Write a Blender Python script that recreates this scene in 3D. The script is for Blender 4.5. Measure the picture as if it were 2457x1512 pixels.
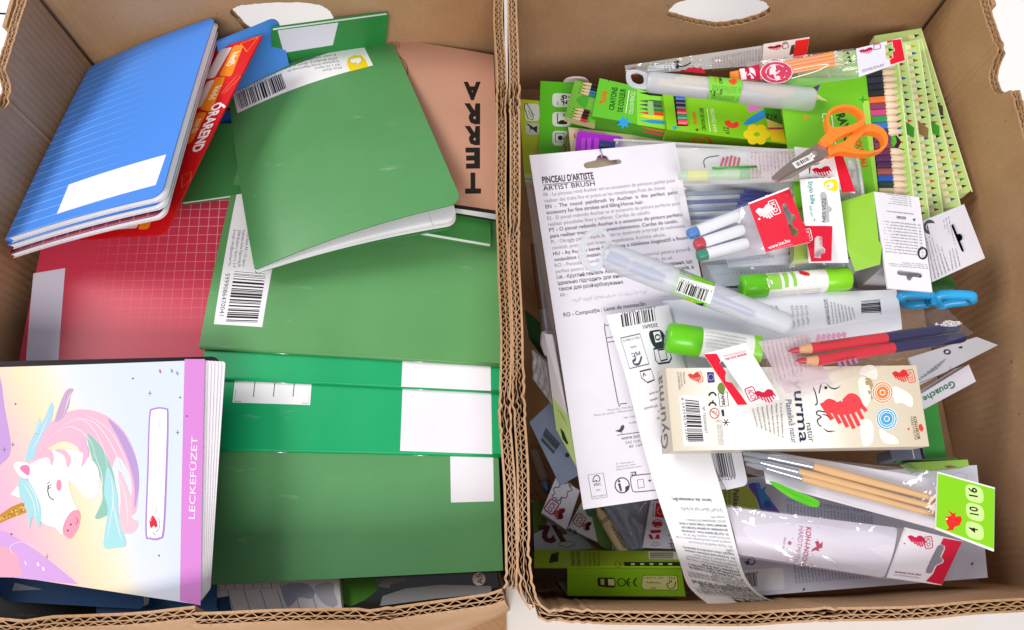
import bpy, bmesh, math, random
from math import radians, sin, cos, pi, sqrt
from mathutils import Vector, Matrix
from mathutils.geometry import tessellate_polygon

random.seed(7)
for o in list(bpy.data.objects):
    bpy.data.objects.remove(o)
sc = bpy.context.scene
COL = sc.collection

# ---------------------------------------------------------------- camera
F, TH, CZ = 1775.0, radians(20), .604          # focal length in pixels of a 2457 x 1512 frame, tilt off nadir, height
cam_d = bpy.data.cameras.new('camera')
cam = bpy.data.objects.new('camera', cam_d)
COL.objects.link(cam)
cam.location = (0, 0, CZ)
cam.rotation_euler = (TH, 0, 0)
cam_d.sensor_width = 36
cam_d.lens = F / 2457 * 36
cam_d.clip_start = .01
cam_d.clip_end = 50
sc.camera = cam

# ---------------------------------------------------------------- light
w = bpy.data.worlds.new('World')
sc.world = w
w.use_nodes = True
bg = w.node_tree.nodes['Background']
bg.inputs[0].default_value = (.92, .915, 1, 1)
bg.inputs[1].default_value = .58


def area(name, loc, aim, sx, sy, power, col):
    d = bpy.data.lights.new(name, 'AREA')
    d.shape = 'RECTANGLE'
    d.size, d.size_y, d.energy, d.color = sx, sy, power, col
    o = bpy.data.objects.new(name, d)
    COL.objects.link(o)
    o.location = loc
    o.rotation_euler = (Vector(aim) - Vector(loc)).to_track_quat('-Z', 'Y').to_euler()
    return o


area('window_light', (-3.3, 1.6, 3.5), (0, .2, .1), 2.2, 1.8, 185, (1, .97, .93))
area('front_fill_light', (.1, -2.6, 3.0), (.1, .2, .1), 2.4, 1.2, 138, (1, .96, .9))  # added soft fill from the front, brightens back walls and near table
sc.view_settings.view_transform = 'Standard'
sc.view_settings.look = 'None'
sc.view_settings.gamma = 1
sc.view_settings.use_curve_mapping = False
sc.view_settings.exposure = -.3
sc.render.engine = 'CYCLES'
sc.cycles.use_denoising = True
sc.cycles.transparent_max_bounces = 24
sc.cycles.max_bounces = 10


# ---------------------------------------------------------------- pixels to places
def ray(x, y):
    u, v = x - 1228.5, y - 756
    return Vector((u, F * sin(TH) - v * cos(TH), -(F * cos(TH) + v * sin(TH))))


def P(x, y, z):
    d = ray(x, y)
    return Vector((0, 0, CZ)) + d * ((z - CZ) / d.z)


def proj(X):
    x, y, z = X.x, X.y, X.z - CZ
    fw = y * sin(TH) - z * cos(TH)
    up = y * cos(TH) + z * sin(TH)
    return 1228.5 + F * x / fw, 756 - F * up / fw


def crop(ox, oy, s):
    return lambda x, y: ((ox + x / s) * .60622, (oy + y / s) * .60622)


LA, LB, LC, LD = crop(0, 0, 1.512), crop(950, 0, 1.512), crop(0, 900, 1.8895), crop(0, 1400, 1.382)
LE, LF, LG, LH = crop(950, 900, 1.8904), crop(800, 1650, 1.791), crop(750, 40, 2.52), crop(0, 2200, 2.457)
A, B, C, D, E = crop(2000, 0, 2.16), crop(3000, 0, 2.16), crop(2000, 550, 2.16), crop(2600, 550, 2.16), crop(3200, 600, 2.16)
FF, G, H, I, J, K = crop(2000, 1200, 2.16), crop(2600, 1150, 2.16), crop(3200, 1150, 2.16), crop(2000, 1750, 2.0325), crop(2600, 1750, 2.0325), crop(3200, 1750, 2.0328)
RA, RB, RC, RD, RE = crop(2450, 100, 3.51), crop(3000, 100, 3.78), crop(2150, 250, 3.36), crop(3000, 400, 3.0233), crop(3500, 1100, 2.52)


def px(f, *pts):
    return [f(*p) for p in pts]


# ---------------------------------------------------------------- materials
def lin(h):
    h = h.lstrip('#')
    out = []
    for i in (0, 2, 4):
        c = int(h[i:i + 2], 16) / 255
        out.append(c / 12.92 if c <= .04045 else ((c + .055) / 1.055) ** 2.4)
    return (*out, 1)


MATS = {}


def nodes_of(name):
    m = bpy.data.materials.new(name)
    m.use_nodes = True
    nt = m.node_tree
    return m, nt, nt.nodes['Principled BSDF'], nt.nodes['Material Output']


def M(col, kind='coated'):
    """a material from a colour and a kind of surface"""
    key = (col, kind)
    if key in MATS:
        return MATS[key]
    m, nt, b, out = nodes_of(kind + '_' + col.lstrip('#'))
    L, N = nt.links, nt.nodes
    b.inputs['Base Color'].default_value = lin(col)
    rough, spec = dict(coated=(.38, .3), paper=(.75, .25), ink=(.55, .3), plastic=(.3, .5), matte=(.9, .15),
                       metal=(.28, .5), glossy=(.12, .6), wood=(.6, .3), flat=(.6, .2))[kind]
    b.inputs['Roughness'].default_value = rough
    b.inputs['Specular IOR Level'].default_value = spec
    if kind == 'metal':
        b.inputs['Metallic'].default_value = .85
    if kind in ('coated', 'paper', 'matte', 'wood'):
        tc = N.new('ShaderNodeTexCoord')
        n = N.new('ShaderNodeTexNoise')
        n.inputs['Scale'].default_value = 16
        n.inputs['Detail'].default_value = 8
        L.new(tc.outputs['Object'], n.inputs['Vector'])
        mx = N.new('ShaderNodeMixRGB')
        mx.blend_type = 'MULTIPLY'
        mx.inputs[1].default_value = lin(col)
        cr = N.new('ShaderNodeValToRGB')
        cr.color_ramp.elements[0].color = (.80, .80, .82, 1)
        cr.color_ramp.elements[1].color = (1, 1, 1, 1)
        cr.color_ramp.elements[0].position = .3
        cr.color_ramp.elements[1].position = .7
        mx.inputs[0].default_value = .5
        L.new(n.outputs[0], cr.inputs[0])
        L.new(cr.outputs[0], mx.inputs[2])
        sc_n = N.new('ShaderNodeTexNoise')
        sc_n.inputs['Scale'].default_value = 110
        sc_n.inputs['Detail'].default_value = 9
        sc_n.inputs['Roughness'].default_value = .72
        mpg = N.new('ShaderNodeMapping')
        mpg.inputs['Rotation'].default_value = (0, 0, .6)
        mpg.inputs['Scale'].default_value = (.25, 1, 1)
        L.new(tc.outputs['Object'], mpg.inputs[0])
        L.new(mpg.outputs[0], sc_n.inputs['Vector'])
        scr = N.new('ShaderNodeMapRange')
        scr.inputs[1].default_value, scr.inputs[2].default_value = .62, .74
        scr.inputs[3].default_value, scr.inputs[4].default_value = 0, .16
        L.new(sc_n.outputs[0], scr.inputs[0])
        sm_ = N.new('ShaderNodeMixRGB')
        sm_.inputs[2].default_value = (.8, .8, .8, 1)
        L.new(scr.outputs[0], sm_.inputs[0])
        L.new(mx.outputs[0], sm_.inputs[1])
        L.new(sm_.outputs[0], b.inputs['Base Color'])
        mr = N.new('ShaderNodeMapRange')
        mr.inputs[3].default_value, mr.inputs[4].default_value = rough - .1, rough + .14
        mr.inputs[1].default_value, mr.inputs[2].default_value = .3, .7
        L.new(n.outputs[0], mr.inputs[0])
        L.new(mr.outputs[0], b.inputs['Roughness'])
        n2 = N.new('ShaderNodeTexNoise')
        n2.inputs['Scale'].default_value = 900
        L.new(tc.outputs['Object'], n2.inputs['Vector'])
        bp = N.new('ShaderNodeBump')
        bp.inputs['Strength'].default_value = .12
        bp.inputs['Distance'].default_value = .0004
        L.new(n2.outputs[0], bp.inputs['Height'])
        L.new(bp.outputs[0], b.inputs['Normal'])
    MATS[key] = m
    return m


def cardboard():
    if 'cb' in MATS:
        return MATS['cb']
    m, nt, b, out = nodes_of('kraft_cardboard')
    L, N = nt.links, nt.nodes
    tc = N.new('ShaderNodeTexCoord')
    mp = N.new('ShaderNodeMapping')
    mp.inputs['Scale'].default_value = (1, 1, .6)
    L.new(tc.outputs['Object'], mp.inputs[0])
    n = N.new('ShaderNodeTexNoise')
    n.inputs['Scale'].default_value = 420
    n.inputs['Detail'].default_value = 4
    n3 = N.new('ShaderNodeTexNoise')
    n3.inputs['Scale'].default_value = 9
    n3.inputs['Detail'].default_value = 5
    L.new(mp.outputs[0], n.inputs['Vector'])
    L.new(tc.outputs['Object'], n3.inputs['Vector'])
    a = N.new('ShaderNodeValToRGB')
    a.color_ramp.elements[0].color = lin('#b18a63')
    a.color_ramp.elements[1].color = lin('#c9a381')
    a.color_ramp.elements[0].position = .35
    a.color_ramp.elements[1].position = .68
    L.new(n3.outputs[0], a.inputs[0])
    mx = N.new('ShaderNodeMixRGB')
    mx.blend_type = 'MULTIPLY'
    mx.inputs[0].default_value = .22
    L.new(a.outputs[0], mx.inputs[1])
    L.new(n.outputs[0], mx.inputs[2])
    vo = N.new('ShaderNodeTexVoronoi')
    vo.inputs['Scale'].default_value = 38
    L.new(tc.outputs['Object'], vo.inputs['Vector'])
    sr = N.new('ShaderNodeValToRGB')
    sr.color_ramp.elements[0].color = (.25, .2, .17, 1)
    sr.color_ramp.elements[1].color = (1, 1, 1, 1)
    sr.color_ramp.elements[0].position = .035
    sr.color_ramp.elements[1].position = .06
    L.new(vo.outputs['Distance'], sr.inputs[0])
    m4 = N.new('ShaderNodeMixRGB')
    m4.blend_type = 'MULTIPLY'
    m4.inputs[0].default_value = .5
    L.new(mx.outputs[0], m4.inputs[1])
    L.new(sr.outputs[0], m4.inputs[2])
    L.new(m4.outputs[0], b.inputs['Base Color'])
    b.inputs['Roughness'].default_value = .8
    b.inputs['Specular IOR Level'].default_value = .2
    bp = N.new('ShaderNodeBump')
    bp.inputs['Strength'].default_value = .25
    bp.inputs['Distance'].default_value = .0006
    L.new(n.outputs[0], bp.inputs['Height'])
    sx = N.new('ShaderNodeSeparateXYZ')
    L.new(tc.outputs['Object'], sx.inputs[0])
    sm = N.new('ShaderNodeMath')
    L.new(sx.outputs[0], sm.inputs[0])
    L.new(sx.outputs[1], sm.inputs[1])
    fr = N.new('ShaderNodeMath')
    fr.operation = 'MULTIPLY'
    fr.inputs[1].default_value = 2 * pi / .0065
    L.new(sm.outputs[0], fr.inputs[0])
    sn = N.new('ShaderNodeMath')
    sn.operation = 'SINE'
    L.new(fr.outputs[0], sn.inputs[0])
    ad = N.new('ShaderNodeMath')
    ad.operation = 'MULTIPLY_ADD'
    ad.inputs[1].default_value = .04
    L.new(sn.outputs[0], ad.inputs[0])
    L.new(n3.outputs[0], ad.inputs[2])
    b2 = N.new('ShaderNodeBump')
    b2.inputs['Strength'].default_value = .5
    b2.inputs['Distance'].default_value = .004
    L.new(ad.outputs[0], b2.inputs['Height'])
    L.new(bp.outputs[0], b2.inputs['Normal'])
    L.new(b2.outputs[0], b.inputs['Normal'])
    MATS['cb'] = m
    return m


def film(haze=.06, tint='#ffffff', name='clear_film'):
    key = (name, haze, tint)
    if key in MATS:
        return MATS[key]
    m, nt, b, out = nodes_of(name)
    L, N = nt.links, nt.nodes
    N.remove(b)
    tr = N.new('ShaderNodeBsdfTransparent')
    gl = N.new('ShaderNodeBsdfGlossy')
    gl.inputs['Roughness'].default_value = .045
    df = N.new('ShaderNodeBsdfDiffuse')
    df.inputs[0].default_value = lin(tint)
    tc = N.new('ShaderNodeTexCoord')
    n = N.new('ShaderNodeTexNoise')
    n.inputs['Scale'].default_value = 30
    n.inputs['Detail'].default_value = 2
    n.inputs['Distortion'].default_value = 1.6
    L.new(tc.outputs['Object'], n.inputs['Vector'])
    # ridges where the noise crosses its middle: sharp folds in the film
    sb = N.new('ShaderNodeMath')
    sb.operation = 'SUBTRACT'
    sb.inputs[1].default_value = .5
    L.new(n.outputs[0], sb.inputs[0])
    ab = N.new('ShaderNodeMath')
    ab.operation = 'ABSOLUTE'
    L.new(sb.outputs[0], ab.inputs[0])
    bp = N.new('ShaderNodeBump')
    bp.inputs['Strength'].default_value = .5
    bp.inputs['Distance'].default_value = .006
    L.new(ab.outputs[0], bp.inputs['Height'])
    L.new(bp.outputs[0], gl.inputs['Normal'])
    lw = N.new('ShaderNodeLayerWeight')
    lw.inputs[0].default_value = .5
    pw = N.new('ShaderNodeMath')
    pw.operation = 'POWER'
    pw.inputs[1].default_value = 4
    L.new(lw.outputs['Facing'], pw.inputs[0])
    fr = N.new('ShaderNodeMath')
    fr.operation = 'MULTIPLY_ADD'
    fr.inputs[1].default_value = .3
    fr.inputs[2].default_value = .06
    L.new(pw.outputs[0], fr.inputs[0])
    m1 = N.new('ShaderNodeMixShader')
    m1.inputs[0].default_value = haze
    L.new(tr.outputs[0], m1.inputs[1])
    L.new(df.outputs[0], m1.inputs[2])
    m2 = N.new('ShaderNodeMixShader')
    L.new(fr.outputs[0], m2.inputs[0])
    L.new(m1.outputs[0], m2.inputs[1])
    L.new(gl.outputs[0], m2.inputs[2])
    L.new(m2.outputs[0], out.inputs[0])
    MATS[key] = m
    return m


def frosted():
    if 'frost' in MATS:
        return MATS['frost']
    m, nt, b, out = nodes_of('frosted_plastic')
    L, N = nt.links, nt.nodes
    b.inputs['Base Color'].default_value = lin('#dcdfe6')
    b.inputs['Roughness'].default_value = .32
    tr = N.new('ShaderNodeBsdfTransparent')
    tr.inputs[0].default_value = (.95, .96, .97, 1)
    mx = N.new('ShaderNodeMixShader')
    mx.inputs[0].default_value = .58
    L.new(tr.outputs[0], mx.inputs[1])
    L.new(b.outputs[0], mx.inputs[2])
    L.new(mx.outputs[0], out.inputs[0])
    MATS['frost'] = m
    return m


def ruled(name, base, line, nx, ny, fade, wd=.05):
    """printed rules on a cover (nx across, ny down) that fade out along a printed gradient; fade = (u0, u1, v0, v1)"""
    m, nt, b, out = nodes_of(name)
    L, N = nt.links, nt.nodes
    uv = N.new('ShaderNodeUVMap')
    sp = N.new('ShaderNodeSeparateXYZ')
    L.new(uv.outputs[0], sp.inputs[0])

    def op(o, a, c=None, clamp=False):
        n = N.new('ShaderNodeMath')
        n.operation = o
        n.use_clamp = clamp
        for i, x in enumerate((a, c)):
            if x is None:
                continue
            if isinstance(x, (int, float)):
                n.inputs[i].default_value = x
            else:
                L.new(x, n.inputs[i])
        return n.outputs[0]
    tot = None
    for ax, cnt in ((0, nx), (1, ny)):
        if cnt:
            t = op('LESS_THAN', op('FRACT', op('MULTIPLY', sp.outputs[ax], cnt)), wd)
            tot = t if tot is None else op('MAXIMUM', tot, t)
    u0, u1, v0, v1 = fade

    def ramp(s, a, c):
        n = N.new('ShaderNodeMapRange')
        n.inputs[1].default_value, n.inputs[2].default_value = a, c
        L.new(s, n.inputs[0])
        return n.outputs[0]
    if u0 is not None:
        tot = op('MULTIPLY', tot, ramp(sp.outputs[0], u0, u1))
    if v0 is not None:
        tot = op('MULTIPLY', tot, ramp(sp.outputs[1], v0, v1))
    mx = N.new('ShaderNodeMixRGB')
    mx.inputs[1].default_value = lin(base)
    mx.inputs[2].default_value = lin(line)
    L.new(tot, mx.inputs[0])
    L.new(mx.outputs[0], b.inputs['Base Color'])
    b.inputs['Roughness'].default_value = .42
    b.inputs['Specular IOR Level'].default_value = .4
    return m


def gradient(name, stops, axis=0, rough=.4, distort=0., mix=None):
    """a printed colour run along u (axis 0) or v (axis 1)"""
    m, nt, b, out = nodes_of(name)
    L, N = nt.links, nt.nodes
    uv = N.new('ShaderNodeUVMap')
    sp = N.new('ShaderNodeSeparateXYZ')
    src = uv.outputs[0]
    if distort:
        n = N.new('ShaderNodeTexNoise')
        n.inputs['Scale'].default_value = 2.5
        L.new(uv.outputs[0], n.inputs['Vector'])
        ad = N.new('ShaderNodeVectorMath')
        ad.operation = 'MULTIPLY_ADD'
        L.new(n.outputs['Color'], ad.inputs[0])
        ad.inputs[1].default_value = (distort,) * 3
        L.new(uv.outputs[0], ad.inputs[2])
        src = ad.outputs[0]
    L.new(src, sp.inputs[0])
    cr = N.new('ShaderNodeValToRGB')
    el = cr.color_ramp.elements
    while len(el) < len(stops):
        el.new(.5)
    for e, (p, c) in zip(el, stops):
        e.position = p
    for e, (p, c) in zip(el, stops):
        e.color = lin(c)
    val = sp.outputs[axis]
    if mix:
        ma = N.new('ShaderNodeMath')
        ma.operation = 'MULTIPLY_ADD'
        ma.inputs[1].default_value = mix
        L.new(sp.outputs[1], ma.inputs[0])
        L.new(sp.outputs[0], ma.inputs[2])
        val = ma.outputs[0]
    L.new(val, cr.inputs[0])
    L.new(cr.outputs[0], b.inputs['Base Color'])
    b.inputs['Roughness'].default_value = rough
    return m


# ---------------------------------------------------------------- objects
def thing(name, label, cat, loc, group=None):
    o = bpy.data.objects.new(name, None)
    o.empty_display_size = .01
    COL.objects.link(o)
    o.location = loc
    tag(o, label, cat, group)
    return o


def tag(o, label, cat, group=None, kind=None):
    if label:
        o['label'] = label
    if cat:
        o['category'] = cat
    if group:
        o['group'] = group
    if kind:
        o['kind'] = kind
    return o


def wloc(o):
    v = Vector((0, 0, 0))
    while o is not None:
        v += o.location
        o = o.parent
    return v


def obj(name, verts, faces, mats, parent=None, mi=None, uvs=None, smooth=False, bevel=0):
    off = wloc(parent) if parent else Vector((0, 0, 0))
    me = bpy.data.meshes.new(name)
    me.from_pydata([Vector(v) - off for v in verts], [], faces)
    if not isinstance(mats, (list, tuple)):
        mats = [mats]
    for m in mats:
        me.materials.append(m)
    if mi:
        me.polygons.foreach_set('material_index', mi)
    if uvs:
        l = me.uv_layers.new(name='UVMap')
        for p in me.polygons:
            for li in p.loop_indices:
                l.data[li].uv = uvs[me.loops[li].vertex_index]
    if smooth:
        me.polygons.foreach_set('use_smooth', [True] * len(me.polygons))
    bm = bmesh.new()
    bm.from_mesh(me)
    bmesh.ops.recalc_face_normals(bm, faces=bm.faces)
    bm.to_mesh(me)
    bm.free()
    me.update()
    o = bpy.data.objects.new(name, me)
    COL.objects.link(o)
    if parent:
        o.parent = parent
    if bevel:
        md = o.modifiers.new('bevel', 'BEVEL')
        md.width = bevel
        md.segments = 3
        md.limit_method = 'ANGLE'
        md.angle_limit = radians(40)
    return o


PATCHES, TEXTS = [], []


class Patch:
    """a four-cornered surface in the scene (top left, top right, bottom right, bottom left as read), gently bent"""

    def __init__(s, pts=None, z=None, c3=None, bend=(0, 0), fn=None):
        if c3 is None:
            if isinstance(z, (int, float)):
                z = [z] * 4
            c3 = [P(x, y, zz) for (x, y), zz in zip(pts, z)]
        s.c = [Vector(v) for v in c3]
        s.bend, s.fn = bend, fn
        s.setup()

    def setup(s):
        a, b, c, d = s.c
        s.n = ((b - a) + (c - d)).cross((a - d) + (b - c)).normalized()
        s.W = ((b - a).length + (c - d).length) / 2
        s.H = ((d - a).length + (c - b).length) / 2
        s.prints = {}
        s.flat = (not any(s.bend)) and s.fn is None
        s.step = .006
        s.owner = None
        s.base = 0.
        s.lift = .00006
        s.dl = .00002
        PATCHES.append(s)

    def S(s, u, v, off=0.):
        a, b, c, d = s.c
        p = (a * (1 - u) + b * u) * (1 - v) + (d * (1 - u) + c * u) * v
        h = s.bend[0] * 4 * u * (1 - u) + s.bend[1] * 4 * v * (1 - v)
        if s.fn:
            h += s.fn(u, v)
        return p + s.n * (h + off)

    def shifted(s, dn, du=0, dv=0, **k):
        ex = (s.c[1] - s.c[0]).normalized()
        ey = (s.c[3] - s.c[0]).normalized()
        q = Patch(c3=[v + s.n * dn + ex * du + ey * dv for v in s.c], bend=s.bend, fn=s.fn)
        return q

    def inv(s, x, y):
        u = v = .5
        for _ in range(12):
            fx, fy = proj(s.S(u, v))
            e = 1e-4
            ax, ay = proj(s.S(u + e, v))
            bx, by = proj(s.S(u, v + e))
            j11, j21, j12, j22 = (ax - fx) / e, (ay - fy) / e, (bx - fx) / e, (by - fy) / e
            det = j11 * j22 - j12 * j21
            if abs(det) < 1e-9:
                break
            rx, ry = x - fx, y - fy
            du, dv = (rx * j22 - ry * j12) / det, (ry * j11 - rx * j21) / det
            u += max(-.4, min(.4, du))
            v += max(-.4, min(.4, dv))
            if abs(du) + abs(dv) < 1e-5:
                break
        return u, v

    def add(s, part, uvs, tris, mat, layer):
        s.prints.setdefault(part, []).append((uvs, tris, mat, layer))

    def m2(s, p):
        u, v = s.inv(*p)
        return Vector((u * s.W, v * s.H))

    def quad(s, pts, mat, layer=0, part='print', r=0):
        if isinstance(mat, str):
            mat = M(mat, 'ink')
        q = [s.m2(p) for p in pts]
        if r:
            out = []
            n = len(q)
            for i in range(n):
                a, b, c = q[i - 1], q[i], q[(i + 1) % n]
                p0 = b + (a - b).normalized() * r
                p2 = b + (c - b).normalized() * r
                for k in range(6):
                    t = k / 5
                    out.append(p0 * (1 - t) ** 2 + b * 2 * t * (1 - t) + p2 * t * t)
            return s.mpoly(out, mat, layer, part)
        k = 1 if s.flat else max(1, int(max((q[1] - q[0]).length, (q[3] - q[0]).length) / s.step))
        uv, tr = [], []
        for j in range(k + 1):
            for i in range(k + 1):
                a, b = i / k, j / k
                p = (q[0] * (1 - a) + q[1] * a) * (1 - b) + (q[3] * (1 - a) + q[2] * a) * b
                uv.append((p.x / s.W, p.y / s.H))
        for j in range(k):
            for i in range(k):
                o = j * (k + 1) + i
                tr.append((o, o + 1, o + k + 2, o + k + 1))
        s.add(part, uv, tr, mat, layer)

    def mpoly(s, pts, mat, layer=0, part='print', holes=()):
        if isinstance(mat, str):
            mat = M(mat, 'ink')
        loops = [list(pts)] + [list(h) for h in holes]
        tri = [tuple(t) for t in tessellate_polygon([[Vector((p.x, p.y, 0)) for p in l] for l in loops])]
        pts = [p for l in loops for p in l]
        if not s.flat:
            for _ in range(10):
                nt, ch = [], False
                for t in tri:
                    ls = [((pts[t[i]] - pts[t[(i + 1) % 3]]).length, i) for i in range(3)]
                    l, i = max(ls)
                    if l > s.step * 1.4:
                        ch = True
                        pts.append((pts[t[i]] + pts[t[(i + 1) % 3]]) / 2)
                        k = len(pts) - 1
                        nt += [(t[i], k, t[(i + 2) % 3]), (k, t[(i + 1) % 3], t[(i + 2) % 3])]
                    else:
                        nt.append(t)
                tri = nt
                if not ch:
                    break
        s.add(part, [(p.x / s.W, p.y / s.H) for p in pts], tri, mat, layer)

    def poly(s, pts, mat, layer=0, part='print', sm=0, holes=()):
        q = smooth_loop(pts, sm) if sm else pts
        s.mpoly([s.m2(p) for p in q], mat, layer, part, [[s.m2(p) for p in (smooth_loop(h, sm) if sm else h)] for h in holes])

    def line(s, pts, wpx, mat, layer=1, part='print', closed=False, sm=0, taper=False):
        if sm:
            pts = smooth_loop(pts, sm) if closed else smooth_line(pts, sm)
        q = [s.m2(p) for p in pts]
        x, y = pts[0]
        w = (s.m2((x + 1, y)) - s.m2((x, y))).length * wpx / 2
        if closed:
            q = q + [q[0]]
        if isinstance(mat, str):
            mat = M(mat, 'ink')
        uv, tr = [], []
        n = len(q)
        for i, p in enumerate(q):
            if closed:
                t = q[(i + 1) % (n - 1)] - q[(i - 1) % (n - 1)]
            else:
                t = q[min(n - 1, i + 1)] - q[max(0, i - 1)]
            t = t.normalized() if t.length else Vector((1, 0))
            nn = Vector((-t.y, t.x)) * w * (max(.12, sin(pi * i / max(1, n - 1))) if taper else 1)
            uv += [((p + nn).x / s.W, (p + nn).y / s.H), ((p - nn).x / s.W, (p - nn).y / s.H)]
        for i in range(n - 1):
            tr.append((2 * i, 2 * i + 1, 2 * i + 3, 2 * i + 2))
        s.add(part, uv, tr, mat, layer)

    def disc(s, c, r, mat, layer=1, part='print', ry=None, n=28):
        ry = ry or r
        s.poly([(c[0] + r * cos(2 * pi * i / n), c[1] + ry * sin(2 * pi * i / n)) for i in range(n)], mat, layer, part)

    def ring(s, c, r, wpx, mat, layer=1, part='print', ry=None, n=32):
        ry = ry or r
        s.line([(c[0] + r * cos(2 * pi * i / n), c[1] + ry * sin(2 * pi * i / n)) for i in range(n)], wpx, mat, layer, part, True)

    def text(s, body, p0, p1, mat='#20242c', bold=0., h=None, layer=2, part='lettering', fit=True, sy=1., up=None):
        """lettering on a baseline from p0 to p1; fit stretches it to that length, h = cap height in pixels"""
        if isinstance(mat, str):
            mat = M(mat, 'ink')
        cu = bpy.data.curves.new('t', 'FONT')
        cu.body = body
        cu.offset = bold
        cu.resolution_u = 2
        o = bpy.data.objects.new('t', cu)
        COL.objects.link(o)
        a, b = s.m2(p0), s.m2(p1)
        hh = None
        if h:
            d = Vector((p1[0] - p0[0], p1[1] - p0[1])).normalized()
            q = s.m2((p0[0] + d.y * h, p0[1] - d.x * h))
            hh = (q - a).length
        eu = None
        if up:
            eu = s.m2((p0[0] + up[0], p0[1] + up[1])) - a
            hh = eu.length
            eu.normalize()
        TEXTS.append((s, o, a, b, hh, mat, layer, part, fit, sy, eu))

    def para(s, tl, tr, bl, lines, mat='#4a4d58', fill=.62, bolds=None, mat2=None, layer=2, part='lettering', just=False):
        n = len(lines)
        tl, tr, bl = Vector(tl), Vector(tr), Vector(bl)
        hgt = (bl - tl).length / n
        for i, t in enumerate(lines):
            if not t:
                continue
            b0 = tl + (bl - tl) * ((i + .8) / n)
            bo = bolds[i] if bolds else 0
            s.text(t, tuple(b0), tuple(b0 + (tr - tl)), mat2 if (bo and mat2) else mat, bold=.012 * bo, h=hgt * fill, layer=layer, part=part, fit=just)

    def barcode(s, q, layer=2, part='barcode', mat='#15151c', seed=1, white=True, n=95):
        """q: four pixel corners, bars run from the q[0]-q[1] edge to the q[3]-q[2] edge"""
        R = random.Random(seed)
        if white:
            s.quad(q, '#f6f6f8', layer - 1, part)
        q = [Vector(p) for p in q]
        x = 0
        while x < n:
            w = R.choice((1, 1, 2, 2, 3, 4))
            g = R.choice((1, 1, 2, 3))
            a, b = x / n, min(1, (x + w) / n)
            s.quad([tuple(q[0].lerp(q[1], a)), tuple(q[0].lerp(q[1], b)), tuple(q[3].lerp(q[2], b)), tuple(q[3].lerp(q[2], a))], mat, layer, part)
            x += w + g

    def heart(s, o, ex, ey, mat='#d8223a', layer=2, part='logo'):
        """the scribbled heart of pen strokes: o pixel origin, ex / ey pixel axes of a unit square"""
        def q(x, y):
            return (o[0] + ex[0] * x + ey[0] * y, o[1] + ex[1] * x + ey[1] * y)
        wd = sqrt(abs(ex[0] * ey[1] - ex[1] * ey[0]))
        s.poly([q(*p) for p in ((0, .26), (.1, .08), (.26, .05), (.4, .18), (.5, .22), (.62, .1), (.78, .02), (.94, .1), (1, .3), (.93, .5), (.6, .58), (.25, .5))], mat, layer, part, sm=3)
        for i in range(7):
            x = .06 + i * .147
            yb = (.62, .78, .92, 1., .96, .8, .6)[i]
            s.line([q(x - .05, .12 + .06 * ((i * 3) % 2)), q(x + .02, .4), q(x + .09, yb)], max(1.2, wd * .105), mat, layer, part)

    def ico(s, c, ex, ey, mat='#d8223a', layer=2):
        """rounded tablet with the three letters ICO: c pixel centre, ex reading direction half-length, ey up half-height"""
        pts = []
        for i in range(24):
            a = 2 * pi * i / 24
            x = max(-1, min(1, 1.3 * cos(a)))
            y = max(-1, min(1, 1.3 * sin(a)))
            pts.append((c[0] + ex[0] * x + ey[0] * y, c[1] + ex[1] * x + ey[1] * y))
        s.line(pts, max(1.6, Vector(ey).length * .24), mat, layer, 'logo', True)
        k = .72
        s.text('ICO', (c[0] - ex[0] * k - ey[0] * .55, c[1] - ex[1] * k - ey[1] * .55), (c[0] + ex[0] * k - ey[0] * .55, c[1] + ex[1] * k - ey[1] * .55), mat, bold=.02, h=Vector(ey).length * 1.1, part='logo')

    def flush(s):
        todo = []
        for part, items in s.prints.items():
            if part in ('print', 'lettering') and len(items) <= 6:
                todo += [(part, [i]) for i in items]
            else:
                todo.append((part, items))
        for part, items in todo:
            vs, fs, mi, mats = [], [], [], []
            for uv, tr, mat, layer in items:
                if mat not in mats:
                    mats.append(mat)
                o = len(vs)
                vs += [s.S(u, v, s.base + s.lift + s.dl * layer) for u, v in uv]
                fs += [tuple(o + i for i in t) for t in tr]
                mi += [mats.index(mat)] * len(tr)
            obj(part.split('#')[0], vs, fs, mats, s.owner, mi)
        s.prints = {}


def smooth_loop(pts, k=4):
    n, out = len(pts), []
    for i in range(n):
        p0, p1, p2, p3 = [Vector(pts[(i + j) % n]) for j in (-1, 0, 1, 2)]
        for t in range(k):
            t /= k
            out.append(tuple(.5 * ((2 * p1) + (p2 - p0) * t + (2 * p0 - 5 * p1 + 4 * p2 - p3) * t * t + (3 * p1 - p0 - 3 * p2 + p3) * t ** 3)))
    return out


def smooth_line(pts, k=4):
    n, out = len(pts), []
    for i in range(n - 1):
        p0, p1, p2, p3 = [Vector(pts[max(0, min(n - 1, i + j))]) for j in (-1, 0, 1, 2)]
        for t in range(k):
            t /= k
            out.append(tuple(.5 * ((2 * p1) + (p2 - p0) * t + (2 * p0 - 5 * p1 + 4 * p2 - p3) * t * t + (3 * p1 - p0 - 3 * p2 + p3) * t ** 3)))
    return out + [tuple(pts[-1])]


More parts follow.
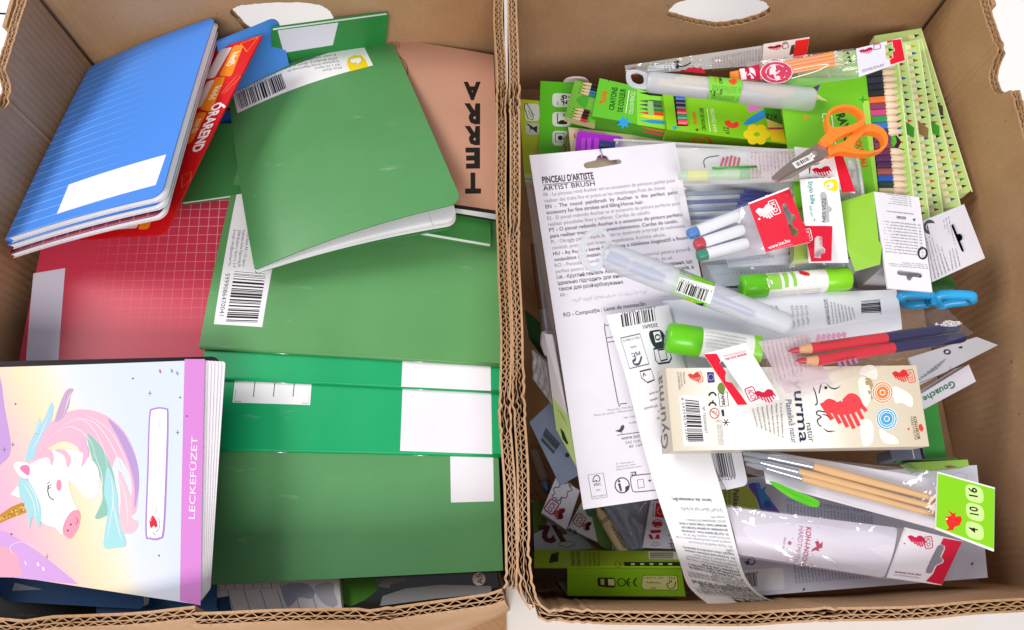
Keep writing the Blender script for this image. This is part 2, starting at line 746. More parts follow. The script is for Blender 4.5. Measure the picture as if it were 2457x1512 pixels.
class Ruled(Patch):
    """a ribbon between a left and a right edge line (pixels with heights)"""

    def __init__(s, L, R, k=5):
        s.L = [Vector(p) for p in smooth_line([P(*p) for p in L], k)]
        s.R = [Vector(p) for p in smooth_line([P(*p) for p in R], k)]
        s.bend, s.fn = (0, 0), None
        s.c = [s.L[0], s.R[0], s.R[-1], s.L[-1]]
        s.setup()
        s.flat = False

    def at(s, q, v):
        x = max(0, min(1, v)) * (len(q) - 1)
        i = min(len(q) - 2, int(x))
        e = (v - max(0, min(1, v))) * (len(q) - 1)
        return q[i].lerp(q[i + 1], x - i + e)

    def S(s, u, v, off=0.):
        return s.at(s.L, v).lerp(s.at(s.R, v), u) + s.n * off


class Round(Patch):
    """the camera side of a cylinder: u along the axis, v round it"""

    def __init__(s, p0, p1, r0, r1=None, span=2.4):
        s.p0, s.p1, s.r0, s.r1 = p0, p1, r0, r1 or r0
        s.ax = (p1 - p0).normalized()
        view = (Vector((0, 0, CZ)) - (p0 + p1) / 2)
        s.nn = (view - s.ax * view.dot(s.ax)).normalized()
        s.ss = s.nn.cross(s.ax)
        s.span = span
        s.bend, s.fn = (0, 0), None
        s.c = [s.p0] * 4
        s.n = s.nn
        s.W = (p1 - p0).length
        s.H = span * (s.r0 + s.r1) / 2
        s.prints, s.flat, s.step, s.owner, s.base = {}, False, .0012, None, 0.
        s.lift = .0003
        s.dl = .00008
        PATCHES.append(s)

    def S(s, u, v, off=0.):
        a = (v - .5) * s.span
        r = s.r0 + (s.r1 - s.r0) * u + off
        return s.p0.lerp(s.p1, u) + (s.nn * cos(a) + s.ss * sin(a)) * r


# ---------------------------------------------------------------- solids on patches
def slab(name, pt, thick, mats, parent, r=0, off=0., ins=(0, 0, 0, 0), nu=None, nv=None, prof=None, smooth=False, own=True):
    """plate under a patch: r corner radii (TL, TR, BR, BL), ins insets (left, right, top, bottom), mats (face, edge)"""
    if not isinstance(mats, (list, tuple)):
        mats = (mats, mats)
    if not isinstance(r, (tuple, list)):
        r = (r,) * 4
    k = 1 if pt.flat else 14
    nu, nv = nu or k, nv or k
    W, Hh = pt.W, pt.H
    l, rr, t, b = ins
    rows = {0., 1.}
    for j in range(nv + 1):
        rows.add(j / nv)
    hh = Hh - t - b
    for rad, top in ((r[0], 1), (r[1], 1), (r[2], 0), (r[3], 0)):
        if rad:
            for q in range(6):
                y = rad * (1 - cos(q / 5 * pi / 2))
                rows.add(y / hh if top else 1 - y / hh)
    rows = sorted(rows)
    vs, uvs = [], []

    def dx(y, ra, rb):
        if ra and y < ra:
            return ra - sqrt(max(0, ra * ra - (ra - y) ** 2))
        if rb and hh - y < rb:
            return rb - sqrt(max(0, rb * rb - (rb - hh + y) ** 2))
        return 0
    for side in (0, 1):
        for v in rows:
            y = v * hh
            x0 = l + dx(y, r[0], r[3])
            x1 = W - rr - dx(y, r[1], r[2])
            for i in range(nu + 1):
                x = x0 + (x1 - x0) * i / nu
                U, V = x / W, (t + y) / Hh
                th = thick * (prof(U, V) if prof else 1)
                vs.append(pt.S(U, V, off - (th if side else 0)))
                uvs.append((U, 1 - V))
    nr = len(rows)
    fs, mi = [], []
    st = nu + 1
    o2 = st * nr
    for j in range(nr - 1):
        for i in range(nu):
            a = j * st + i
            fs.append((a, a + 1, a + st + 1, a + st))
            mi.append(0)
            fs.append((o2 + a, o2 + a + st, o2 + a + st + 1, o2 + a + 1))
            mi.append(1 if len(mats) < 3 else 2)
    loop = [i for i in range(st)] + [j * st + nu for j in range(1, nr)] + [(nr - 1) * st + i for i in range(nu - 1, -1, -1)] + [j * st for j in range(nr - 2, 0, -1)]
    for a, b2 in zip(loop, loop[1:] + loop[:1]):
        fs.append((a, b2, o2 + b2, o2 + a))
        mi.append(1)
    o = obj(name, vs, fs, list(mats), parent, mi, uvs, smooth)
    if smooth:
        md = o.modifiers.new('edge', 'EDGE_SPLIT')
        md.split_angle = radians(40)
    if own and pt.owner is None:
        pt.owner = o
        pt.base = off
    return o


def cutout(name, pt, outline, holes, thick, mats, parent, off=0., bevel=0, sm=0, own=True):
    """plate with a free outline and holes given in pixels"""
    if not isinstance(mats, (list, tuple)):
        mats = (mats, mats)
    loops = [[pt.m2(p) for p in (smooth_loop(l, sm) if sm else l)] for l in [outline] + list(holes)]
    tri = tessellate_polygon([[Vector((p.x, p.y, 0)) for p in l] for l in loops])
    flat = [p for l in loops for p in l]
    n = len(flat)
    vs = [pt.S(p.x / pt.W, p.y / pt.H, off) for p in flat] + [pt.S(p.x / pt.W, p.y / pt.H, off - thick) for p in flat]
    uvs = [(p.x / pt.W, 1 - p.y / pt.H) for p in flat] * 2
    fs, mi = [], []
    for t in tri:
        fs += [tuple(t), tuple(n + i for i in reversed(t))]
        mi += [0, 0]
    o = 0
    for l in loops:
        for i in range(len(l)):
            a, b = o + i, o + (i + 1) % len(l)
            fs.append((a, b, n + b, n + a))
            mi.append(1)
        o += len(l)
    ob = obj(name, vs, fs, list(mats), parent, mi, uvs, bevel=bevel, smooth=False)
    if own and pt.owner is None:
        pt.owner = ob
        pt.base = off
    return ob


def lathe(name, p0, p1, prof, mat, parent, n=24, flat_caps=True, smooth=True, mats=None):
    """turned shape along p0-p1: prof = [(t, radius)]"""
    ax = (p1 - p0)
    L = ax.length
    ax.normalize()
    a = ax.orthogonal().normalized()
    b = ax.cross(a)
    vs, fs = [], []
    for t, r in prof:
        c = p0 + ax * L * t
        for i in range(n):
            q = 2 * pi * i / n
            vs.append(c + (a * cos(q) + b * sin(q)) * r)
    for j in range(len(prof) - 1):
        for i in range(n):
            k = (i + 1) % n
            fs.append((j * n + i, j * n + k, (j + 1) * n + k, (j + 1) * n + i))
    fs.append(tuple(range(n)))
    fs.append(tuple((len(prof) - 1) * n + i for i in range(n)))
    o = obj(name, vs, fs, mat, parent, smooth=smooth)
    if smooth:
        md = o.modifiers.new('edge', 'EDGE_SPLIT')
        md.split_angle = radians(35)
    return o


def sweep(name, pts, rad, mat, parent, closed=False, n=10, sq=1.):
    """round bar along 3-D points; rad one value or one per point; sq squashes it vertically"""
    N = len(pts)
    if isinstance(rad, (int, float)):
        rad = [rad] * N
    vs, fs = [], []
    up = Vector((0, 0, 1))
    for i, p in enumerate(pts):
        t = (pts[(i + 1) % N] - pts[i - 1]) if closed else (pts[min(N - 1, i + 1)] - pts[max(0, i - 1)])
        t.normalize()
        s = t.cross(up)
        s = s.normalized() if s.length > 1e-6 else Vector((1, 0, 0))
        u = s.cross(t)
        for k in range(n):
            a = 2 * pi * k / n
            vs.append(p + (s * cos(a) + u * sin(a) * sq) * rad[i])
    for i in range(N if closed else N - 1):
        j = (i + 1) % N
        for k in range(n):
            l = (k + 1) % n
            fs.append((i * n + k, i * n + l, j * n + l, j * n + k))
    if not closed:
        fs += [tuple(range(n)), tuple((N - 1) * n + k for k in range(n))]
    return obj(name, vs, fs, mat, parent, smooth=True)


def ppm(x, y, z):
    """pixels per metre across at a place"""
    a = P(x, y, z)
    return 1 / (P(x + 1, y, z) - a).length


def side(pt, which, thick):
    """patch on one side of a plate"""
    a, b, c, d = pt.c
    n = pt.n * thick
    q = dict(bottom=(d, c, c - n, d - n), top=(b, a, a - n, b - n), left=(a, d, d - n, a - n), right=(c, b, b - n, c - n))[which]
    return Patch(c3=q)


def notebook(name, label, pt, thick, cover, back=None, r=0, pages='#e9e9ee', leaves=3, mat=None, group=None, spine=None, cat='notebook'):
    """stapled notebook hanging below its cover patch; spine = side whose edge is folded cover"""
    t = thing(name, label, cat, sum((v for v in pt.c), Vector()) / 4 - pt.n * thick, group)
    m = mat or M(cover)
    em = M(cover)
    slab('front_cover', pt, .0006, (m, em), t, r=r)
    ins0 = {None: 0, 'left': 1, 'right': 2, 'top': 3, 'bottom': 4}[spine]
    g = (thick - .0012) / leaves
    for i in range(leaves):
        e = .0008 + .0006 * ((i * 7) % 3) / 2
        ins = [e, e, e, e]
        if ins0:
            ins[ins0 - 1] = .0004
        slab('pages', pt, g * .93, M(pages, 'paper'), t, r=r, off=-.0006 - g * i, ins=ins, own=False)
    slab('back_cover', pt, .0006, M(back) if back else em, t, r=r, off=-thick + .0006, own=False)
    if spine:
        a, b, c, d = pt.c
        q = dict(left=(a, d), right=(b, c), top=(a, b), bottom=(d, c))[spine]
        pts = [q[0].lerp(q[1], k / 8) - pt.n * thick / 2 for k in range(9)]
        if not pt.flat:
            uvq = dict(left=lambda k: (0, k), right=lambda k: (1, k), top=lambda k: (k, 0), bottom=lambda k: (k, 1))[spine]
            pts = [pt.S(*uvq(k / 8), -thick / 2) for k in range(9)]
        sweep('spine', pts, thick / 2, em, t)
        for f in (.27, .73):
            i = q[0].lerp(q[1], f)
            d3 = (q[1] - q[0]).normalized()
            outw = (q[0] + q[1]) / 2 - sum((v for v in pt.c), Vector()) / 4
            o = i + outw.normalized() * thick * .46 - pt.n * thick * .3
            sweep('staple', [o - d3 * .006, o + d3 * .006], .00045, M('#d9d9dc', 'metal'), t, n=6)
    return t


def flush_all():
    bpy.context.view_layer.update()
    dg = bpy.context.evaluated_depsgraph_get()
    for (s, o, a, b, hh, mat, layer, part, fit, sy, eu) in TEXTS:
        ev = o.evaluated_get(dg)
        me = ev.to_mesh()
        if me and len(me.vertices):
            co = [v.co.copy() for v in me.vertices]
            x0, x1 = min(c.x for c in co), max(c.x for c in co)
            d = b - a
            L = d.length
            ex = d.normalized()
            ey = eu or Vector((ex.y, -ex.x))
            sx = L / max(1e-6, x1 - x0)
            syv = (hh / .72) if hh else sx * sy
            if not fit:
                sx = min(sx, syv)
            uv = []
            for c in co:
                p = a + ex * (c.x - x0) * sx + ey * c.y * syv
                uv.append((p.x / s.W, p.y / s.H))
            s.add(part, uv, [tuple(p.vertices) for p in me.polygons], mat, layer)
        ev.to_mesh_clear()
    for t in TEXTS:
        cu = t[1].data
        bpy.data.objects.remove(t[1])
        bpy.data.curves.remove(cu)
    TEXTS.clear()
    for p in PATCHES:
        if p.prints:
            p.flush()


# ---------------------------------------------------------------- the table
RIM = .16
me_t = obj('table_top', [(-1.6, -1.2, 0), (1.6, -1.2, 0), (1.6, 1.9, 0), (-1.6, 1.9, 0), (-1.6, -1.2, -.03), (1.6, -1.2, -.03), (1.6, 1.9, -.03), (-1.6, 1.9, -.03)],
           [(0, 1, 2, 3), (4, 7, 6, 5), (0, 4, 5, 1), (1, 5, 6, 2), (2, 6, 7, 3), (3, 7, 4, 0)], M('#f4f3f1', 'plastic'))
tag(me_t, 'white table top under the two cardboard boxes', 'table', kind='structure')
seam = Patch([(-60, 28), (72, 33), (72, 37), (-60, 32)], .0004)
slab('table_seam', seam, .0003, M('#2a2c30', 'matte'), me_t)


# ---------------------------------------------------------------- cardboard boxes
def noise1(x, k):
    i = math.floor(x)
    f = x - i

    def h(n):
        return random.Random(n * 7919 + k * 104729).random() * 2 - 1
    f = f * f * (3 - 2 * f)
    return h(i) * (1 - f) + h(i + 1) * f


def wall(t, name, path, lean, ztop, seed, crush=(), flip=1, zbot=.001, per=(.0056, .0046)):
    """double-fluted wall: path inner rim line [(x, y)], lean(s) outward shift of the foot, ztop(s) rim height, s along the wall in metres"""
    pts = [Vector((p[0], p[1])) for p in path]
    seg = [(b - a).length for a, b in zip(pts, pts[1:])]
    tot = sum(seg)
    n = int(tot / .00062)

    def at(s):
        for a, b, l in zip(pts, pts[1:], seg):
            if s <= l or b is pts[-1]:
                return a.lerp(b, s / l), (b - a).normalized()
            s -= l
    frame = []
    for i in range(n + 1):
        s = tot * i / n
        p, _ = at(s)
        q0, q1 = at(max(0, s - .012))[0], at(min(tot, s + .012))[0]
        d = (q1 - q0).normalized()
        nn = Vector((d.y, -d.x)) * flip
        cr = 0.
        for (a, b) in crush:
            if a < s < b:
                cr = max(cr, min(1, min(s - a, b - s) / .006))
        frame.append((s, p, nn, cr))

    def sheets(defs, depth):
        vs, fs = [], []
        for (dfun, th, dz, jit, k) in defs:
            o = len(vs)
            for i, (s, p, nn, cr) in enumerate(frame):
                d = dfun(s, cr)
                z = ztop(s) - dz + jit * noise1(s / .004, seed + k) * (1 + 3 * cr) + jit * .7 * noise1(s / .0013, seed + k + 9) - .003 * cr * (k % 2) * (1 + noise1(s / .003, seed + k))
                zb = zbot if depth is None else max(zbot, z - depth)
                foot = lean(s) * (RIM - zb) / RIM
                for off, zz, sh in ((d, z, 0), (d + th, z, 0), (d + th, zb, foot), (d, zb, foot)):
                    q = p + nn * (off + sh + .0012 * noise1(s / .05, seed))
                    vs.append((q.x, q.y, zz))
            m = len(frame)
            for i in range(m - 1):
                a, b = o + 4 * i, o + 4 * i + 4
                for e in range(4):
                    f = (e + 1) % 4
                    fs.append((a + e, a + f, b + f, b + e))
            fs += [(o, o + 1, o + 2, o + 3), tuple(o + 4 * (m - 1) + e for e in (3, 2, 1, 0))]
        return vs, fs

    def lin_(d, k):
        return lambda s, cr: d + .0009 * cr * noise1(s / .003, seed + k)

    def flu(c, a, per, k):
        return lambda s, cr: c + a * (1 - .6 * cr) * sin(2 * pi * s / per + 1.3 * noise1(s / .02, seed + k)) * (1 + .35 * noise1(s / .009, seed + k + 3)) + .0007 * cr * noise1(s / .002, seed + k + 5)
    liners = [(lin_(0, 0), .0014, 0, .0003, 0), (lin_(.0038, 2), .0006, .0005, .0005, 2), (lin_(.0062, 4), .0012, .0003, .0004, 4)]
    flutes = [(flu(.00235, .0010, per[0], 1), .0006, .0004, .0005, 1), (flu(.0050, .00075, per[1], 3), .00055, .0006, .0006, 3)]
    w = obj(name, *sheets(liners, None), cardboard(), t)
    obj('fluting', *sheets(flutes, .03), cardboard(), w)
    return w


def hole_wall(t, x0, x1, y, ztop, holes, seed):
    """back wall with torn hand holes: holes = lists of pixels on the inner face"""
    R = random.Random(seed)
    loops = [[Vector((x0, .001)), Vector((x1, .001)), Vector((x1, ztop)), Vector((x0, ztop))]]
    for h in holes:
        l = []
        for p in smooth_loop(h, 8):
            d = ray(*p)
            k = y / d.y
            l.append(Vector((d.x * k + R.uniform(-.0004, .0004), CZ + d.z * k + R.uniform(-.0004, .0004))))
        loops.append(l)
    tri = tessellate_polygon([[Vector((p.x, p.y, 0)) for p in l] for l in loops])
    fl = [p for l in loops for p in l]
    n = len(fl)
    vs, fs = [], []
    for k, (ya, yb) in enumerate(((0, .0008), (.0056, .0064))):
        o = len(vs)
        vs += [(p.x, y + ya, p.y) for p in fl] + [(p.x, y + yb, p.y) for p in fl]
        for t3 in tri:
            fs += [tuple(o + i for i in t3), tuple(o + n + i for i in reversed(t3))]
        q = 0
        for l in loops:
            for i in range(len(l)):
                a, b = o + q + i, o + q + (i + 1) % len(l)
                fs.append((a, b, n + b, n + a))
            q += len(l)
    w = obj('back_wall', vs, fs, cardboard(), t)
    # fluting seen in the cut: upright ribbon, left out where the holes are
    vs, fs = [], []
    m = int((x1 - x0) / .0007)
    zs = [(.001, ztop - .0006)]
    for i in range(m + 1):
        x = x0 + (x1 - x0) * i / m
        d = .0032 + .0021 * sin(2 * pi * x / .0056)
        vs += [(x, y + d - .0003, 0), (x, y + d + .0003, 0)]
    verts, faces = [], []

    def spans(x):
        out = [[.001, ztop - .0006]]
        for l in loops[1:]:
            zz = []
            for a, b in zip(l, l[1:] + l[:1]):
                if (a.x - x) * (b.x - x) < 0:
                    f = (x - a.x) / (b.x - a.x)
                    zz.append(a.y + (b.y - a.y) * f)
            if len(zz) >= 2:
                out = [[.001, min(zz) - .0004], [max(zz) + .0004, ztop - .0006]]
        return out
    for i in range(m):
        xa, xb = vs[2 * i][0], vs[2 * i + 2][0]
        sa = spans((xa + xb) / 2)
        for a, b in sa:
            if b <= a:
                continue
            o = len(verts)
            for k in (0, 1, 3, 2):
                v = vs[2 * i + k]
                verts += [(v[0], v[1], a), (v[0], v[1], b)]
            for e in range(4):
                f = (e + 1) % 4
                faces.append((o + 2 * e, o + 2 * f, o + 2 * f + 1, o + 2 * e + 1))
            faces.append((o + 1, o + 3, o + 5, o + 7))
    obj('fluting', verts, faces, cardboard(), w)
    return w


def xy(x, y, z=RIM):
    p = P(x, y, z)
    return (p.x, p.y)


def notch(s, c, wd, dp):
    t = abs(s - c) / wd
    if t >= 1:
        return 0
    return dp * (1 - t ** 3)


lb = thing('cardboard_box', 'brown corrugated cardboard box filled with notebooks, left of the pair', 'box', (-.19, .2, 0), None)
lb['label'] = 'brown corrugated cardboard box filled with coloured notebooks'
YB = .431
# left wall, back to front
p = [(-.3672, YB - .0055), (-.368, .30), (-.370, .15), (-.368, .02), (-.366, -.004)]
wall(lb, 'side_wall', p, lambda s: 0, lambda s: RIM + .0004 * sin(s * 30) - notch(s, YB - .335 - .0055, .016, .012), 1, crush=[(.085, .105), (.3, .33)], flip=1)
fr = [(-.366, -.004), (-.360, -.013)] + [xy(x, y) for x, y in ((0, 1484), (60, 1490), (130, 1478), (250, 1470), (360, 1466), (466, 1458))]
wall(lb, 'front_wall', fr, lambda s: .034, lambda s: RIM + .0008 * sin(s * 25), 2, crush=[(.0, .06)], flip=1, per=(.0082, .0064))
fr = [xy(x, y) for x, y in ((468, 1464), (560, 1463), (700, 1460), (860, 1457), (884, 1461), (960, 1452), (1080, 1437), (1170, 1424), (1204, 1412))]
wall(lb, 'front_wall', fr, lambda s: max(0., .036 * (1 - (s / .2) ** 2)), lambda s: RIM + .0006 * sin(s * 40), 3, crush=[(.102, .113), (.18, .21)], flip=1, per=(.0082, .0064))
rw = [xy(1204, 1412), xy(1211, 1400), xy(1211, 1370), xy(1206, 1200), xy(1202, 1030), xy(1197, 760), xy(1194, 560), xy(1191, 330), xy(1186, 0), (xy(1186, 0)[0] - .001, YB + .006)]
wall(lb, 'side_wall', rw, lambda s: 0, lambda s: RIM, 4, crush=[(.0, .012), (.085, .118), (.313, .345)], flip=1)
hole_wall(lb, -.380, -.0135, YB, .168, [[(552, 30), (575, 14), (640, 8), (720, 6), (776, 16), (800, 42), (795, 62), (740, 84), (665, 92), (600, 80), (570, 52)]], 5)
obj('floor', [(-.368, -.04, .001), (-.004, -.04, .001), (-.012, YB, .001), (-.368, YB, .001), (-.368, -.04, .005), (-.004, -.04, .005), (-.012, YB, .005), (-.368, YB, .005)],
    [(0, 3, 2, 1), (4, 5, 6, 7), (0, 1, 5, 4), (1, 2, 6, 5), (2, 3, 7, 6), (3, 0, 4, 7)], cardboard(), lb)

rb = thing('cardboard_box', 'brown corrugated cardboard box crammed with pencils, brushes, glue and craft packs', 'box', (.18, .2, 0))
YR = .451
p = [(xy(1240, 0)[0] + .001, YR + .006), xy(1241, 0), xy(1246, 330), xy(1249, 606), xy(1253, 760), xy(1259, 900), xy(1264, 1030), xy(1266, 1200), xy(1270, 1370), xy(1278, 1420), xy(1296, 1452)]
wall(rb, 'side_wall', p, lambda s: 0, lambda s: RIM, 6, crush=[(.115, .145), (.225, .240), (.33, .365), (.43, .47)], flip=1)
fr = [xy(x, y) for x, y in ((1296, 1452), (1316, 1462), (1500, 1460), (1800, 1464), (2000, 1456), (2240, 1450), (2457, 1438), (2640, 1430))] + [(.356, -.006)]
wall(rb, 'front_wall', fr, lambda s: -.008, lambda s: RIM + .0005 * sin(s * 33), 7, crush=[(.0, .035), (.15, .17)], flip=1, per=(.0082, .0064))
p = [(.3575, -.006), (.3592, .1), (.3605, .2), (.3585, .32), (.354, .41), (.3528, YR - .0055)]
wall(rb, 'side_wall', p, lambda s: -.002, lambda s: RIM - notch(s, .350 + .006, .0165, .016), 8, crush=[(.37, .385), (.325, .335)], flip=1)
hole_wall(rb, .0035, .3665, YR, .168, [[(1602, 38), (1615, 14), (1650, 0), (1740, -6), (1820, 0), (1846, 18), (1840, 38), (1790, 56), (1730, 66), (1690, 62), (1630, 48)]], 9)
obj('floor', [(.004, -.004, .001), (.357, -.004, .001), (.353, YR, .001), (.004, YR, .001), (.004, -.004, .005), (.357, -.004, .005), (.353, YR, .005), (.004, YR, .005)],
    [(0, 3, 2, 1), (4, 5, 6, 7), (0, 1, 5, 4), (1, 2, 6, 5), (2, 3, 7, 6), (3, 0, 4, 7)], cardboard(), rb)


def corner_shade_strip(t, xs, y):  # added strip behind the wall gap so the corner groove reads dark
    x0, x1 = sorted(xs)
    obj('corner_shade_strip', [(x, yy, z) for z in (.001, RIM - .001) for x, yy in ((x0, y - .04), (x1, y - .04), (x1, y - .0002), (x0, y - .0002))], [(0, 3, 2, 1), (4, 5, 6, 7), (0, 1, 5, 4), (1, 2, 6, 5), (2, 3, 7, 6), (3, 0, 4, 7)], cardboard(), t)


corner_shade_strip(lb, (-.3805, -.3775), YB)
corner_shade_strip(rb, (.3625, .3660), YR)


# ================================================================ LEFT BOX
def edge_rect(bl, br, z, depth, dz=0.):
    """corner points of a sheet whose near edge runs between two pixels and which reaches depth metres back"""
    a, b = P(*bl, z), P(*br, z)
    e = (b - a).normalized()
    d = Vector((-e.y, e.x, 0)) * depth + Vector((0, 0, dz))
    return [a + d, b + d, b, a]


GN, GE = '#58955e', '#14a566'

# shrink-wrapped pack at the bottom, near wall
pt = Patch(c3=edge_rect((790, 1476), (1197, 1409), .070, .15))
t = thing('wrapped_notebook_pack', 'glossy black wrapped pack marked A5 under the dark green notebook', 'notebook pack', pt.S(.5, .5, -.06))
slab('pack_body', pt, .062, M('#16191b', 'glossy'), t)
pt.poly(px(LF, (950, 1170), (1230, 1140), (1240, 1230), (1150, 1300), (1050, 1345), (1000, 1320), (955, 1260)), '#3f8416', 0)
pt.poly(px(LF, (1240, 1200), (1300, 1150), (1450, 1140), (1450, 1160), (1330, 1190), (1330, 1215)), '#7f8d80', 1)  # small grey reflection in the wrap, painted as flat colour
pt.poly(px(LF, (1280, 1270), (1450, 1215), (1700, 1190), (2050, 1200), (2050, 1250), (1650, 1290), (1260, 1340)), '#8d9195', 0)  # broad grey reflection of the plastic wrap, painted on
pt.disc(LF(1962, 1150), 15.5, '#eef0f2', 1)
pt.text('A5', LF(1992, 1186), LF(1982, 1110), '#20242c', h=14)
# ruled planner
pt = Patch([(470, 1330), (806, 1330), (822, 1475), (470, 1500)], [.077, .077, .077, .077])
t = thing('planner', 'white planner page with grey rules and a navy corner, by the near wall', 'planner', pt.S(.5, .5, -.07))
slab('pages', pt, .07, M('#e4e3ea', 'paper'), t)
for i in range(8):
    x = 60 + i * 118
    pt.line(px(LF, (x, 1235 - .02 * x), (x + 55, 1400)), 1.4, '#50545e', 0)
for i in range(12):
    pt.line(px(LF, (100 + i * 65, 1175), (103 + i * 65, 1225 - i)), 1.2, '#50545e', 0)
pt.line(px(LF, (60, 1235), (930, 1192)), 1., '#b9bcc8', 0)
pt.poly(px(LF, (0, 1302), (188, 1270), (222, 1420), (0, 1440)), '#0d3d68', 1)
pt.text('ala', LF(112, 1392), LF(100, 1285), '#e8ecf2', h=12)
pt.poly(px(LF, (560, 1210), (640, 1180), (740, 1185), (800, 1240), (770, 1290), (690, 1280), (640, 1330), (600, 1340)), '#9aa3bd', 1, sm=4)
pt.poly(px(LF, (800, 1200), (920, 1175), (935, 1240), (960, 1330), (900, 1345), (830, 1290)), '#aeb3c0', 1, sm=4)

# blue notebooks low under the unicorn copybook
pt = Patch([(-30, 1180), (330, 1190), (345, 1462), (4, 1443)], .092)
t = notebook('notebook', 'blue notebook with a white name patch, under the unicorn notebook', pt, .012, '#1b5c9e', r=(0, 0, .004, .006))
pt.poly(px(LH, (145, 262), (118, 340), (418, 328)), '#c2cae2', 0, 'label')
pt = Patch([(225, 1200), (520, 1200), (520, 1490), (232, 1495)], .079)
t = notebook('notebook', 'deep blue notebook beside the ruled planner', pt, .07, '#1a5f97', leaves=6)
pt = Patch([(-180, 1250), (236, 1255), (232, 1500), (-180, 1500)], .05)
t = notebook('notebook', 'black notebook lowest of the pile under the unicorn notebook', pt, .04, '#1a1618', leaves=4)

# stepped stack of green notebooks
STK = 'green notebooks in a stepped stack'
pt = Patch(c3=edge_rect((560, 1140), (1196, 1140), .083, .143))
notebook('notebook', 'thick dark green notebook buried under the stepped green stack', pt, .07, '#2f7a3c', leaves=5)
pt = Patch(c3=edge_rect((470, 1405), (1207, 1369), .0905, .15), bend=(.0015, .002))
t = notebook('notebook', 'dark green notebook with a square white patch, lowest step of the stack', pt, .0045, GN)
pt.quad([(1080, 1070), (1183, 1070), (1185, 1203), (1082, 1206)], M('#e9eaf4', 'paper'), 0, 'label')
pt = Patch(c3=edge_rect((470, 1073), (1205, 1089), .095, .148), bend=(.001, .001))
t = notebook('notebook', 'emerald green notebook with a boxed table and wide white patch', pt, .0045, GE, spine='bottom')
pt.quad([(967, 905), (1178, 915), (1181, 1090), (960, 1082)], M('#e9e9f4', 'paper'), 0, 'label')
pt.quad([(566, 890), (750, 890), (744, 972), (558, 966)], M('#f1f1f4', 'paper'), 0, 'table_label')
pt.line([(569, 890), (563, 963), (740, 968), (745, 890)], 1.6, GE, 1, 'table_label')
for x in (611, 659, 706):
    pt.line([(x + 2, 905), (x - 3, 952)], 2.0, '#26302c', 1, 'table_label')
pt = Patch(c3=edge_rect((480, 901), (1204, 936), .0995, .148), bend=(.001, .001))
t = notebook('notebook', 'emerald green notebook with a white patch showing as a narrow step', pt, .0045, GE, spine='bottom')
pt.quad([(967, 845), (1177, 858), (1178, 938), (963, 928)], M('#ececf3', 'paper'), 0, 'label')
pt = Patch(c3=edge_rect((478, 829), (1203, 872), .104, .146), bend=(.001, .003))
t = notebook('notebook', 'dark green notebook with a barcode strip at its end, top step of the stack', pt, .0045, '#5c995c', spine='bottom')
pt.quad([(570, 455), (690, 460), (629, 785), (513, 778)], M('#f2f2f4', 'paper'), 0, 'label')
q = [LC(1690, 705), LC(1755, 320), LC(1990, 340), LC(1925, 712)]
pt.barcode(q, 2, seed=3)
pt.text('5999086470041', LC(1688, 345), LC(1640, 660), '#33333a', h=11)
pt.para(LC(1880, 20), LC(1840, 300), LC(1740, 20), ['Sima füzet A5 | 32 lapos', 'Forgalmazza: Auchan Magyarország Kft.', '2040 Budaörs, Sport u. 2-4', 'E-mail: info@auchan.hu'], '#3c3c44', just=False)

# small things at the far side
pt = Patch([(480, 300), (640, 290), (602, 462), (433, 486)], [.100, .100, .106, .106])
notebook('notebook', 'dark green notebook with a white edge, under the red timetable', pt, .004, '#3f8446', leaves=1)
pt = Patch([(430, 285), (580, 262), (560, 352), (478, 374)], [.090, .090, .094, .094])
t = notebook('notebook', 'blue lined notebook corner between red timetable and green notebook', pt, .004, '#2c78cf')
pt.line(px(LG, (305, 1170), (345, 1345)), 2, '#cfe0f5', 0)
pt.line(px(LG, (195, 1335), (225, 1400)), 2, '#cfe0f5', 0)
pt.line(px(LG, (180, 1415), (350, 1345)), 2.4, '#9cc0ea', 0)
pt = Patch([(652, 74), (933, 36), (920, 152), (650, 190)], [.131, .131, .075, .075])
t = notebook('notebook', 'dark green notebook standing against the back wall under the hand hole', pt, .004, '#2f8a45', r=(0, .0, 0, 0))
pt.quad(px(LB, (225, 182), (588, 135), (555, 270), (262, 316)), M('#e3e3f2', 'paper'), 0, 'label')
pt = Patch([(520, 102), (668, 42), (704, 200), (540, 262)], [.127, .131, .082, .082], bend=(.001, 0))
t = notebook('notebook', 'blue notebook with rounded corner leaning on the back wall by the hand hole', pt, .0045, '#4489dc', r=(0, .008, 0, 0))

# kraft notebook with big letters and the green one below it
pt = Patch([(905, 250), (1170, 265), (1178, 585), (960, 548)], [.083, .083, .1165, .116])
notebook('notebook', 'green notebook with a white page edge under the kraft notebook', pt, .005, '#4a9a4c', leaves=1, pages='#f0f0f6')
pt = Patch([(880, 84), (1184, 132), (1199, 511), (950, 474)], [.094, .094, .126, .124], bend=(.001, .002))
t = notebook('notebook', 'kraft brown notebook printed with heavy black stacked letters by the box wall', pt, .011, '#2a211d', leaves=2, pages='#f0f0f6', mat=M('#bf9079', 'paper'))
pt.quad([(1090, 491), (1200, 507), (1200, 516), (1090, 500)], '#1c1614', 0, 'cover_band')
for ch, (x0, x1, y0, y1) in zip('TERRA', ((1345, 1442, 1160, 1040), (1349, 1436, 1010, 890), (1344, 1436, 870, 760), (1342, 1437, 745, 625), (1338, 1440, 600, 495))):
    pt.text(ch, LB(x1, y1 + 2), LB(x0, y1 + 2), '#16120f', bold=.05, part='lettering', up=(0, (y0 - y1) * .385))
for r, w_ in ((9, 1.4), (15, 1.2), (5, 1.4)):
    pt.ring(LB(920, 272), r, w_, '#4a3226', 0, 'print', ry=r * .62)
pt.ring(LB(880, 425), 50, 1.6, '#3c281e', 0, ry=42)
pt.line(px(LB, (930, 415), (990, 420)), 1.2, '#3c281e', 0)
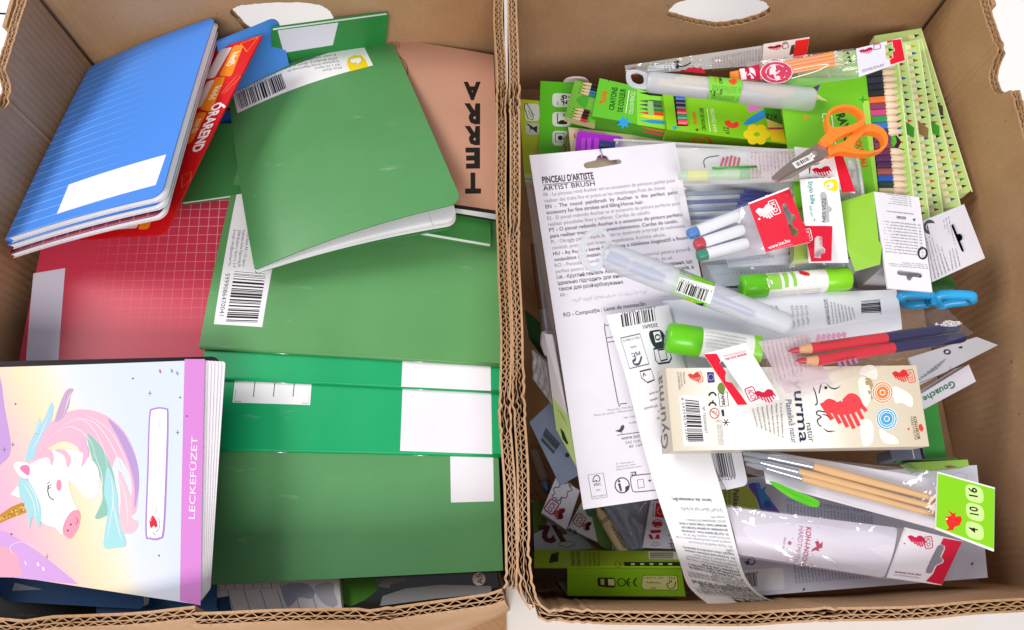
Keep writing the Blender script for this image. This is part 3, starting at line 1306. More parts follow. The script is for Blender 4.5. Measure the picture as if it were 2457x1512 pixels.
pt.line(px(LB, (970, 440), (968, 490)), 1.6, '#3c281e', 0)
for k in range(4):
    pt.line(px(LB, (955, 470 - k * 8), (969, 455 - k * 8), (985, 472 - k * 8)), 1., '#3c281e', 0)

# red timetable under the blue stack
rc = Patch([(430, 150), (629, 84), (395, 563), (190, 577)], [.100, .137, .150, .122], bend=(.001, .001))
t = thing('timetable_card', 'red school timetable card with orange day tabs under the blue notebooks', 'timetable', rc.S(.5, .5, -.004))
slab('card', rc, .0012, (M('#d8121a', 'coated'), M('#c4141a', 'coated')), t, r=(0, 0, .006, 0))
for a, b, c, d in (((1320, 295), (1390, 282), (1285, 465), (1225, 475)), ((1240, 490), (1285, 475), (1205, 640), (1150, 660)), ((640, 1385), (830, 1325), (820, 1365), (640, 1380))):
    rc.quad(px(LA, a, b, c, d), M('#e9dfdc', 'paper'), 0, 'table_cell#%d' % a[0], r=.002)
for a, b, c, d in (((1400, 272), (1458, 270), (1385, 458), (1310, 455)), ((1290, 465), (1350, 460), (1265, 668), (1195, 655)), ((1180, 675), (1240, 672), (1150, 850), (1090, 880)), ((850, 1315), (910, 1312), (890, 1372), (822, 1375))):
    rc.quad(px(LA, a, b, c, d), '#f08a12', 0, 'day_tab#%d' % a[0], r=.003)
for s_, a, b in (('hétfő', (1395, 318), (1352, 400)), ('kedd', (1290, 520), (1248, 600)), ('szerda', (1180, 715), (1142, 800))):
    rc.text(s_, LA(*a), LA(*b), '#ffeccd', bold=.02, h=11)
rc.text('ORAREND', LA(1278, 622), LA(1145, 915), '#ffffff', bold=.03, h=17)
rc.line(px(LA, (1330, 626), (1346, 644)), 4, '#ffffff', 2, 'accent')
rc.line(px(LA, (1440, 262), (1545, 222), (1478, 310)), 1.5, '#f2b04a', 1, closed=True)
rc.line(px(LA, (1325, 560), (1420, 450), (1440, 460), (1345, 555)), 1.2, '#f58a5a', 1, closed=True)
rc.line(px(LA, (1090, 1050), (1145, 1030), (1140, 1075), (1090, 1125)), 1.4, '#f58a3a', 1, closed=True)

# slanted stack: two blue lined notebooks and a maroon one
b1 = Patch([(214, 162), (517, 40), (387, 470), (14, 573)], [.079, .133, .184, .129], bend=(.002, .001))
BLU = ruled('blue_ruled_cover', '#4489e6', '#c4dcfa', 0, 22, (.75, .05, None, None), .045)
b2 = b1.shifted(-.0052, -.0045, .0010)
b3 = b1.shifted(-.0106, -.009, .0042)
t = notebook('notebook', 'maroon squared notebook sandwiched under two blue lined notebooks', b3, .0045, '#6b0f2c', pages='#f6f5fa', leaves=2, back='#e8dfe4', r=(0, .007, .007, 0), mat=ruled('maroon_squared_cover', '#6f1230', '#b86a80', 12, 17, (None,) * 4, .06))
t = notebook('notebook', 'blue lined notebook second in the slanted stack by the left wall', b2, .0048, '#3f80da', r=(0, .007, .007, 0), mat=BLU, pages='#f6f5fa', back='#e6e8f2', leaves=2)
t = notebook('notebook', 'bright blue lined notebook with a white name patch on top of a slanted stack', b1, .0048, '#4489e6', r=(0, .008, .008, 0), mat=BLU, spine='left', pages='#f6f5fa', back='#e6e8f2', leaves=2)
b1.quad(px(LA, (412, 1105), (995, 925), (932, 1108), (340, 1282)), M('#f1ecf0', 'paper'), 0, 'label')

# red squared notebook
pt = Patch([(128, 455), (620, 440), (600, 905), (38, 905)], [.094, .094, .094, .094], bend=(.001, .001))
t = notebook('notebook', 'red squared notebook with a tall white name patch against the left wall', pt, .02, '#b82c46', mat=ruled('red_squared_cover', '#c93a52', '#f3b8c0', 22, 21, (.2, .85, .2, .95), .07), leaves=5)
pt.quad(px(LC, (250, 345), (488, 305), (437, 1000), (194, 1000)), M('#dcd9ea', 'paper'), 0, 'label')

# top green notebook, open at the near corner
tg = Patch([(547, 214), (936, 88), (1110, 487), (611, 648)], [.088, .092, .150, .124], bend=(.006, .004))
t = thing('notebook', 'large dark green notebook with a barcode strip, lying open on top of the pile', 'notebook', tg.S(.5, .5, -.01))
slab('front_cover', tg, .0006, (M('#559459'), M('#467e4b')), t, r=(.007, .007, .009, .002))
for k in range(2):
    lo = Patch([(549, 218), (936, 94), (1101, 526 + 10 * k), (613, 650 + 3 * k)], [.086 - .0015 * k, .089 - .0015 * k, .1405 - .0035 * k, .1225 - .0015 * k], bend=(.005, .003))
    slab('pages', lo, .0019, M('#f1f0f5', 'paper'), t, r=(.007, .007, .009, .002))
    if k == 0:
        first = lo
lo = Patch([(549, 218), (936, 94), (1098, 548), (613, 657)], [.082, .085, .1345, .1185], bend=(.005, .003))
slab('back_cover', lo, .0006, M('#3f7f46'), t, r=(.007, .007, .009, .002))
lo = first
lo.line([(1028, 512), (1040, 545)], 1.2, '#b9bcd0', 0, 'ruling')
tg.quad([LG(432, 838), LG(1722, 328), LG(1832, 552), LG(480, 1030)], M('#f4f3f4', 'paper'), 0, 'label')
q = [LG(468, 838), LG(915, 630), LG(968, 780), LG(508, 990)]
tg.barcode(q, 2, seed=8)
tg.text('5999086470041', LG(862, 632), LG(505, 800), '#8c8c92', h=9)
tg.para(LG(1535, 590), LG(1020, 690), LG(1440, 400), ['Sima füzet', 'A5 | 32 lapos', 'Forgalmazza: Auchan Magyarország Kft.', '2040 Budaörs, Sport u. 2-4', 'E-mail: info@auchan.hu', 'www.auchan.hu'], '#5a5a62', fill=.6)
tg.poly(px(LG, (1603, 612), (1570, 540), (1580, 480), (1640, 450), (1710, 450), (1750, 485), (1788, 566)), '#f3d512', 1, 'logo')
tg.poly(px(LG, (1600, 490), (1660, 478), (1700, 470), (1722, 490), (1712, 520), (1685, 535), (1680, 556), (1665, 552), (1668, 525), (1610, 530)), '#fbf9ee', 2, 'logo')
tg.line(px(LG, (1600, 490), (1660, 478), (1700, 470), (1722, 490), (1712, 520), (1685, 535), (1680, 556), (1665, 552), (1668, 525), (1610, 530)), 1., '#5d5620', 3, 'logo', closed=True)

# dark copybook and the unicorn notebook resting on the left rim
pt = Patch([(-300, 874), (530, 855), (498, 1405), (-300, 1320)], [.160, .130, .128, .158])
notebook('notebook', 'black covered notebook under the unicorn notebook', pt, .006, '#241a22', r=(0, .006, .004, 0))
un = Patch([(-300, 890), (490, 864), (482, 1452), (-300, 1333)], [.172, .140, .140, .170], bend=(-.001, .001))
t = thing('homework_notebook', 'pastel homework notebook with a unicorn head and lilac title band', 'notebook', un.S(.5, .5, -.012))
UC = gradient('pastel_rainbow_cover', [(0, '#c096d8'), (.38, '#c9a0de'), (.50, '#eeb6cc'), (.60, '#f3c8c6'), (.70, '#f3dfba'), (.78, '#f1e6ce'), (.86, '#dfe5f2'), (1, '#d6e0f4')], 0, .35, .03, mix=.27)
slab('front_cover', un, .0005, (UC, M('#f0e6f2')), t, r=(0, .001, .003, 0))
for k in range(6):
    f = (k + 1) / 6
    lo = Patch([(-300, 890), (490 + 51 * f, 864 + 3 * f), (484 + 20 * f, 1449 - 26 * f), (-300, 1331)], [.1705, .1395 - .0045 * f, .1395 - .005 * f, .1685], bend=(-.001, .0005))
    slab('pages', lo, .0008, M('#f3eef4', 'paper'), t, r=(0, .002, .003, 0))
un.quad(px(LD, (1010, 30), (1121, 30), (1097, 1378), (984, 1352)), '#d687d4', 1, 'title_band')
un.text('LECKEFÜZET', LD(1065, 905), LD(1080, 455), '#f6e9f6', h=15, part='title')
# printed picture: colour fields, then the head
un.poly(px(LD, (-60, 30), (0, 130), (25, 300), (60, 520), (10, 600), (-60, 600)), '#c09ad6', 1, 'picture', sm=3)
un.poly(px(LD, (-60, 960), (40, 980), (200, 1080), (330, 1180), (430, 1262), (-60, 1210)), '#cfa2de', 1, 'picture')
un.poly(px(LD, (-60, 1050), (80, 1080), (110, 1160), (110, 1218), (-60, 1205)), '#e6a6bc', 2, 'picture', sm=3)


def hair(pts, col, lay=3):
    un.poly(px(LD, *pts), col, lay, 'picture', sm=5)


hair([(190, 560), (230, 430), (330, 340), (450, 305), (580, 340), (680, 430), (740, 560), (758, 700), (745, 860), (700, 870), (722, 760), (700, 640), (640, 560), (600, 640), (560, 560), (480, 470), (470, 560), (440, 620), (430, 520), (350, 480), (270, 510)], '#f0b7cc')
hair([(590, 355), (680, 440), (745, 580), (760, 720), (735, 850), (735, 720), (700, 580), (640, 450)], '#b79ad2', 4)
hair([(300, 370), (330, 270), (365, 200), (402, 195), (385, 230), (375, 290), (345, 350)], '#c4a4c8', 4)
hair([(140, 590), (170, 470), (240, 360), (280, 270), (292, 310), (270, 390), (230, 460), (190, 560)], '#a9d3e6', 3)
hair([(210, 480), (190, 430), (215, 350), (222, 420)], '#b6dbe8', 3)
hair([(480, 440), (560, 520), (620, 660), (630, 800), (590, 880), (520, 900), (560, 800), (550, 680), (500, 560)], '#8fc3b4', 4)
hair([(590, 620), (640, 760), (650, 900), (690, 1040), (640, 1060), (570, 1060), (575, 960), (590, 850), (570, 760)], '#a6dbe0', 5)
hair([(650, 640), (720, 800), (720, 900), (755, 920), (740, 970), (690, 985), (650, 940), (660, 800)], '#f3c3cf', 4)
un.poly(px(LD, (160, 640), (200, 560), (290, 530), (420, 530), (520, 600), (545, 690), (530, 770), (480, 790), (410, 720), (375, 700), (400, 800), (430, 870), (400, 950), (340, 985), (300, 950), (230, 920), (170, 800)), '#fbf7fa', 6, 'picture', sm=5)
un.poly(px(LD, (345, 980), (350, 930), (385, 870), (425, 855), (440, 890), (425, 960), (385, 1012)), '#ef9ab0', 7, 'picture', sm=5)
un.disc(LD(388, 935), 2.4, '#7a3550', 8, 'picture')
un.disc(LD(372, 968), 2.4, '#7a3550', 8, 'picture')
un.line(px(LD, (417, 895), (425, 915), (415, 935)), 1.6, '#9c4560', 8, 'picture', sm=3)
un.disc(LD(323, 720), 6.5, '#ee8fb0', 7, 'picture', ry=14)
un.line(px(LD, (268, 720), (262, 750), (272, 785), (297, 802)), 2.4, '#1d2440', 8, 'picture', sm=4)
for a, b in (((262, 742), (280, 730)), ((258, 730), (283, 715)), ((258, 715), (275, 700))):
    un.line(px(LD, a, b), 1.6, '#1d2440', 8, 'picture')
un.poly(px(LD, (75, 610), (110, 590), (165, 610), (160, 680), (110, 670)), '#fbf7fa', 6, 'picture', sm=4)
un.poly(px(LD, (108, 628), (135, 608), (163, 622), (155, 668)), '#ec7fae', 7, 'picture', sm=4)
un.poly(px(LD, (60, 770), (100, 720), (110, 790)), '#fbf7fa', 6, 'picture')
hair([(105, 690), (150, 690), (200, 770), (228, 860), (215, 950), (180, 890), (160, 960), (150, 860), (110, 780)], '#a5d6dc', 7)
hair([(170, 600), (210, 540), (280, 530), (296, 580), (280, 615), (265, 570), (210, 580)], '#ecb6cb', 7)
hair([(300, 530), (360, 530), (390, 580), (370, 625), (350, 560)], '#ecb6cb', 7)
hair([(430, 450), (475, 500), (485, 560), (445, 620), (455, 540)], '#e3b3d3', 7)
un.poly(px(LD, (145, 868), (120, 815), (60, 840), (-20, 895), (-20, 935), (60, 900)), '#c08a2a', 6, 'picture')
RR = random.Random(5)
for _ in range(60):
    f, g = RR.random(), RR.random()
    un.disc(LD(-20 + 155 * f, 915 - 70 * f + (g - .5) * (10 + 42 * f)), 1.6, RR.choice(('#8b5a12', '#f2d27a', '#e3b145')), 7, 'picture', n=6)
for pts in ([(300, 420), (450, 360), (560, 500), (600, 700)], [(360, 350), (520, 380), (640, 560), (690, 780)], [(440, 320), (600, 420), (700, 620), (735, 800)], [(260, 470), (380, 400), (490, 470), (540, 620)],
            [(345, 350), (375, 250), (390, 210)], [(170, 540), (230, 430), (282, 300)], [(120, 700), (180, 800), (200, 930)], [(135, 690), (195, 780), (215, 890)], [(600, 640), (620, 800), (580, 1050)], [(610, 760), (640, 920), (670, 1040)], [(500, 520), (560, 680), (530, 880)], [(640, 640), (690, 800), (700, 960)]):
    un.line(px(LD, *pts), 1.5, '#fdf4f8', 8, 'picture', sm=6, taper=True)
for x, y in ((727, 136), (985, 240), (870, 1105), (85, 275), (63, 987), (1023, 342)):
    un.disc(LD(x, y), 2.2, '#7a4a40', 3, 'picture', n=10)
for x, y in ((820, 217), (972, 432), (24, 525), (70, 498), (258, 1108)):
    un.line(px(LD, (x - 12, y), (x + 12, y)), 1.6, '#6d6470', 3, 'picture', taper=True, sm=3)
    un.line(px(LD, (x, y - 16), (x, y + 16)), 1.6, '#6d6470', 3, 'picture', taper=True, sm=3)
for x, y, c in ((876, 97, '#c35a88'), (940, 95, '#8a93a8'), (970, 108, '#7f95b8'), (208, 1152, '#ffffff'), (140, 1145, '#ecd4f2'), (238, 1178, '#ffffff')):
    un.quad(px(LD, (x - 7, y - 9), (x + 2, y - 10), (x + 7, y + 8), (x - 2, y + 10)), c, 3, 'picture')
un.line(px(LD, (75, 1100), (55, 1060), (110, 1030), (200, 1060), (300, 1140), (430, 1262)), 1.4, '#f3d9ea', 3, 'picture', sm=5)
o = [LD(815, 345), LD(835, 300), LD(905, 298), LD(922, 340), LD(915, 640), LD(900, 965), LD(875, 1015), LD(820, 1015), LD(795, 975), LD(805, 640)]
un.poly(o, '#b285cf', 3, 'name_box', sm=5)
un.poly([LD(823, 350), LD(842, 308), LD(900, 306), LD(913, 345), LD(905, 640), LD(890, 960), LD(868, 1005), LD(825, 1005), LD(804, 968), LD(814, 640)], '#f8f6fa', 4, 'name_box', sm=5)
un.line(px(LD, (875, 368), (865, 640), (855, 880)), 1.2, '#a9a2b4', 5, 'name_box')
un.heart(LD(860, 955), (LD(820, 955)[0] - LD(860, 955)[0], 0), (0, LD(0, 895)[1] - LD(0, 965)[1]), layer=5)
un.line(px(LD, (865, 900), (875, 930), (868, 960), (850, 975)), 1.2, '#3a3140', 5, 'logo', sm=4)
un.line(px(LD, (835, 975), (850, 995), (845, 985)), 1.2, '#3a3140', 5, 'logo')


# ================================================================ RIGHT BOX
RED, GRN, LIM = '#d9142e', '#58b81e', '#8fd028'
SMALL = ['FR - Tenir hors de portée des enfants', 'EN - Keep out of reach of children', 'HU - Gyermekektől távol tartandó', 'PL - Przechowywać z dala od dzieci', 'ES - Mantener fuera del alcance', 'PT - Manter fora do alcance', 'RO - A nu se lăsa la îndemâna copiilor', 'UA - Зберігати у недоступному місці']


def smallprint(pt, tl, tr, bl, n, col, seed=0, fill=.6, part='lettering', cut=24):
    R = random.Random(seed)
    ls = []
    for i in range(n):
        a, b = R.choice(SMALL), R.choice(SMALL)
        k = R.randint(int(cut * .75), cut)
        ls.append((a + ' ' + b)[:k])
    pt.para(tl, tr, bl, ls, col, fill=fill, just=False, part=part)


def card(name, label, cat, pts, z, thick, mats, r=0, bend=(0, 0), group=None, body='card', holes=None, fn=None):
    pt = Patch(pts, z, bend=bend, fn=fn)
    t = thing(name, label, cat, pt.S(.5, .5, -thick), group)
    if holes:
        cutout(body, pt, pts, holes, thick, mats, t)
    else:
        slab(body, pt, thick, mats, t, r=r)
    return t, pt


def pillow(u, v):
    return max(.02, (1 - abs(2 * u - 1) ** 4) * (1 - abs(2 * v - 1) ** 2.2))


def crinkle(seed, amp):
    R = random.Random(seed)
    ws = [(R.uniform(-14, 14), R.uniform(-9, 9), R.uniform(0, 6.3)) for _ in range(7)]

    def f(u, v):
        e = min(1, 8 * min(u, 1 - u, v, 1 - v) + .15)
        return amp * e * sum(abs(sin(a * u + b * v + c)) - .6 for a, b, c in ws) / 3
    return f


def bag(t, pts, z, thick, mat, seed=1, amp=.0012, name='bag_film', n=26):
    pt = Patch(pts, z, fn=crinkle(seed, amp))
    pt.step = .004
    slab(name, pt, thick, mat, t, nu=n, nv=n // 2, prof=pillow, smooth=True)
    pt.lift = .0004
    return pt


def euro(c, ex, ey, n=8):
    """hang slot in pixels: c centre, ex half length, ey half height towards the bump"""
    loc = []
    for i in range(n + 1):
        a = -pi / 2 - pi * i / n
        loc.append((-.8 + .2 * cos(a), .38 * sin(a)))
    loc += [(-.25, .38), (-.2, .8), (-.08, 1.), (.08, 1.), (.2, .8), (.25, .38)]
    for i in range(n + 1):
        a = pi / 2 - pi * i / n
        loc.append((.8 + .2 * cos(a), .38 * sin(a)))
    return [(c[0] + ex[0] * x + ey[0] * y, c[1] + ex[1] * x + ey[1] * y) for x, y in loc]


def header(t, pts, z, thick, base, band=None, holes=None, name='header_card'):
    pt = Patch(pts, z)
    if holes:
        cutout(name, pt, pts, holes, thick, (base, M('#f2f0ee', 'paper')), t)
    else:
        slab(name, pt, thick, (base, M('#f2f0ee', 'paper')), t)
    return pt


# ---------------------------------------------------------------- low layer
t, pt = card('paint_pack', 'big white paint pack printed with blue text and a lime corner, by the near wall', 'paint pack',
             [(1725, 1150), (2344, 1116), (2370, 1386), (1790, 1432)], .092, .03, M('#d9dcec', 'coated'), body='pack_body')
pt.poly(px(J, (515, 380), (720, 345), (790, 430), (825, 565), (500, 565)), '#c9d95a', 0)
pt.text('Pelikan', J(612, 378), J(618, 530), '#1d3f6a', bold=.02, h=14)
pt.para(J(600, 385), J(600, 540), J(535, 385), ['HAMELIN - BP', '14204 HEROU'], '#31506a')
pt.poly(px(J, (735, 350), (800, 330), (860, 400), (985, 560), (960, 570), (850, 560), (800, 450)), '#6d5fc4', 0, sm=4)
pt.poly(px(J, (800, 330), (830, 335), (840, 380), (880, 350), (870, 400), (920, 470), (900, 530), (850, 520), (820, 430)), '#4a9ae0', 1, sm=4)
pt.disc(J(888, 500), 9, '#3568b8', 2)
for k in range(26):
    x0 = 1040 + k * 27
    pt.text(random.choice(SMALL)[:14], J(x0, 455 + 4 * k), J(x0 + 12, 590 + 4 * k), '#3c63b8', h=5.2)
for k in range(24):
    x0 = 1100 + k * 27
    pt.text(random.choice(SMALL)[5:22], J(x0, 985 + 3 * k), J(x0 + 18, 1135 - 2 * k), '#3c63b8', h=5.2)
pt.quad(px(J, (690, 1030), (1015, 1010), (1030, 1185), (760, 1205)), '#eceef6', 0, 'sticker', r=.002)
pt.barcode(px(J, (690, 1060), (800, 1050), (808, 1160), (720, 1168)), 2, seed=4, white=False, n=50)
pt.text('4 0127', J(815, 1038), J(712, 1050), '#2a2e44', h=6)
pt.poly(px(J, (700, 960), (740, 955), (745, 985), (720, 990)), '#5a6080', 1)
pt.ring(J(762, 958), 8, 3, '#4a5070', 1)
pt.poly(px(K, (1300, 985), (1325, 960), (1325, 990)), '#4a4f66', 1)
pt.ring(K(1215, 280), 18, 1.2, '#b2b8cc', 0, ry=10)
pt.poly(px(J, (1170, 1200), (1180, 1170), (1197, 1185)), '#4a4f66', 1)
t, pt = card('cardboard_sheet', 'green cardboard sheet end beside the clay box and the box wall', 'card', [(2140, 985), (2249, 966), (2272, 1104), (2150, 1110)], .10, .004, M('#3f9f45'))
t, pt = card('plastic_case', 'slate grey plastic case corner below the clay box', 'case', px(H, (690, 1355), (985, 1340), (1000, 1450), (720, 1450)), .106, .02, M('#7a7f92', 'plastic'), r=.002, body='case_body')
pt.line(px(H, (885, 1350), (905, 1440)), 3, '#e9ebf2')
pt.line(px(H, (960, 1345), (985, 1440)), 7, '#20242c')
t, pt = card('carton', 'flat lime carton with a dark green back edge above the brush pack', 'carton', px(K, (800, 165), (1280, 140), (1292, 192), (900, 230)), .108, .012, (M('#9cc956'), M('#7fae3e')), body='carton_body')
pt.poly(px(K, (1090, 195), (1130, 186), (1200, 200), (1120, 212)), '#8a6a3a', 0)
t, pt = card('carton', 'dull green carton lid behind the flat lime carton', 'carton', px(K, (780, 150), (1150, 118), (1200, 130), (1205, 145), (850, 175)) [:4], .104, .01, M('#7da04e'), body='carton_body')

# pastel and crayon boxes in the near left corner
t, pt = card('crayon_box', 'painted crayon box marked 12, in the dark corner behind the green carton', 'crayon box', px(I, (215, 470), (420, 560), (720, 860), (235, 880)), .05, .03, M('#c9cfd2'), body='box_body')
pt.poly(px(I, (215, 480), (300, 470), (345, 580), (330, 690), (225, 740)), '#5f7d16', 0)
pt.text('12', I(412, 680), I(262, 680), '#5a1414', bold=.06, h=33)
pt.line([I(430 + 130 * (.5 + .5 * cos(a)), 820 + 22 * sin(a) * (1 + .25 * sin(5 * a))) for a in [i * pi / 12 for i in range(24)]], 1.6, '#23262c', 1, closed=True)
pt.poly(px(I, (410, 700), (470, 690), (500, 740), (440, 750)), '#4d6a2a', 0)
t, pt = card('crayon_box', 'painted green crayon box with a red scribble heart on its end', 'crayon box', px(I, (615, 480), (800, 590), (880, 872), (505, 690)), .068, .03, M('#cfd6d2'), body='box_body')
pt.poly(px(I, (700, 560), (800, 600), (860, 850), (760, 830), (720, 700)), '#5c8a34', 0, sm=3)
pt.poly(px(I, (640, 490), (740, 540), (735, 600), (660, 590)), '#4d7a4c', 1, sm=3)
pt.ico(I(595, 628), (-8, 11), (9, 7), '#8c1426')
pt.heart(I(700, 650), (-7, 20), (-20, -6), '#8c1426')
pt.text('12', I(515, 722), I(575, 745), '#20242c', bold=.03, h=9)
t, pt = card('crayon_box', 'pale crayon box with a tree outline and red scribble heart', 'crayon box', px(I, (412, 272), (600, 390), (492, 705), (290, 568)), .078, .022, M('#ccd0de'), body='box_body')
pt.line([I(455 + 70 * cos(a) * (1 + .18 * sin(7 * a)), 395 + 62 * sin(a) * (1 + .18 * sin(7 * a)) - 30 * cos(a)) for a in [i * pi / 24 for i in range(48)]], 1.8, '#20242e', 1, closed=True)
pt.line(px(I, (455, 440), (440, 500)), 1.8, '#20242e', 1)
pt.ico(I(373, 520), (-9, 13), (10, 7), '#8c1426')
pt.heart(I(490, 540), (-8, 26), (-25, -6), '#8c1426')
pt.poly(px(I, (490, 320), (535, 335), (530, 365)), '#7d8296', 1)


def pastel(name, label, a, b, z, rpx, col, tipc, band='#2a2622'):
    p0, p1 = P(*a, z), P(*b, z)
    r = rpx / ppm(*a, z)
    t = thing(name, label, 'crayon', (p0 + p1) / 2 - Vector((0, 0, r)))
    lathe('paper_sleeve', p0, p0.lerp(p1, .76), [(0, r * .9), (.02, r), (.98, r), (1, r * .9)], M(col, 'paper'), t)
    lathe('wax_tip', p0.lerp(p1, .755), p1, [(0, r * .88), (.35, r * .85), (.9, r * .35), (1, r * .2)], M(tipc, 'plastic'), t)
    for f in (.68, .72):
        lathe('band', p0.lerp(p1, f), p0.lerp(p1, f + .015), [(0, r * 1.02), (1, r * 1.02)], M(band, 'ink'), t)
    return Round(p0, p0.lerp(p1, .76), r), t


pr, t = pastel('oil_pastel', 'brown sleeved oil pastel with a blue tip by the box wall', I(225, 60), I(350, 420), .066, 13, '#5a4a42', '#2f4f7e')
pr.owner = t
pr, t = pastel('oil_pastel', 'cream sleeved oil pastel with web lettering, below the brush card', I(960, 900), I(735, 520), .078, 13, '#cdbb93', '#c2a77c')
pr.owner = t
pr.text('minido.eu', I(948, 858), I(848, 680), '#2a2418', h=13)
# cool grey plastic sleeve with small cards
t = thing('plastic_sleeve', 'smoky clear plastic sleeve under the brush card foot', 'plastic sleeve', P(*I(980, 700), .05))
bag(t, px(I, (760, 470), (1180, 460), (1115, 860), (985, 870)), .074, .006, film(.35, '#9fb2cc', 'smoky_film'), 3)
t, pt = card('label_card', 'white card with red flag and recycling marks below the paper strip', 'card', px(I, (1170, 470), (1330, 470), (1370, 860), (1105, 850)), .08, .002, M('#d5d5e4'), body='card')
pt.quad(px(I, (1212, 490), (1300, 495), (1300, 612), (1202, 602)), '#c0143e', 0)
for a in range(12):
    pt.disc((I(1255, 0)[0] + 9.5 * cos(a * pi / 6), I(0, 550)[1] + 9.5 * sin(a * pi / 6)), 1.3, '#f1dc5a', 1, n=8)
pt.text('made in EU', I(1195, 600), I(1200, 488), '#5a2a4a', h=6)
pt.ring(I(1222, 655), 12, 2, '#b01234', 0, ry=9)
pt.poly(px(I, (1180, 640), (1250, 640), (1262, 672), (1200, 680)), '#b01234', 0)
for q in (((1165, 708), (1255, 705), (1250, 730), (1170, 735)), ((1150, 745), (1175, 740), (1195, 785), (1165, 780)), ((1215, 745), (1235, 740), (1245, 780), (1200, 780))):
    pt.poly(px(I, *q), '#b01234', 0)
pt.line(px(I, (1175, 830), (1190, 810), (1225, 808), (1245, 825), (1200, 835)), 1.4, '#333845', 0, closed=True)
smallprint(pt, I(1300, 660), I(1300, 850), I(1345, 860), 3, '#3c4058', 4, cut=12)

# green carton lying in front, its edge up
et = Patch(px(I, (232, 868), (1380, 876), (1412, 1008), (232, 1004)), [.082, .082, .1, .1])
t = thing('carton', 'lime green carton with certification panel lying along the near wall', 'carton', P(*I(900, 1150), .05))
slab('back_face', et, .001, M('#84a11e'), t)
ff = Patch(px(I, (498, 1008), (1414, 1008), (1450, 1242), (500, 1236)), [.1, .1, .082, .082])
slab('front_face', ff, .001, M('#8fd022'), t)
wf = Patch(px(I, (236, 1004), (498, 1006), (500, 1122), (238, 1120)), [.099, .099, .088, .088])
slab('side_window', wf, .001, M('#3a302c'), t)
b0 = [v - Vector((0, 0, .0015)) for v in (et.c[0], et.c[1], ff.c[2], ff.c[3])]
fl = [Vector((v.x, v.y, .055)) for v in b0]
obj('carton_body', b0 + fl, [(0, 1, 2, 3), (4, 7, 6, 5), (0, 4, 5, 1), (1, 5, 6, 2), (2, 6, 7, 3), (3, 7, 4, 0)], M('#4d5a14'), t)
et.text('CRAYONS', I(605, 1000), I(600, 880), '#26300a', bold=.02, h=9)
et.text('CRAYONS', I(560, 1000), I(555, 880), '#26300a', bold=.02, h=9)
for k in range(4):
    et.text(SMALL[k][5:22], I(655 + k * 35, 1000), I(650 + k * 35, 885), '#3a4810', h=6)
et.poly(px(I, (370, 900), (430, 885), (425, 960), (350, 975)), '#1c2010', 0)
et.quad(px(I, (1150, 880), (1390, 885), (1400, 945), (1155, 942)), '#c6c9b0', 0, 'sticker')
et.barcode(px(I, (1165, 890), (1165, 938), (1350, 938), (1350, 890)), 2, seed=6, white=False, n=40)
et.quad(px(I, (950, 965), (1400, 965), (1408, 1000), (960, 1000)), '#1c2210', 0)
for k in range(5):
    et.quad(px(I, (1010 + k * 75, 975), (1040 + k * 75, 975), (1042 + k * 75, 990), (1012 + k * 75, 990)), '#b9c78a', 1, 'pictogram#%d' % k)
et.ring(I(905, 985), 7, 1.6, '#26300a', 0)
ff.quad(px(I, (1100, 1068), (1385, 1070), (1392, 1192), (1098, 1190)), '#26320c', 0, 'panel', r=.002)
ff.quad(px(I, (1104, 1072), (1381, 1074), (1388, 1188), (1102, 1186)), '#dbe6a0', 1, 'panel', r=.002)
ff.text('FSC', I(1362, 1082), I(1298, 1082), '#26320c', h=6)
ff.text('FSC C153417', I(1268, 1082), I(1108, 1082), '#26320c', h=5)
ff.text('Packaging', I(1245, 1125), I(1135, 1125), '#26320c', h=5)
ff.text('MIX', I(1212, 1165), I(1170, 1165), '#26320c', h=5)
ff.line(px(I, (1320, 1110), (1320, 1130), (1300, 1140), (1310, 1170), (1335, 1178), (1360, 1165), (1372, 1120)), 2.2, '#26320c', 2, 'mark', sm=3)
ff.line(px(I, (1335, 1110), (1335, 1130)), 2.2, '#26320c', 2, 'mark')
for cx in (1055, 1000):
    ff.line([I(cx + 32 - 34 * cos(a) - 18, 1128 + 34 * sin(a)) for a in [-1.9 + i * .35 for i in range(12)] if True][2:10], 4, '#26320c', 1, 'mark')
ff.line(px(I, (985, 1130), (1008, 1130)), 3, '#26320c', 1, 'mark')
ff.ring(I(935, 1128), 9, 3, '#26320c', 1, 'mark')
ff.quad(px(I, (740, 1088), (882, 1090), (888, 1172), (745, 1160)), '#26320c', 1, 'mark', r=.002)
ff.quad(px(I, (825, 1100), (876, 1102), (878, 1155), (828, 1150)), '#dbe6a0', 2, 'mark')
ff.quad(px(I, (765, 1100), (795, 1100), (798, 1148), (768, 1146)), '#b9c78a', 2, 'mark')

# dim barcoded card by the wall
t, pt = card('barcode_card', 'grey blue hang card with a dark barcode in the gap by the wall', 'card', px(FF, (205, 1020), (390, 845), (680, 1440), (470, 1560)), .084, .0015, M('#7f8ea8'), body='card')
pt.barcode(px(FF, (345, 1065), (302, 1175), (410, 1292), (472, 1205)), 2, seed=5, white=False, n=46)
pt.disc(FF(530, 1300), 5.5, '#2a2f3a', 1)
pt.line(px(FF, (470, 1230), (540, 1380)), 1, '#6d7b94', 0)
t, pt = card('foil_pouch', 'crumpled white pouch pushed down between brush card and box wall', 'pouch', px(FF, (230, 400), (345, 500), (400, 870), (235, 650)), [.09, .095, .085, .08], .003, M('#b3b1b8'), body='pouch', fn=crinkle(4, .002))
t, pt = card('folder', 'dark green plastic folder edge in the gap by the box wall', 'folder', px(FF, (165, 60), (300, 180), (330, 480), (200, 300)), [.075, .08, .075, .07], .002, M('#1f4a2c', 'plastic'), body='cover')
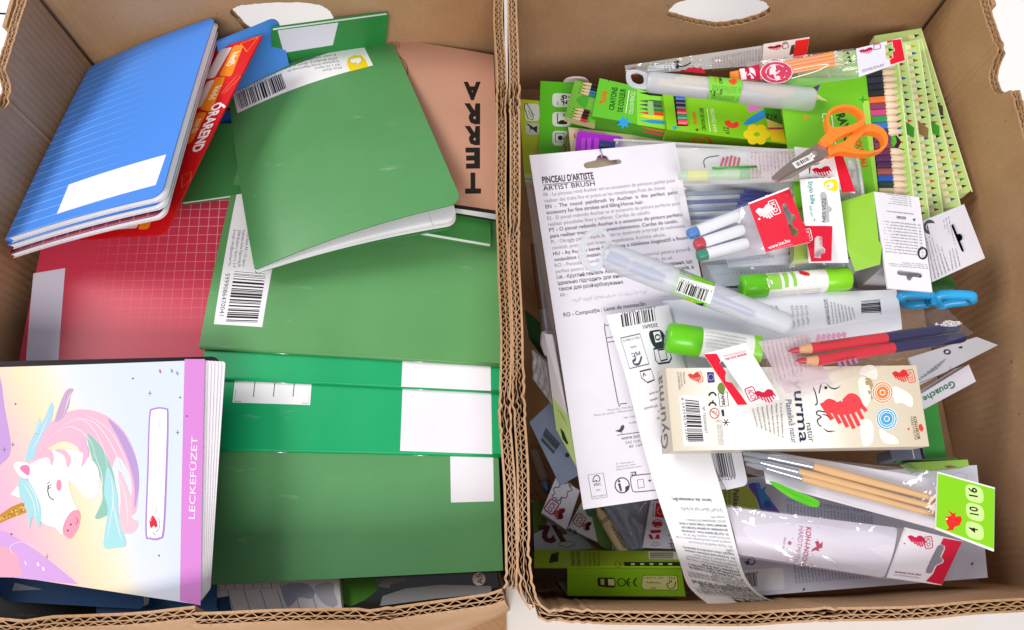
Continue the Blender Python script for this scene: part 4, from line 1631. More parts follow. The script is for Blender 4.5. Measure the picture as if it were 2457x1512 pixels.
t, pt = card('hang_pack', 'olive yellow pack with a pencil pictogram against the box wall', 'pack', px(A, (118, 848), (292, 862), (305, 1560), (165, 1560)), [.098, .098, .085, .085], .006, M('#a7b41e'), body='pack_body')
pt.quad(px(A, (165, 885), (290, 890), (290, 1035), (172, 1035)), '#c5cdbf', 0, 'pictogram_tile', r=.003)
pt.line(px(A, (165, 890), (185, 885), (240, 985), (235, 1025), (195, 1015), (165, 930)), 2, '#20241a', 1, 'pictogram', closed=True)
pt.line(px(A, (195, 945), (225, 1005)), 1.4, '#20241a', 1, 'pictogram')
pt.line(px(A, (212, 935), (238, 990)), 1.4, '#20241a', 1, 'pictogram')
pt.quad(px(A, (170, 1052), (290, 1055), (290, 1152), (178, 1152)), '#aeb8a8', 0, 'pictogram_tile#2', r=.003)
pt.poly(px(A, (180, 1060), (200, 1060), (215, 1110), (195, 1140), (240, 1090), (275, 1075), (270, 1140)), '#20241a', 1, 'pictogram#2')
pt.line(px(C, (165, 340), (240, 352)), 4, '#3a6f7a', 0)

# ---------------------------------------------------------------- far side
t, pt = card('hang_card', 'bright green hang card with three pale pictogram tiles', 'hang card', px(A, (300, 692), (720, 716), (720, 1400), (284, 1400)), [.098, .098, .092, .092], .002, (M('#5cc41a'), M('#dfe8cf', 'paper')), body='card')
for i, (y0, y1, x1) in enumerate(((795, 915, 575), (955, 1082, 560), (1115, 1246, 560))):
    pt.quad(px(A, (402, y0), (x1, y0 + 8), (x1, y1 + 4), (402, y1)), '#dfeadd', 0, 'pictogram_tile#%d' % i, r=.004)
pt.text('0,7', A(480, 812), A(480, 892), '#1c2418', bold=.03, h=14)
pt.text('mm', A(440, 868), A(440, 898), '#1c2418', h=6)
pt.line(px(A, (496, 812), (496, 900)), 2.2, '#1c2418', 1)
pt.text('S W', A(540, 820), A(540, 895), '#1c2418', bold=.02, h=8)
pt.line(px(A, (446, 970), (446, 1058)), 2.2, '#1c2418', 1)
pt.text('B', A(495, 975), A(495, 998), '#1c2418', bold=.02, h=9)
pt.poly(px(A, (450, 1060), (470, 1030), (520, 1030), (525, 1062)), '#1c2418', 1, sm=3)
pt.line(px(A, (430, 1142), (500, 1142), (500, 1215), (430, 1212)), 2, '#1c2418', 1, closed=True)
pt.disc(A(470, 1180), 6, '#1c2418', 1)
t = thing('hang_tab', 'round white tab end standing behind the green hang card', 'tab', P(*RC(430, 240), .08))
q = Patch(px(RC, (255, 190), (610, 190), (610, 330), (255, 330)), [.104, .104, .09, .09])
cutout('tab', q, px(RC, (262, 275), (300, 225), (380, 200), (500, 200), (570, 220), (605, 262), (600, 330), (262, 330)), [], .0015, M('#e9d9dc', 'paper'), t, sm=3)
t, pt = card('leaflet', 'olive leaflet with a drawn curl under the cream blister card', 'leaflet', px(A, (545, 1095), (585, 1150), (600, 1420), (420, 1420)), [.1, .1, .098, .096], .001, M('#8e9a4e', 'paper'), body='sheet')
pt.line(px(A, (500, 1200), (525, 1165), (525, 1210), (500, 1250), (520, 1265), (500, 1300)), 1.6, '#2b3018', 1, sm=3)
# cream blister with purple tray
t, pt = card('sharpener_pack', 'cream blister card holding a purple tray, under the brush card top', 'blister pack', px(A, (538, 1086), (1420, 1195), (1420, 1480), (580, 1480)), [.106, .106, .108, .108], .0015, M('#e5d8b4', 'paper'), body='backing_card')
tr = Patch(px(A, (612, 1118), (1010, 1170), (990, 1318), (600, 1290)), [.1135, .1135, .114, .114])
tb = slab('purple_tray', tr, .007, M('#a41cc4', 'plastic'), t, r=.003)
for x in (650, 700, 765):
    q = Patch(px(A, (x, 1175), (x + 38, 1180), (x + 30, 1300), (x - 6, 1298)), .1155)
    slab('tray_rib', q, .002, M('#b43cd2', 'plastic'), tb, r=.001)
p0, p1 = P(*A(800, 1245), .120), P(*A(935, 1262), .120)
r = 13 / ppm(*A(800, 1245), .12)
lathe('blue_cap', p0, p1, [(0, r * .9), (.04, r), (1, r)], M('#22346e', 'plastic'), t, n=12, smooth=False)
pt.poly(px(A, (585, 1150), (600, 1140), (598, 1170), (610, 1180), (590, 1185)), '#c8452a', 0)
pt.text('stationery', A(625, 1112), A(665, 1118), '#4a3a20', h=4)

# large clear case across the middle
t = thing('clear_case', 'long clear plastic case with rounded corners under the scissors and pens', 'plastic case', P(1780, 420, .09))
cs = Patch([(1474, 336), (2062, 372), (2080, 492), (1480, 398)], [.114, .153, .154, .116])
slab('case_lid', cs, .003, film(.3, '#e8edf0', 'case_plastic'), t, r=.008)
L_ = [cs.S(u, v, .0008) for u, v in ((.01, .2), (.015, .06), (.04, .02), (.5, .015), (.96, .02), (.985, .06), (.99, .3), (.99, .9))]
sweep('case_rim', [Vector(p) for p in smooth_line(L_, 6)], .0011, film(.5, '#f6f8f8', 'case_rim_plastic'), t, n=8)
t2, pt = card('backing_insert', 'white insert card with barcode inside the clear plastic case', 'card', [(1490, 345), (2050, 382), (2066, 490), (1490, 398)], [.1095, .1495, .150, .111], .001, M('#eeeff3', 'paper'), r=.006)
pt.barcode(px(RD, (905, 800), (1150, 830), (1140, 930), (925, 925)), 2, seed=9, n=70)
pt.text('8 590', RD(1165, 815), RD(1080, 800), '#20242c', h=7)
pt.line(px(RD, (1150, 1010), (1175, 1030), (1160, 1060), (1185, 1095)), 3, '#16181c', 1, sm=3)


# colour pencil carton with tray
def printed_pencils(pt, f, x0, x1, x2, ys, cols, slope, w):
    for (y, c) in zip(ys, cols):
        pt.poly([f(x0, y), f(x1, y - w + slope * (x1 - x0)), f(x2, y - w + slope * (x2 - x0)), f(x2, y + w + slope * (x2 - x0)), f(x1, y + w + slope * (x1 - x0))], c, 1, 'printed_pencil#%d' % int(y))


z4 = .121
bt = Patch([RC(750, 200), (1655, 236), (1602, 311), RC(650, 705)], z4)
t = thing('pencil_carton', 'green colour pencil carton with tray pulled out at one end', 'pencil box', bt.S(.5, .5, -.016))
slab('carton_body', bt, .016, (M('#63c02c'), M('#57ad2a')), t)
sd = side(bt, 'bottom', .016)
sd.owner, sd.base = bt.owner, .0003
tray = Patch(px(RC, (422, 225), (730, 305), (690, 815), (285, 712)), [z4 - .004] * 4)
tt = slab('pencil_tray', tray, .006, (M('#6fae34'), M('#d9c89a', 'paper')), t)
for i, (x, y, c) in enumerate(((560, 275, '#1c1c1e'), (548, 320, '#1c1c1e'), (535, 362, '#2b6a8a'), (525, 400, '#2b6a8a'), (455, 615, '#3a1410'), (440, 655, '#3a1410'), (425, 695, '#1c1c1e'), (415, 735, '#c2242a'))):
    a, b = RC(x - 30, y - 8), RC(x + 100, y + 22)
    p0, p1 = P(*a, z4 - .003), P(*b, z4 - .003)
    r = 4.0 / ppm(*a, z4)
    lathe('pencil', p0, p1, [(0, r * .35), (.45, r), (.8, r * 1.05), (1, r * .9)], M('#cdb48c', 'wood'), tt, n=8)
    lathe('pencil_barrel', p0.lerp(p1, .86), p0.lerp(p1, 1.5), [(0, r), (1, r)], M(c, 'plastic'), tt, n=8)
    tray.poly(px(RC, (x - 62, y - 12), (x - 36, y - 12), (x - 40, y + 2)), '#22301a', 1, 'pencil_point#%d' % i)
tray.poly(px(RC, (440, 480), (560, 415), (610, 430), (570, 590), (520, 580), (470, 540)), '#3f9a20', 2, 'window', sm=3)
bt.text('Auchan', RC(832, 525), RC(842, 372), '#e2501c', bold=.03, h=14, part='logo')
bt.poly(px(RC, (735, 530), (770, 490), (790, 540), (750, 540)), '#e2501c', 1, 'logo')
bt.text('CRAYONS', RC(938, 630), RC(990, 325), '#1f5418', bold=.03, h=12.5)
bt.text('DE COULEUR', RC(1052, 650), RC(1100, 345), '#1f5418', bold=.03, h=12.5)
bt.line(px(RC, (1098, 665), (1143, 362)), 1.8, '#e6f5cf', 1)
bt.text('COLOUR PENCILS', RC(1190, 680), RC(1225, 380), '#dff2c8', h=10)
bt.poly(px(RC, (860, 240), (872, 228), (880, 242), (868, 252)), '#3a6a1e', 1)
bt.quad([RC(1245, 300), RC(1600, 400), RC(1640, 882), RC(1250, 820)], '#86d43a', 0, 'pencil_panel')
printed_pencils(bt, RC, 1270, 1420, 1595, (350, 395, 500, 550, 605, 655, 700), ('#1f4a26', '#1a1f1a', '#3a6a34', '#4a4556', '#2f7a34', '#d8421a', '#f0d21e'), .08, 24)
printed_pencils(bt, RC, 1275, 1440, 1620, (765,), ('#2e8ec4',), .08, 24)
bt.poly(px(RC, (1390, 500), (1460, 510), (1475, 690), (1405, 700), (1385, 600)), '#8cc46a', 3, 'pencil_panel')
star = []
for i in range(14):
    a = i * pi / 7
    k = (95, 48)[i % 2]
    star.append(RC(1070 + k * cos(a) * 1.05, 790 + k * sin(a) * .95))
bt.poly([p for p in star], '#2a9ad8', 1, 'star')
for k, c in enumerate(('#f07a28', '#f25a86')):
    sd.quad([RC(1290, 835 + 50 * k), RC(1625, 895 + 45 * k), RC(1622, 925 + 45 * k), RC(1400, 880 + 50 * k)], c, 1, 'printed_pencil#s%d' % k)

# wax crayon carton
wt = Patch([(1590, 226), (1876, 258), (1892, 347), (1601, 311)], .127)
t = thing('crayon_carton', 'lime wax crayon carton with a die-cut window and printed yellow flower', 'crayon box', wt.S(.5, .5, -.018))
slab('carton_body', wt, .018, (M('#86cf1c'), M('#7cc01e')), t)
sd = side(wt, 'bottom', .018)
sd.owner, sd.base = wt.owner, .0003
wt.poly(px(A, (1436, 822), (1530, 832), (1562, 1078), (1468, 1078)), '#1c1c20', 0, 'window')
for i, (y, c) in enumerate(((845, '#1f62c8'), (880, '#2a2a4a'), (915, '#23203c'), (960, '#dc2742'), (1005, '#1e9a66'), (1045, '#e8455e'))):
    x = 1450 + (y - 830) * .11
    a, b = A(x, y), A(x + 78, y + 4)
    p0, p1 = P(*a, .1265), P(*b, .1265)
    lathe('crayon', p0, p1, [(0, .0026), (1, .0026)], M(c, 'plastic'), t, n=10)
wt.text('Auchan', A(1640, 1070), A(1622, 960), '#e2501c', bold=.03, h=9, part='logo')
wt.text('CRAYON DE CIRE', A(1715, 1118), A(1690, 925), '#1f4a14', bold=.03, h=8.5)
wt.line(px(A, (1752, 1128), (1725, 930)), 1.6, '#e9f6d4', 1)
wt.text('WAX CRAYON', A(1815, 1135), A(1782, 935), '#e9f6d4', h=9)
wt.text('x12', A(1918, 1150), A(1905, 1090), '#1f4a14', bold=.02, h=12)
wt.poly(px(A, (1872, 1040), (1920, 1030), (1935, 1055), (1985, 1040), (1995, 1080), (1950, 1098), (1900, 1085)), '#e8402a', 1, 'bird', sm=3)
wt.poly(px(A, (2035, 1065), (2100, 1000), (2230, 930), (2262, 962), (2230, 1000), (2110, 1060)), '#2f94de', 1, 'printed_crayon', sm=3)
wt.poly(px(A, (2060, 905), (2130, 900), (2210, 918), (2140, 950), (2085, 965)), '#d67ac0', 1, 'printed_crayon#2')
for k in range(6):
    a = k * pi / 3
    wt.poly([A(2150 + 70 * cos(a) + 45 * cos(b), 1150 + 55 * sin(a) + 40 * sin(b)) for b in [i * pi / 6 for i in range(12)]], '#f6dc1a', 1 + .1 * k, 'flower')
wt.poly(px(A, (1622, 1105), (1655, 1100), (1640, 1128)), '#3d4a1c', 1)
star = [A(1450 + (30, 15)[i % 2] * cos(i * pi / 5), 1092 + (24, 12)[i % 2] * sin(i * pi / 5)) for i in range(10)]
wt.poly(star, '#2aa0b4', 1, 'star')
wt.quad([RD(70, 85), RD(262, 100), RD(292, 270), RD(90, 205)], '#3f8a24', 2, 'end_panel')
wt.text('x12', RD(235, 175), RD(95, 150), '#12200c', bold=.03, h=13)
wt.line(px(RD, (95, 205), (290, 275)), 3, '#7a4a1c', 3)
wt.quad(px(RD, (100, 215), (290, 285), (300, 315), (120, 315)), '#e8d068', 2, 'end_panel')
wt.quad(px(RD, (122, 318), (300, 320), (302, 338), (128, 342)), '#c2305e', 3, 'end_panel')
wt.quad(px(RD, (130, 345), (302, 342), (332, 500), (160, 480)), '#f2cf1a', 2, 'end_panel')
sd.ring(A(1640, 1215), 11, 6, '#e8661e', 1)
sd.line(px(A, (1700, 1175), (1740, 1180), (1760, 1215), (1745, 1240)), 6, '#e8561e', 1, sm=3)

# ---------------------------------------------------------------- pencil bags at the back
t = thing('pencil_bag', 'clear pencil bag with red and white header lying against the back wall', 'pencil bag', P(1700, 160, .09))
z = .124
pt = bag(t, [RA(80, 560), RB(90, 300), RB(80, 600), RA(100, 690)], [z, z, z - .004, z - .006], .007, film(.38, '#f1f0ee', 'printed_film'), 11)
pt.line(px(RA, (760, 520), (830, 500), (800, 545), (860, 575), (930, 560), (995, 520)), 3, '#20181c', 1, 'logo', sm=4)
pt.disc(RA(808, 585), 3.6, '#20181c', 1, 'logo')
pt.poly(px(RA, (850, 640), (875, 620), (930, 620), (960, 590), (1000, 595), (1040, 580), (1090, 600), (1130, 585), (1200, 650), (1190, 672)), '#cf1f36', 1, 'logo')
for k in range(17):
    x = 1275 + k * 40
    pt.text(SMALL[k % 8][5:24], RA(x + 14, 450 - k * 7.5), RA(x + 22, 640 - k * 3), '#9a6a60', h=4.2)
pt.quad(px(RA, (395, 575), (760, 520), (775, 610), (400, 640)), '#e3e6ec', 0, 'sticker')
for k in range(3):
    pt.text(SMALL[k][5:14], RA(620 + k * 42, 550 - k * 8), RA(630 + k * 42, 628 - k * 8), '#3c4050', h=5)
pt.line(px(RA, (140, 620), (230, 595)), 4, '#b03a30', 1)
pt.line(px(RA, (165, 725), (235, 720), (240, 665)), 4.5, '#c0282c', 1)
hd = header(t, px(RB, (85, 282), (775, 175), (722, 492), (72, 592)), [z + .003] * 4, .0006, M('#e6d4cc', 'paper'), holes=[px(RB, (500, 300), (552, 282), (548, 345), (575, 362), (560, 390), (528, 430), (470, 452), (472, 420))])
hd.quad(px(RB, (562, 232), (770, 200), (720, 490), (520, 498)), '#e0180f', 0, 'red_band')
hd.heart(RB(140, 320), (32, -6), (5, 12), '#d02a3e')
hd.ico(RB(410, 308), (6.5, -1.5), (1, 6), '#54404a')
hd.text('www.ico.eu', RB(135, 545), RB(440, 492), '#8a6a66', h=4)

t = thing('pencil_bag', 'clear bag of orange graphite pencils with a white and red header', 'pencil bag', P(1950, 160, .1))
z = .159
for i, (yl, yr) in enumerate(((650, 430), (690, 480), (745, 535), (790, 590))):
    a, b, c2 = RB(-420, yl + 80), RB(1115 + 8 * i, yr), RB(1305 + 10 * i, yr - 22 + 12 * (i - 1))
    pc = thing('pencil', 'orange graphite pencil, %s of four in the clear bag' % ('first from the back wall', 'second from the back wall', 'third from the back wall', 'farthest from the back wall')[i], 'pencil', P(*b, z - .006), 'orange pencils in a bag')
    zz = z - .0015
    p0, p1, p2 = P(*a, zz - .016), P(*b, zz), P(*c2, zz)
    r = 5.2 / ppm(*b, zz)
    lathe('barrel', p0, p1, [(0, r), (1, r)], M('#ee8a1a', 'plastic'), pc, n=6, smooth=False)
    lathe('wood', p1, p2, [(0, r * .95), (.8, r * .3), (.8, r * .28)], M('#e2d2b4', 'wood'), pc, n=10)
    lathe('lead', p1.lerp(p2, .79), p2, [(0, r * .3), (1, r * .05)], M('#23232a', 'plastic'), pc, n=8)
pt = bag(t, [RB(-180, 560), RB(1440, 345), RB(1515, 790), RB(-60, 1000)], [z - .012, z + .003, z + .001, z - .012], .008, film(.08, '#e6eef0', 'bag_plastic'), 12)
pt.quad([RA(1665, 625), RA(1950, 545), RA(1965, 775), RA(1690, 750)], '#c0123e', 1, 'brand_band')
pt.text('H', RA(1700, 750), RA(1905, 730), '#f2dce0', bold=.08, h=23)
pt.disc(RA(2185, 660), 38, '#c83a5a', 2, 'emblem', ry=26)
pt.ring(RA(2185, 660), 38, 2.4, '#f0d8dc', 3, 'emblem', ry=26)
pt.ring(RA(2185, 660), 25, 2.0, '#f0d8dc', 3, 'emblem', ry=18)
pt.poly(px(RA, (2090, 560), (2170, 545), (2180, 620), (2240, 640), (2260, 740), (2180, 780), (2150, 700), (2090, 690)), '#f0d8dc', 4, 'emblem')
pt.line(px(RB, (530, 670), (860, 610), (1045, 590), (1000, 630), (850, 700), (500, 800)), 2.2, '#fbf4e8', 1, sm=4)
for k, sx in enumerate((1330, 1350, 1365)):
    pt.text('4', RB(sx - 20, 450 + 60 * k), RB(sx + 40, 440 + 60 * k), '#20242c', bold=.02, h=7)
pt.text('shs', RB(1140, 650), RB(1210, 790), '#9aa0b0', h=9)
pt.text('ens', RB(1010, 690), RB(1060, 790), '#aab0c0', h=7)
hd = header(t, px(RB, (1470, 350), (2145, 188), (2208, 530), (1515, 772)), [z + .004] * 4, .0007, M('#e8e6f0', 'paper'),
            holes=[px(RB, (1900, 300), (1985, 262), (2015, 250), (2010, 320), (2045, 345), (2040, 390), (2010, 410), (2020, 480), (1990, 505), (1930, 515), (1912, 470))])
hd.poly(px(RB, (1930, 236), (2140, 205), (2200, 525), (1985, 592), (1968, 525), (2026, 480), (2012, 408), (2045, 385), (2045, 350), (2020, 330), (2015, 245), (1932, 275)), '#e01228', 0, 'red_band')
hd.heart(RB(1510, 372), (31, -8), (5, 13), '#d01c5a')
hd.ico(RB(1782, 318), (7.5, -2), (1.4, 6.5), '#b03a60')
hd.text('www.ico.eu', RB(1555, 690), RB(1885, 590), '#5a5468', h=5)
hd.text('ICO INTERNATIONAL', RB(1560, 712), RB(1885, 612), '#6a6478', h=3)


# frosted tubes
def tube(label, a, b, z, r0, r1, tabpts, tabhole):
    p0, p1 = P(*a, z), P(*b, z)
    ra, rb2 = r0 / ppm(*a, z), r1 / ppm(*b, z)
    t = thing('plastic_tube', label, 'tube', (p0 + p1) / 2 - Vector((0, 0, ra)))
    lathe('tube_body', p0, p1, [(0, ra * .8), (.02, ra), (.3, ra * 1.02), (.98, rb2), (1, rb2 * .85)], frosted(), t, n=32)
    q = Patch(tabpts, z)
    xs = [p[0] for p in tabpts]
    cutout('hang_loop', q, tabpts, [tabhole], .0012, frosted(), t, sm=4, own=False)
    return t, Round(p0, p1, ra * 1.03, rb2 * 1.03), p0, p1, ra


t, rd, p0, p1, ra = tube('frosted tube of cream wooden sticks with a green label, across the carton tops', RA(390, 785), B(472, 858), .152, 25, 29,
                         px(RA, (98, 710), (115, 640), (200, 615), (320, 640), (410, 690), (410, 850), (330, 885), (200, 860), (120, 800)), px(RA, (165, 690), (240, 655), (330, 690), (345, 790), (280, 820), (190, 780)))
rd.owner = t
for i, (q0, q1, o) in enumerate((((545, 790), (1230, 860), 0), ((780, 770), (1260, 800), .003), ((850, 740), (1300, 780), .002), ((1880, 880), (2430, 930), .001), ((1720, 860), (2350, 960), 0))):
    a, b = P(*RA(*q0), .152 + o), P(*RA(*q1), .152 + o)
    st = thing('wooden_stick', 'cream wooden stick inside the frosted tube of sticks', 'stick', (a + b) / 2, 'sticks in the tube')
    u = (b - a).normalized()
    s_ = u.cross(Vector((0, 0, 1))).normalized() * .0026
    n_ = Vector((0, 0, .0012))
    obj('stick_body', [a + s_ + n_, a - s_ + n_, b - s_ + n_, b + s_ + n_, a + s_ - n_, a - s_ - n_, b - s_ - n_, b + s_ - n_], [(0, 1, 2, 3), (4, 7, 6, 5), (0, 4, 5, 1), (1, 5, 6, 2), (2, 6, 7, 3), (3, 7, 4, 0)], M('#f0cc78', 'wood'), st)
rd.poly(px(RA, (1235, 690), (1680, 745), (1710, 850), (1690, 960), (1650, 1085), (1225, 1022), (1255, 900), (1250, 800)), '#7fcf3c', 0, 'label')
rd.text('Auchan', RA(1330, 800), RA(1310, 720), '#e2701c', h=7)
rd.text('COMPAS', RA(1395, 820), RA(1370, 720), '#1f4a14', bold=.02, h=8)
rd.poly(px(RA, (1515, 780), (1560, 760), (1600, 750), (1640, 790), (1600, 830), (1560, 825)), '#e8501e', 1, 'bird', sm=3)
rd.text('0,1g/r', RA(1430, 960), RA(1255, 955), '#1f4a14', bold=.02, h=11)
for k in range(4):
    rd.text(SMALL[k], RA(1690, 880 + k * 22), RA(1290, 845 + k * 22), '#3a7a24', h=2.6)
for k in range(4):
    rd.text(SMALL[k + 3], RA(1660, 1000 + k * 20), RA(1280, 975 + k * 12), '#3a7a24', h=2.4)

t, rd, p0, p1, ra = tube('frosted tube holding a blue compass with a green barcode label, on the brush card', C(866, 992), G(1130, 300), .172, 33, 27,
                         px(C, (640, 890), (690, 800), (790, 760), (880, 800), (905, 880), (860, 960), (830, 1090), (750, 1130), (670, 1080), (620, 980)), px(C, (690, 920), (730, 830), (810, 800), (860, 850), (820, 960), (790, 1070), (720, 1070)))
rd.owner = t
cp = thing('compass', 'blue drawing compass inside the frosted tube', 'compass', P(1640, 690, .165))
for nm, a, b, r_ in (('hinge_block', (880, 1000), (1060, 1075), 14), ('leg', (1070, 1085), (1360, 1200), 14), ('leg', (1640, 1290), (1960, 1430), 11), ('point', (1960, 1430), (2130, 1500), 9)):
    a3, b3 = P(*C(*a), .166), P(*C(*b), .166)
    r_ = r_ / ppm(*C(*a), .166)
    lathe(nm, a3, b3, [(0, r_), (.6, r_ * 1.08), (1, r_ * .75)], M('#2c55b8', 'plastic'), cp, n=12)
rd.poly(px(C, (1480, 1112), (1790, 1228), (1740, 1370), (1680, 1492), (1388, 1382), (1430, 1250)), '#84d43a', 0, 'label')
rd.poly(px(C, (1490, 1185), (1790, 1265), (1750, 1410), (1455, 1300)), '#f2f4f0', 1, 'sticker')
q = px(C, (1492, 1215), (1735, 1300), (1705, 1385), (1462, 1292))
rd.barcode(q, 3, seed=12, white=False, n=70)
rd.text('3 665257 369192', C(1768, 1318), C(1495, 1215), '#26262c', h=6)
for k in range(3):
    rd.text(SMALL[k], C(1785, 1262 - k * 24), C(1490, 1155 - k * 14), '#2e6a1c', h=3)
rd.poly(px(C, (1530, 1395), (1600, 1400), (1580, 1450), (1510, 1430)), '#e8d21c', 1, 'mark')
rd.poly(px(C, (1630, 1400), (1700, 1400), (1670, 1480), (1610, 1470)), '#23282a', 1, 'mark')

# ---------------------------------------------------------------- fanned colour pencil cartons
TIP = ['#20221c', '#8c2a1c', '#20221c', '#1c2e6a', '#8a5a1c', '#c2402a', '#b8a01e', '#1c6a8a', '#20221c', '#2e7a34', '#6a3a1c', '#1d4a8c']
EDG = [((1185, 372), (1285, 1300), (1375, 2060)), ((1262, 372), (1385, 1300), (1475, 1900)), ((1376, 340), (1500, 1300), (1590, 1850)), ((1402, 330), (1628, 1300), (1735, 1760)), ((1396, 242), (1735, 1300), (1835, 1640))]
ordn = ('topmost', 'second', 'third', 'fourth', 'lowest')
for i in range(4, -1, -1):
    z = (.146, .1365, .127, .1175, .108)[i]
    e0, e1, e2 = [B(*p) for p in EDG[i]]
    lx = 300 if i == 0 else 150
    pt = Patch([(e0[0] - lx * .75, e0[1] + lx * .12), e0, e2, (e2[0] - lx, e2[1] + lx * .16)], z)
    # bowed right edge
    mid = proj(pt.S(1, .5))
    dxm = (P(*e1, z) - pt.S(1, (e1[1] - e0[1]) / (e2[1] - e0[1]))).length
    t = thing('pencil_carton', 'lime colour pencil carton with a saw-tooth pencil tip border, %s of the fanned stack' % ordn[i], 'pencil box', pt.S(.5, .5, -.009), 'fanned pencil cartons')
    bm_ = slab('carton_body', pt, .009, (M('#bdd884' if i else '#b2d66c'), M('#d5e2a6', 'paper')), t, r=(0, 0, .004 if i == 4 else 0, 0))
    n = 30
    ax = Vector((e2[0] - e0[0], e2[1] - e0[1]))
    L = ax.length
    ax /= L
    nx = Vector((-ax.y, ax.x))
    nx = -nx if nx.x > 0 else nx
    step = 17.2
    k = 0
    s0 = 14
    while s0 < L - 8:
        c0 = Vector(e0) + ax * s0
        # light wood cone pointing to the border, coloured point at its end
        base, tip = c0 + nx * 36, c0 + nx * 9
        gap = i == 0 and 262 < s0 < 345
        if not gap:
            pt.poly([tuple(base - ax * 7.5), tuple(tip), tuple(base + ax * 7.5)], '#ecdfb6', 0, 'printed_cone#%d' % k)
            pt.poly([tuple(tip + nx * 12 - ax * 4.8), tuple(tip - nx * 1), tuple(tip + nx * 12 + ax * 3.2)], TIP[(k * 5 + i * 3) % 12], 1, 'printed_point#%d' % k)
        s0 += step
        k += 1
    pt.line([tuple(Vector(e0) + nx * 1.2), tuple(Vector(e2) + nx * 1.2)], 2.2, '#dcebb4', 1, 'edge_print')  # pale highlight painted along the carton's right edge
    if i:
        c0 = Vector(e0) + ax * (L * (.5, .47, .50, .52, .47)[i])
        pt.poly([tuple(c0 + nx * 30 - ax * 22), tuple(c0 + nx * 7), tuple(c0 + nx * 12 + ax * 24), tuple(c0 + nx * 32 + ax * 10)], ('#3c8c22', '#8a6a3e', '#3f9a22', '#4a4238')[i - 1], 2, 'hang_hole')
    if i == 0:
        top = pt
        # window with real pencils: barrels and sharpened wood
        cols = ['#17171b', '#1c1c24', '#2a2840', '#1d1c2a', '#202024', '#e8742a', '#8c3a5a', '#d0457e', '#2f9a4e', '#2f74c4', '#1e3c34', '#6a2a5e', '#8a3a4a', '#6a2450', '#5a2058', '#4c1f4e', '#a0524c', '#1f56b4', '#1c4034', '#d8c8a0']
        wl0, wl1 = Vector(B(905, 560)), Vector(E(600, 372))
        wr0, wr1 = Vector(B(1035, 545)), Vector(E(716, 372))
        nb = len(cols)
        for k, c in enumerate(cols):
            f = (k + .5) / nb
            a, b = wl0.lerp(wl1, f), wr0.lerp(wr1, f)
            gap = .55 < f < .66
            pa, pb = P(*a, z + .0006), P(*(b + (b - a) * .2), z + .0006)
            r = .00265
            pn = lathe('pencil', pa, pb, [(0, r), (1, r)], M(c, 'plastic'), t, n=6, smooth=False)
            if not gap:
                pc = P(*(b + (b - a).normalized() * 38), z + .0006)
                lathe('pencil_wood', P(*b, z + .0009), pc, [(0, r * .25), (.06, r * .8), (.2, r * 1.15), (.45, r * 1.12), (.8, r * .7), (1, r * .3)], M('#f0d6b8', 'wood'), pn, n=10)
        pt.poly(px(B, (1112, 1105), (1128, 1100), (1160, 1130), (1225, 1210), (1180, 1310), (1160, 1370), (1130, 1372), (1110, 1260)), '#3b1030', 3, 'hang_hole')
        pt.poly(px(B, (1100, 1110), (1130, 1100), (1180, 1180), (1185, 1220), (1160, 1260), (1110, 1262)), '#55b024', 4, 'hang_hole#2')
pt = top
cv = Patch([(1866, 188), B(925, 650), (2108, 462), (1912, 500)], .1485)
slab('front_panel', cv, .001, (M('#74c424'), M('#8cc838')), pt.owner.parent)
cv.quad([RD(1245, 0), RD(1330, 0), RD(1435, 1085), RD(1400, 1085)], '#a4d854', 1, 'fold_panel')
cv.text('RAY', RD(935, 165), RD(1010, 360), '#1d4412', bold=.04, h=20)
cv.text('NE', RD(962, 410), RD(1095, 690), '#1d4412', bold=.04, h=18)
cv.text('COLOUR', RD(760, 150), RD(820, 520), '#e6f6d0', bold=.01, h=14)
cv.line(px(RD, (880, 165), (935, 560)), 2.4, '#e6f6d0', 1)
cv.text('NOUVEAU', RD(1140, 420), RD(1250, 800), '#d2401c', bold=.04, h=15)
for c0, r_, c_ in ((RD(570, 195), 11, '#e88a1e'), (RB(1570, 1115), 11, '#2f9a2a')):
    cv.poly([(c0[0] + (r_, r_ * .3)[i % 2] * cos(i * pi / 4), c0[1] + (r_, r_ * .3)[i % 2] * sin(i * pi / 4)) for i in range(8)], c_, 2, 'star')
cv.poly(px(RB, (820, 930), (930, 885), (885, 1000)), '#5a2a8c', 2, 'triangle')
cv.poly(px(RB, (845, 1040), (890, 1035), (1045, 1140), (850, 1105)), '#d8e48c', 2, 'pencil_tip')

# ---------------------------------------------------------------- pens, markers, header cards in the middle
t = thing('pen_bag', 'crinkled clear bag with printed pink text holding a green pen', 'pen bag', P(1770, 400, .135))
z = .148
p0, p1 = P(*D(190, 315), z), P(*D(875, 298), z)
pn = thing('pen', 'green translucent pen with yellow grip in the crinkled bag', 'pen', p0.lerp(p1, .5) - Vector((0, 0, .005)))
r = 13 / ppm(*D(300, 300), z)
lathe('barrel', p0, p0.lerp(p1, .8), [(0, r * .8), (.1, r), (1, r)], M('#a5cf9c', 'plastic'), pn)
lathe('grip', p0.lerp(p1, .1), p0.lerp(p1, .34), [(0, r * 1.03), (1, r * 1.05)], M('#dbe04a', 'plastic'), pn)
lathe('cap', p0.lerp(p1, .74), p1, [(0, r * 1.06), (.9, r * .9), (1, r * .6)], M('#4fae3c', 'plastic'), pn)
sweep('clip', [p0.lerp(p1, .4) + Vector((0, .003, r)), p0.lerp(p1, .95) + Vector((0, .003, r * 1.1))], .0011, M('#3c9a3a', 'plastic'), pn, n=8)
pt = bag(t, px(D, (150, 78), (1190, 85), (1245, 360), (205, 400)), z + .004, .012, film(.3, '#f8f4f6', 'bag_plastic_hazy'), 21, .0014, n=36)
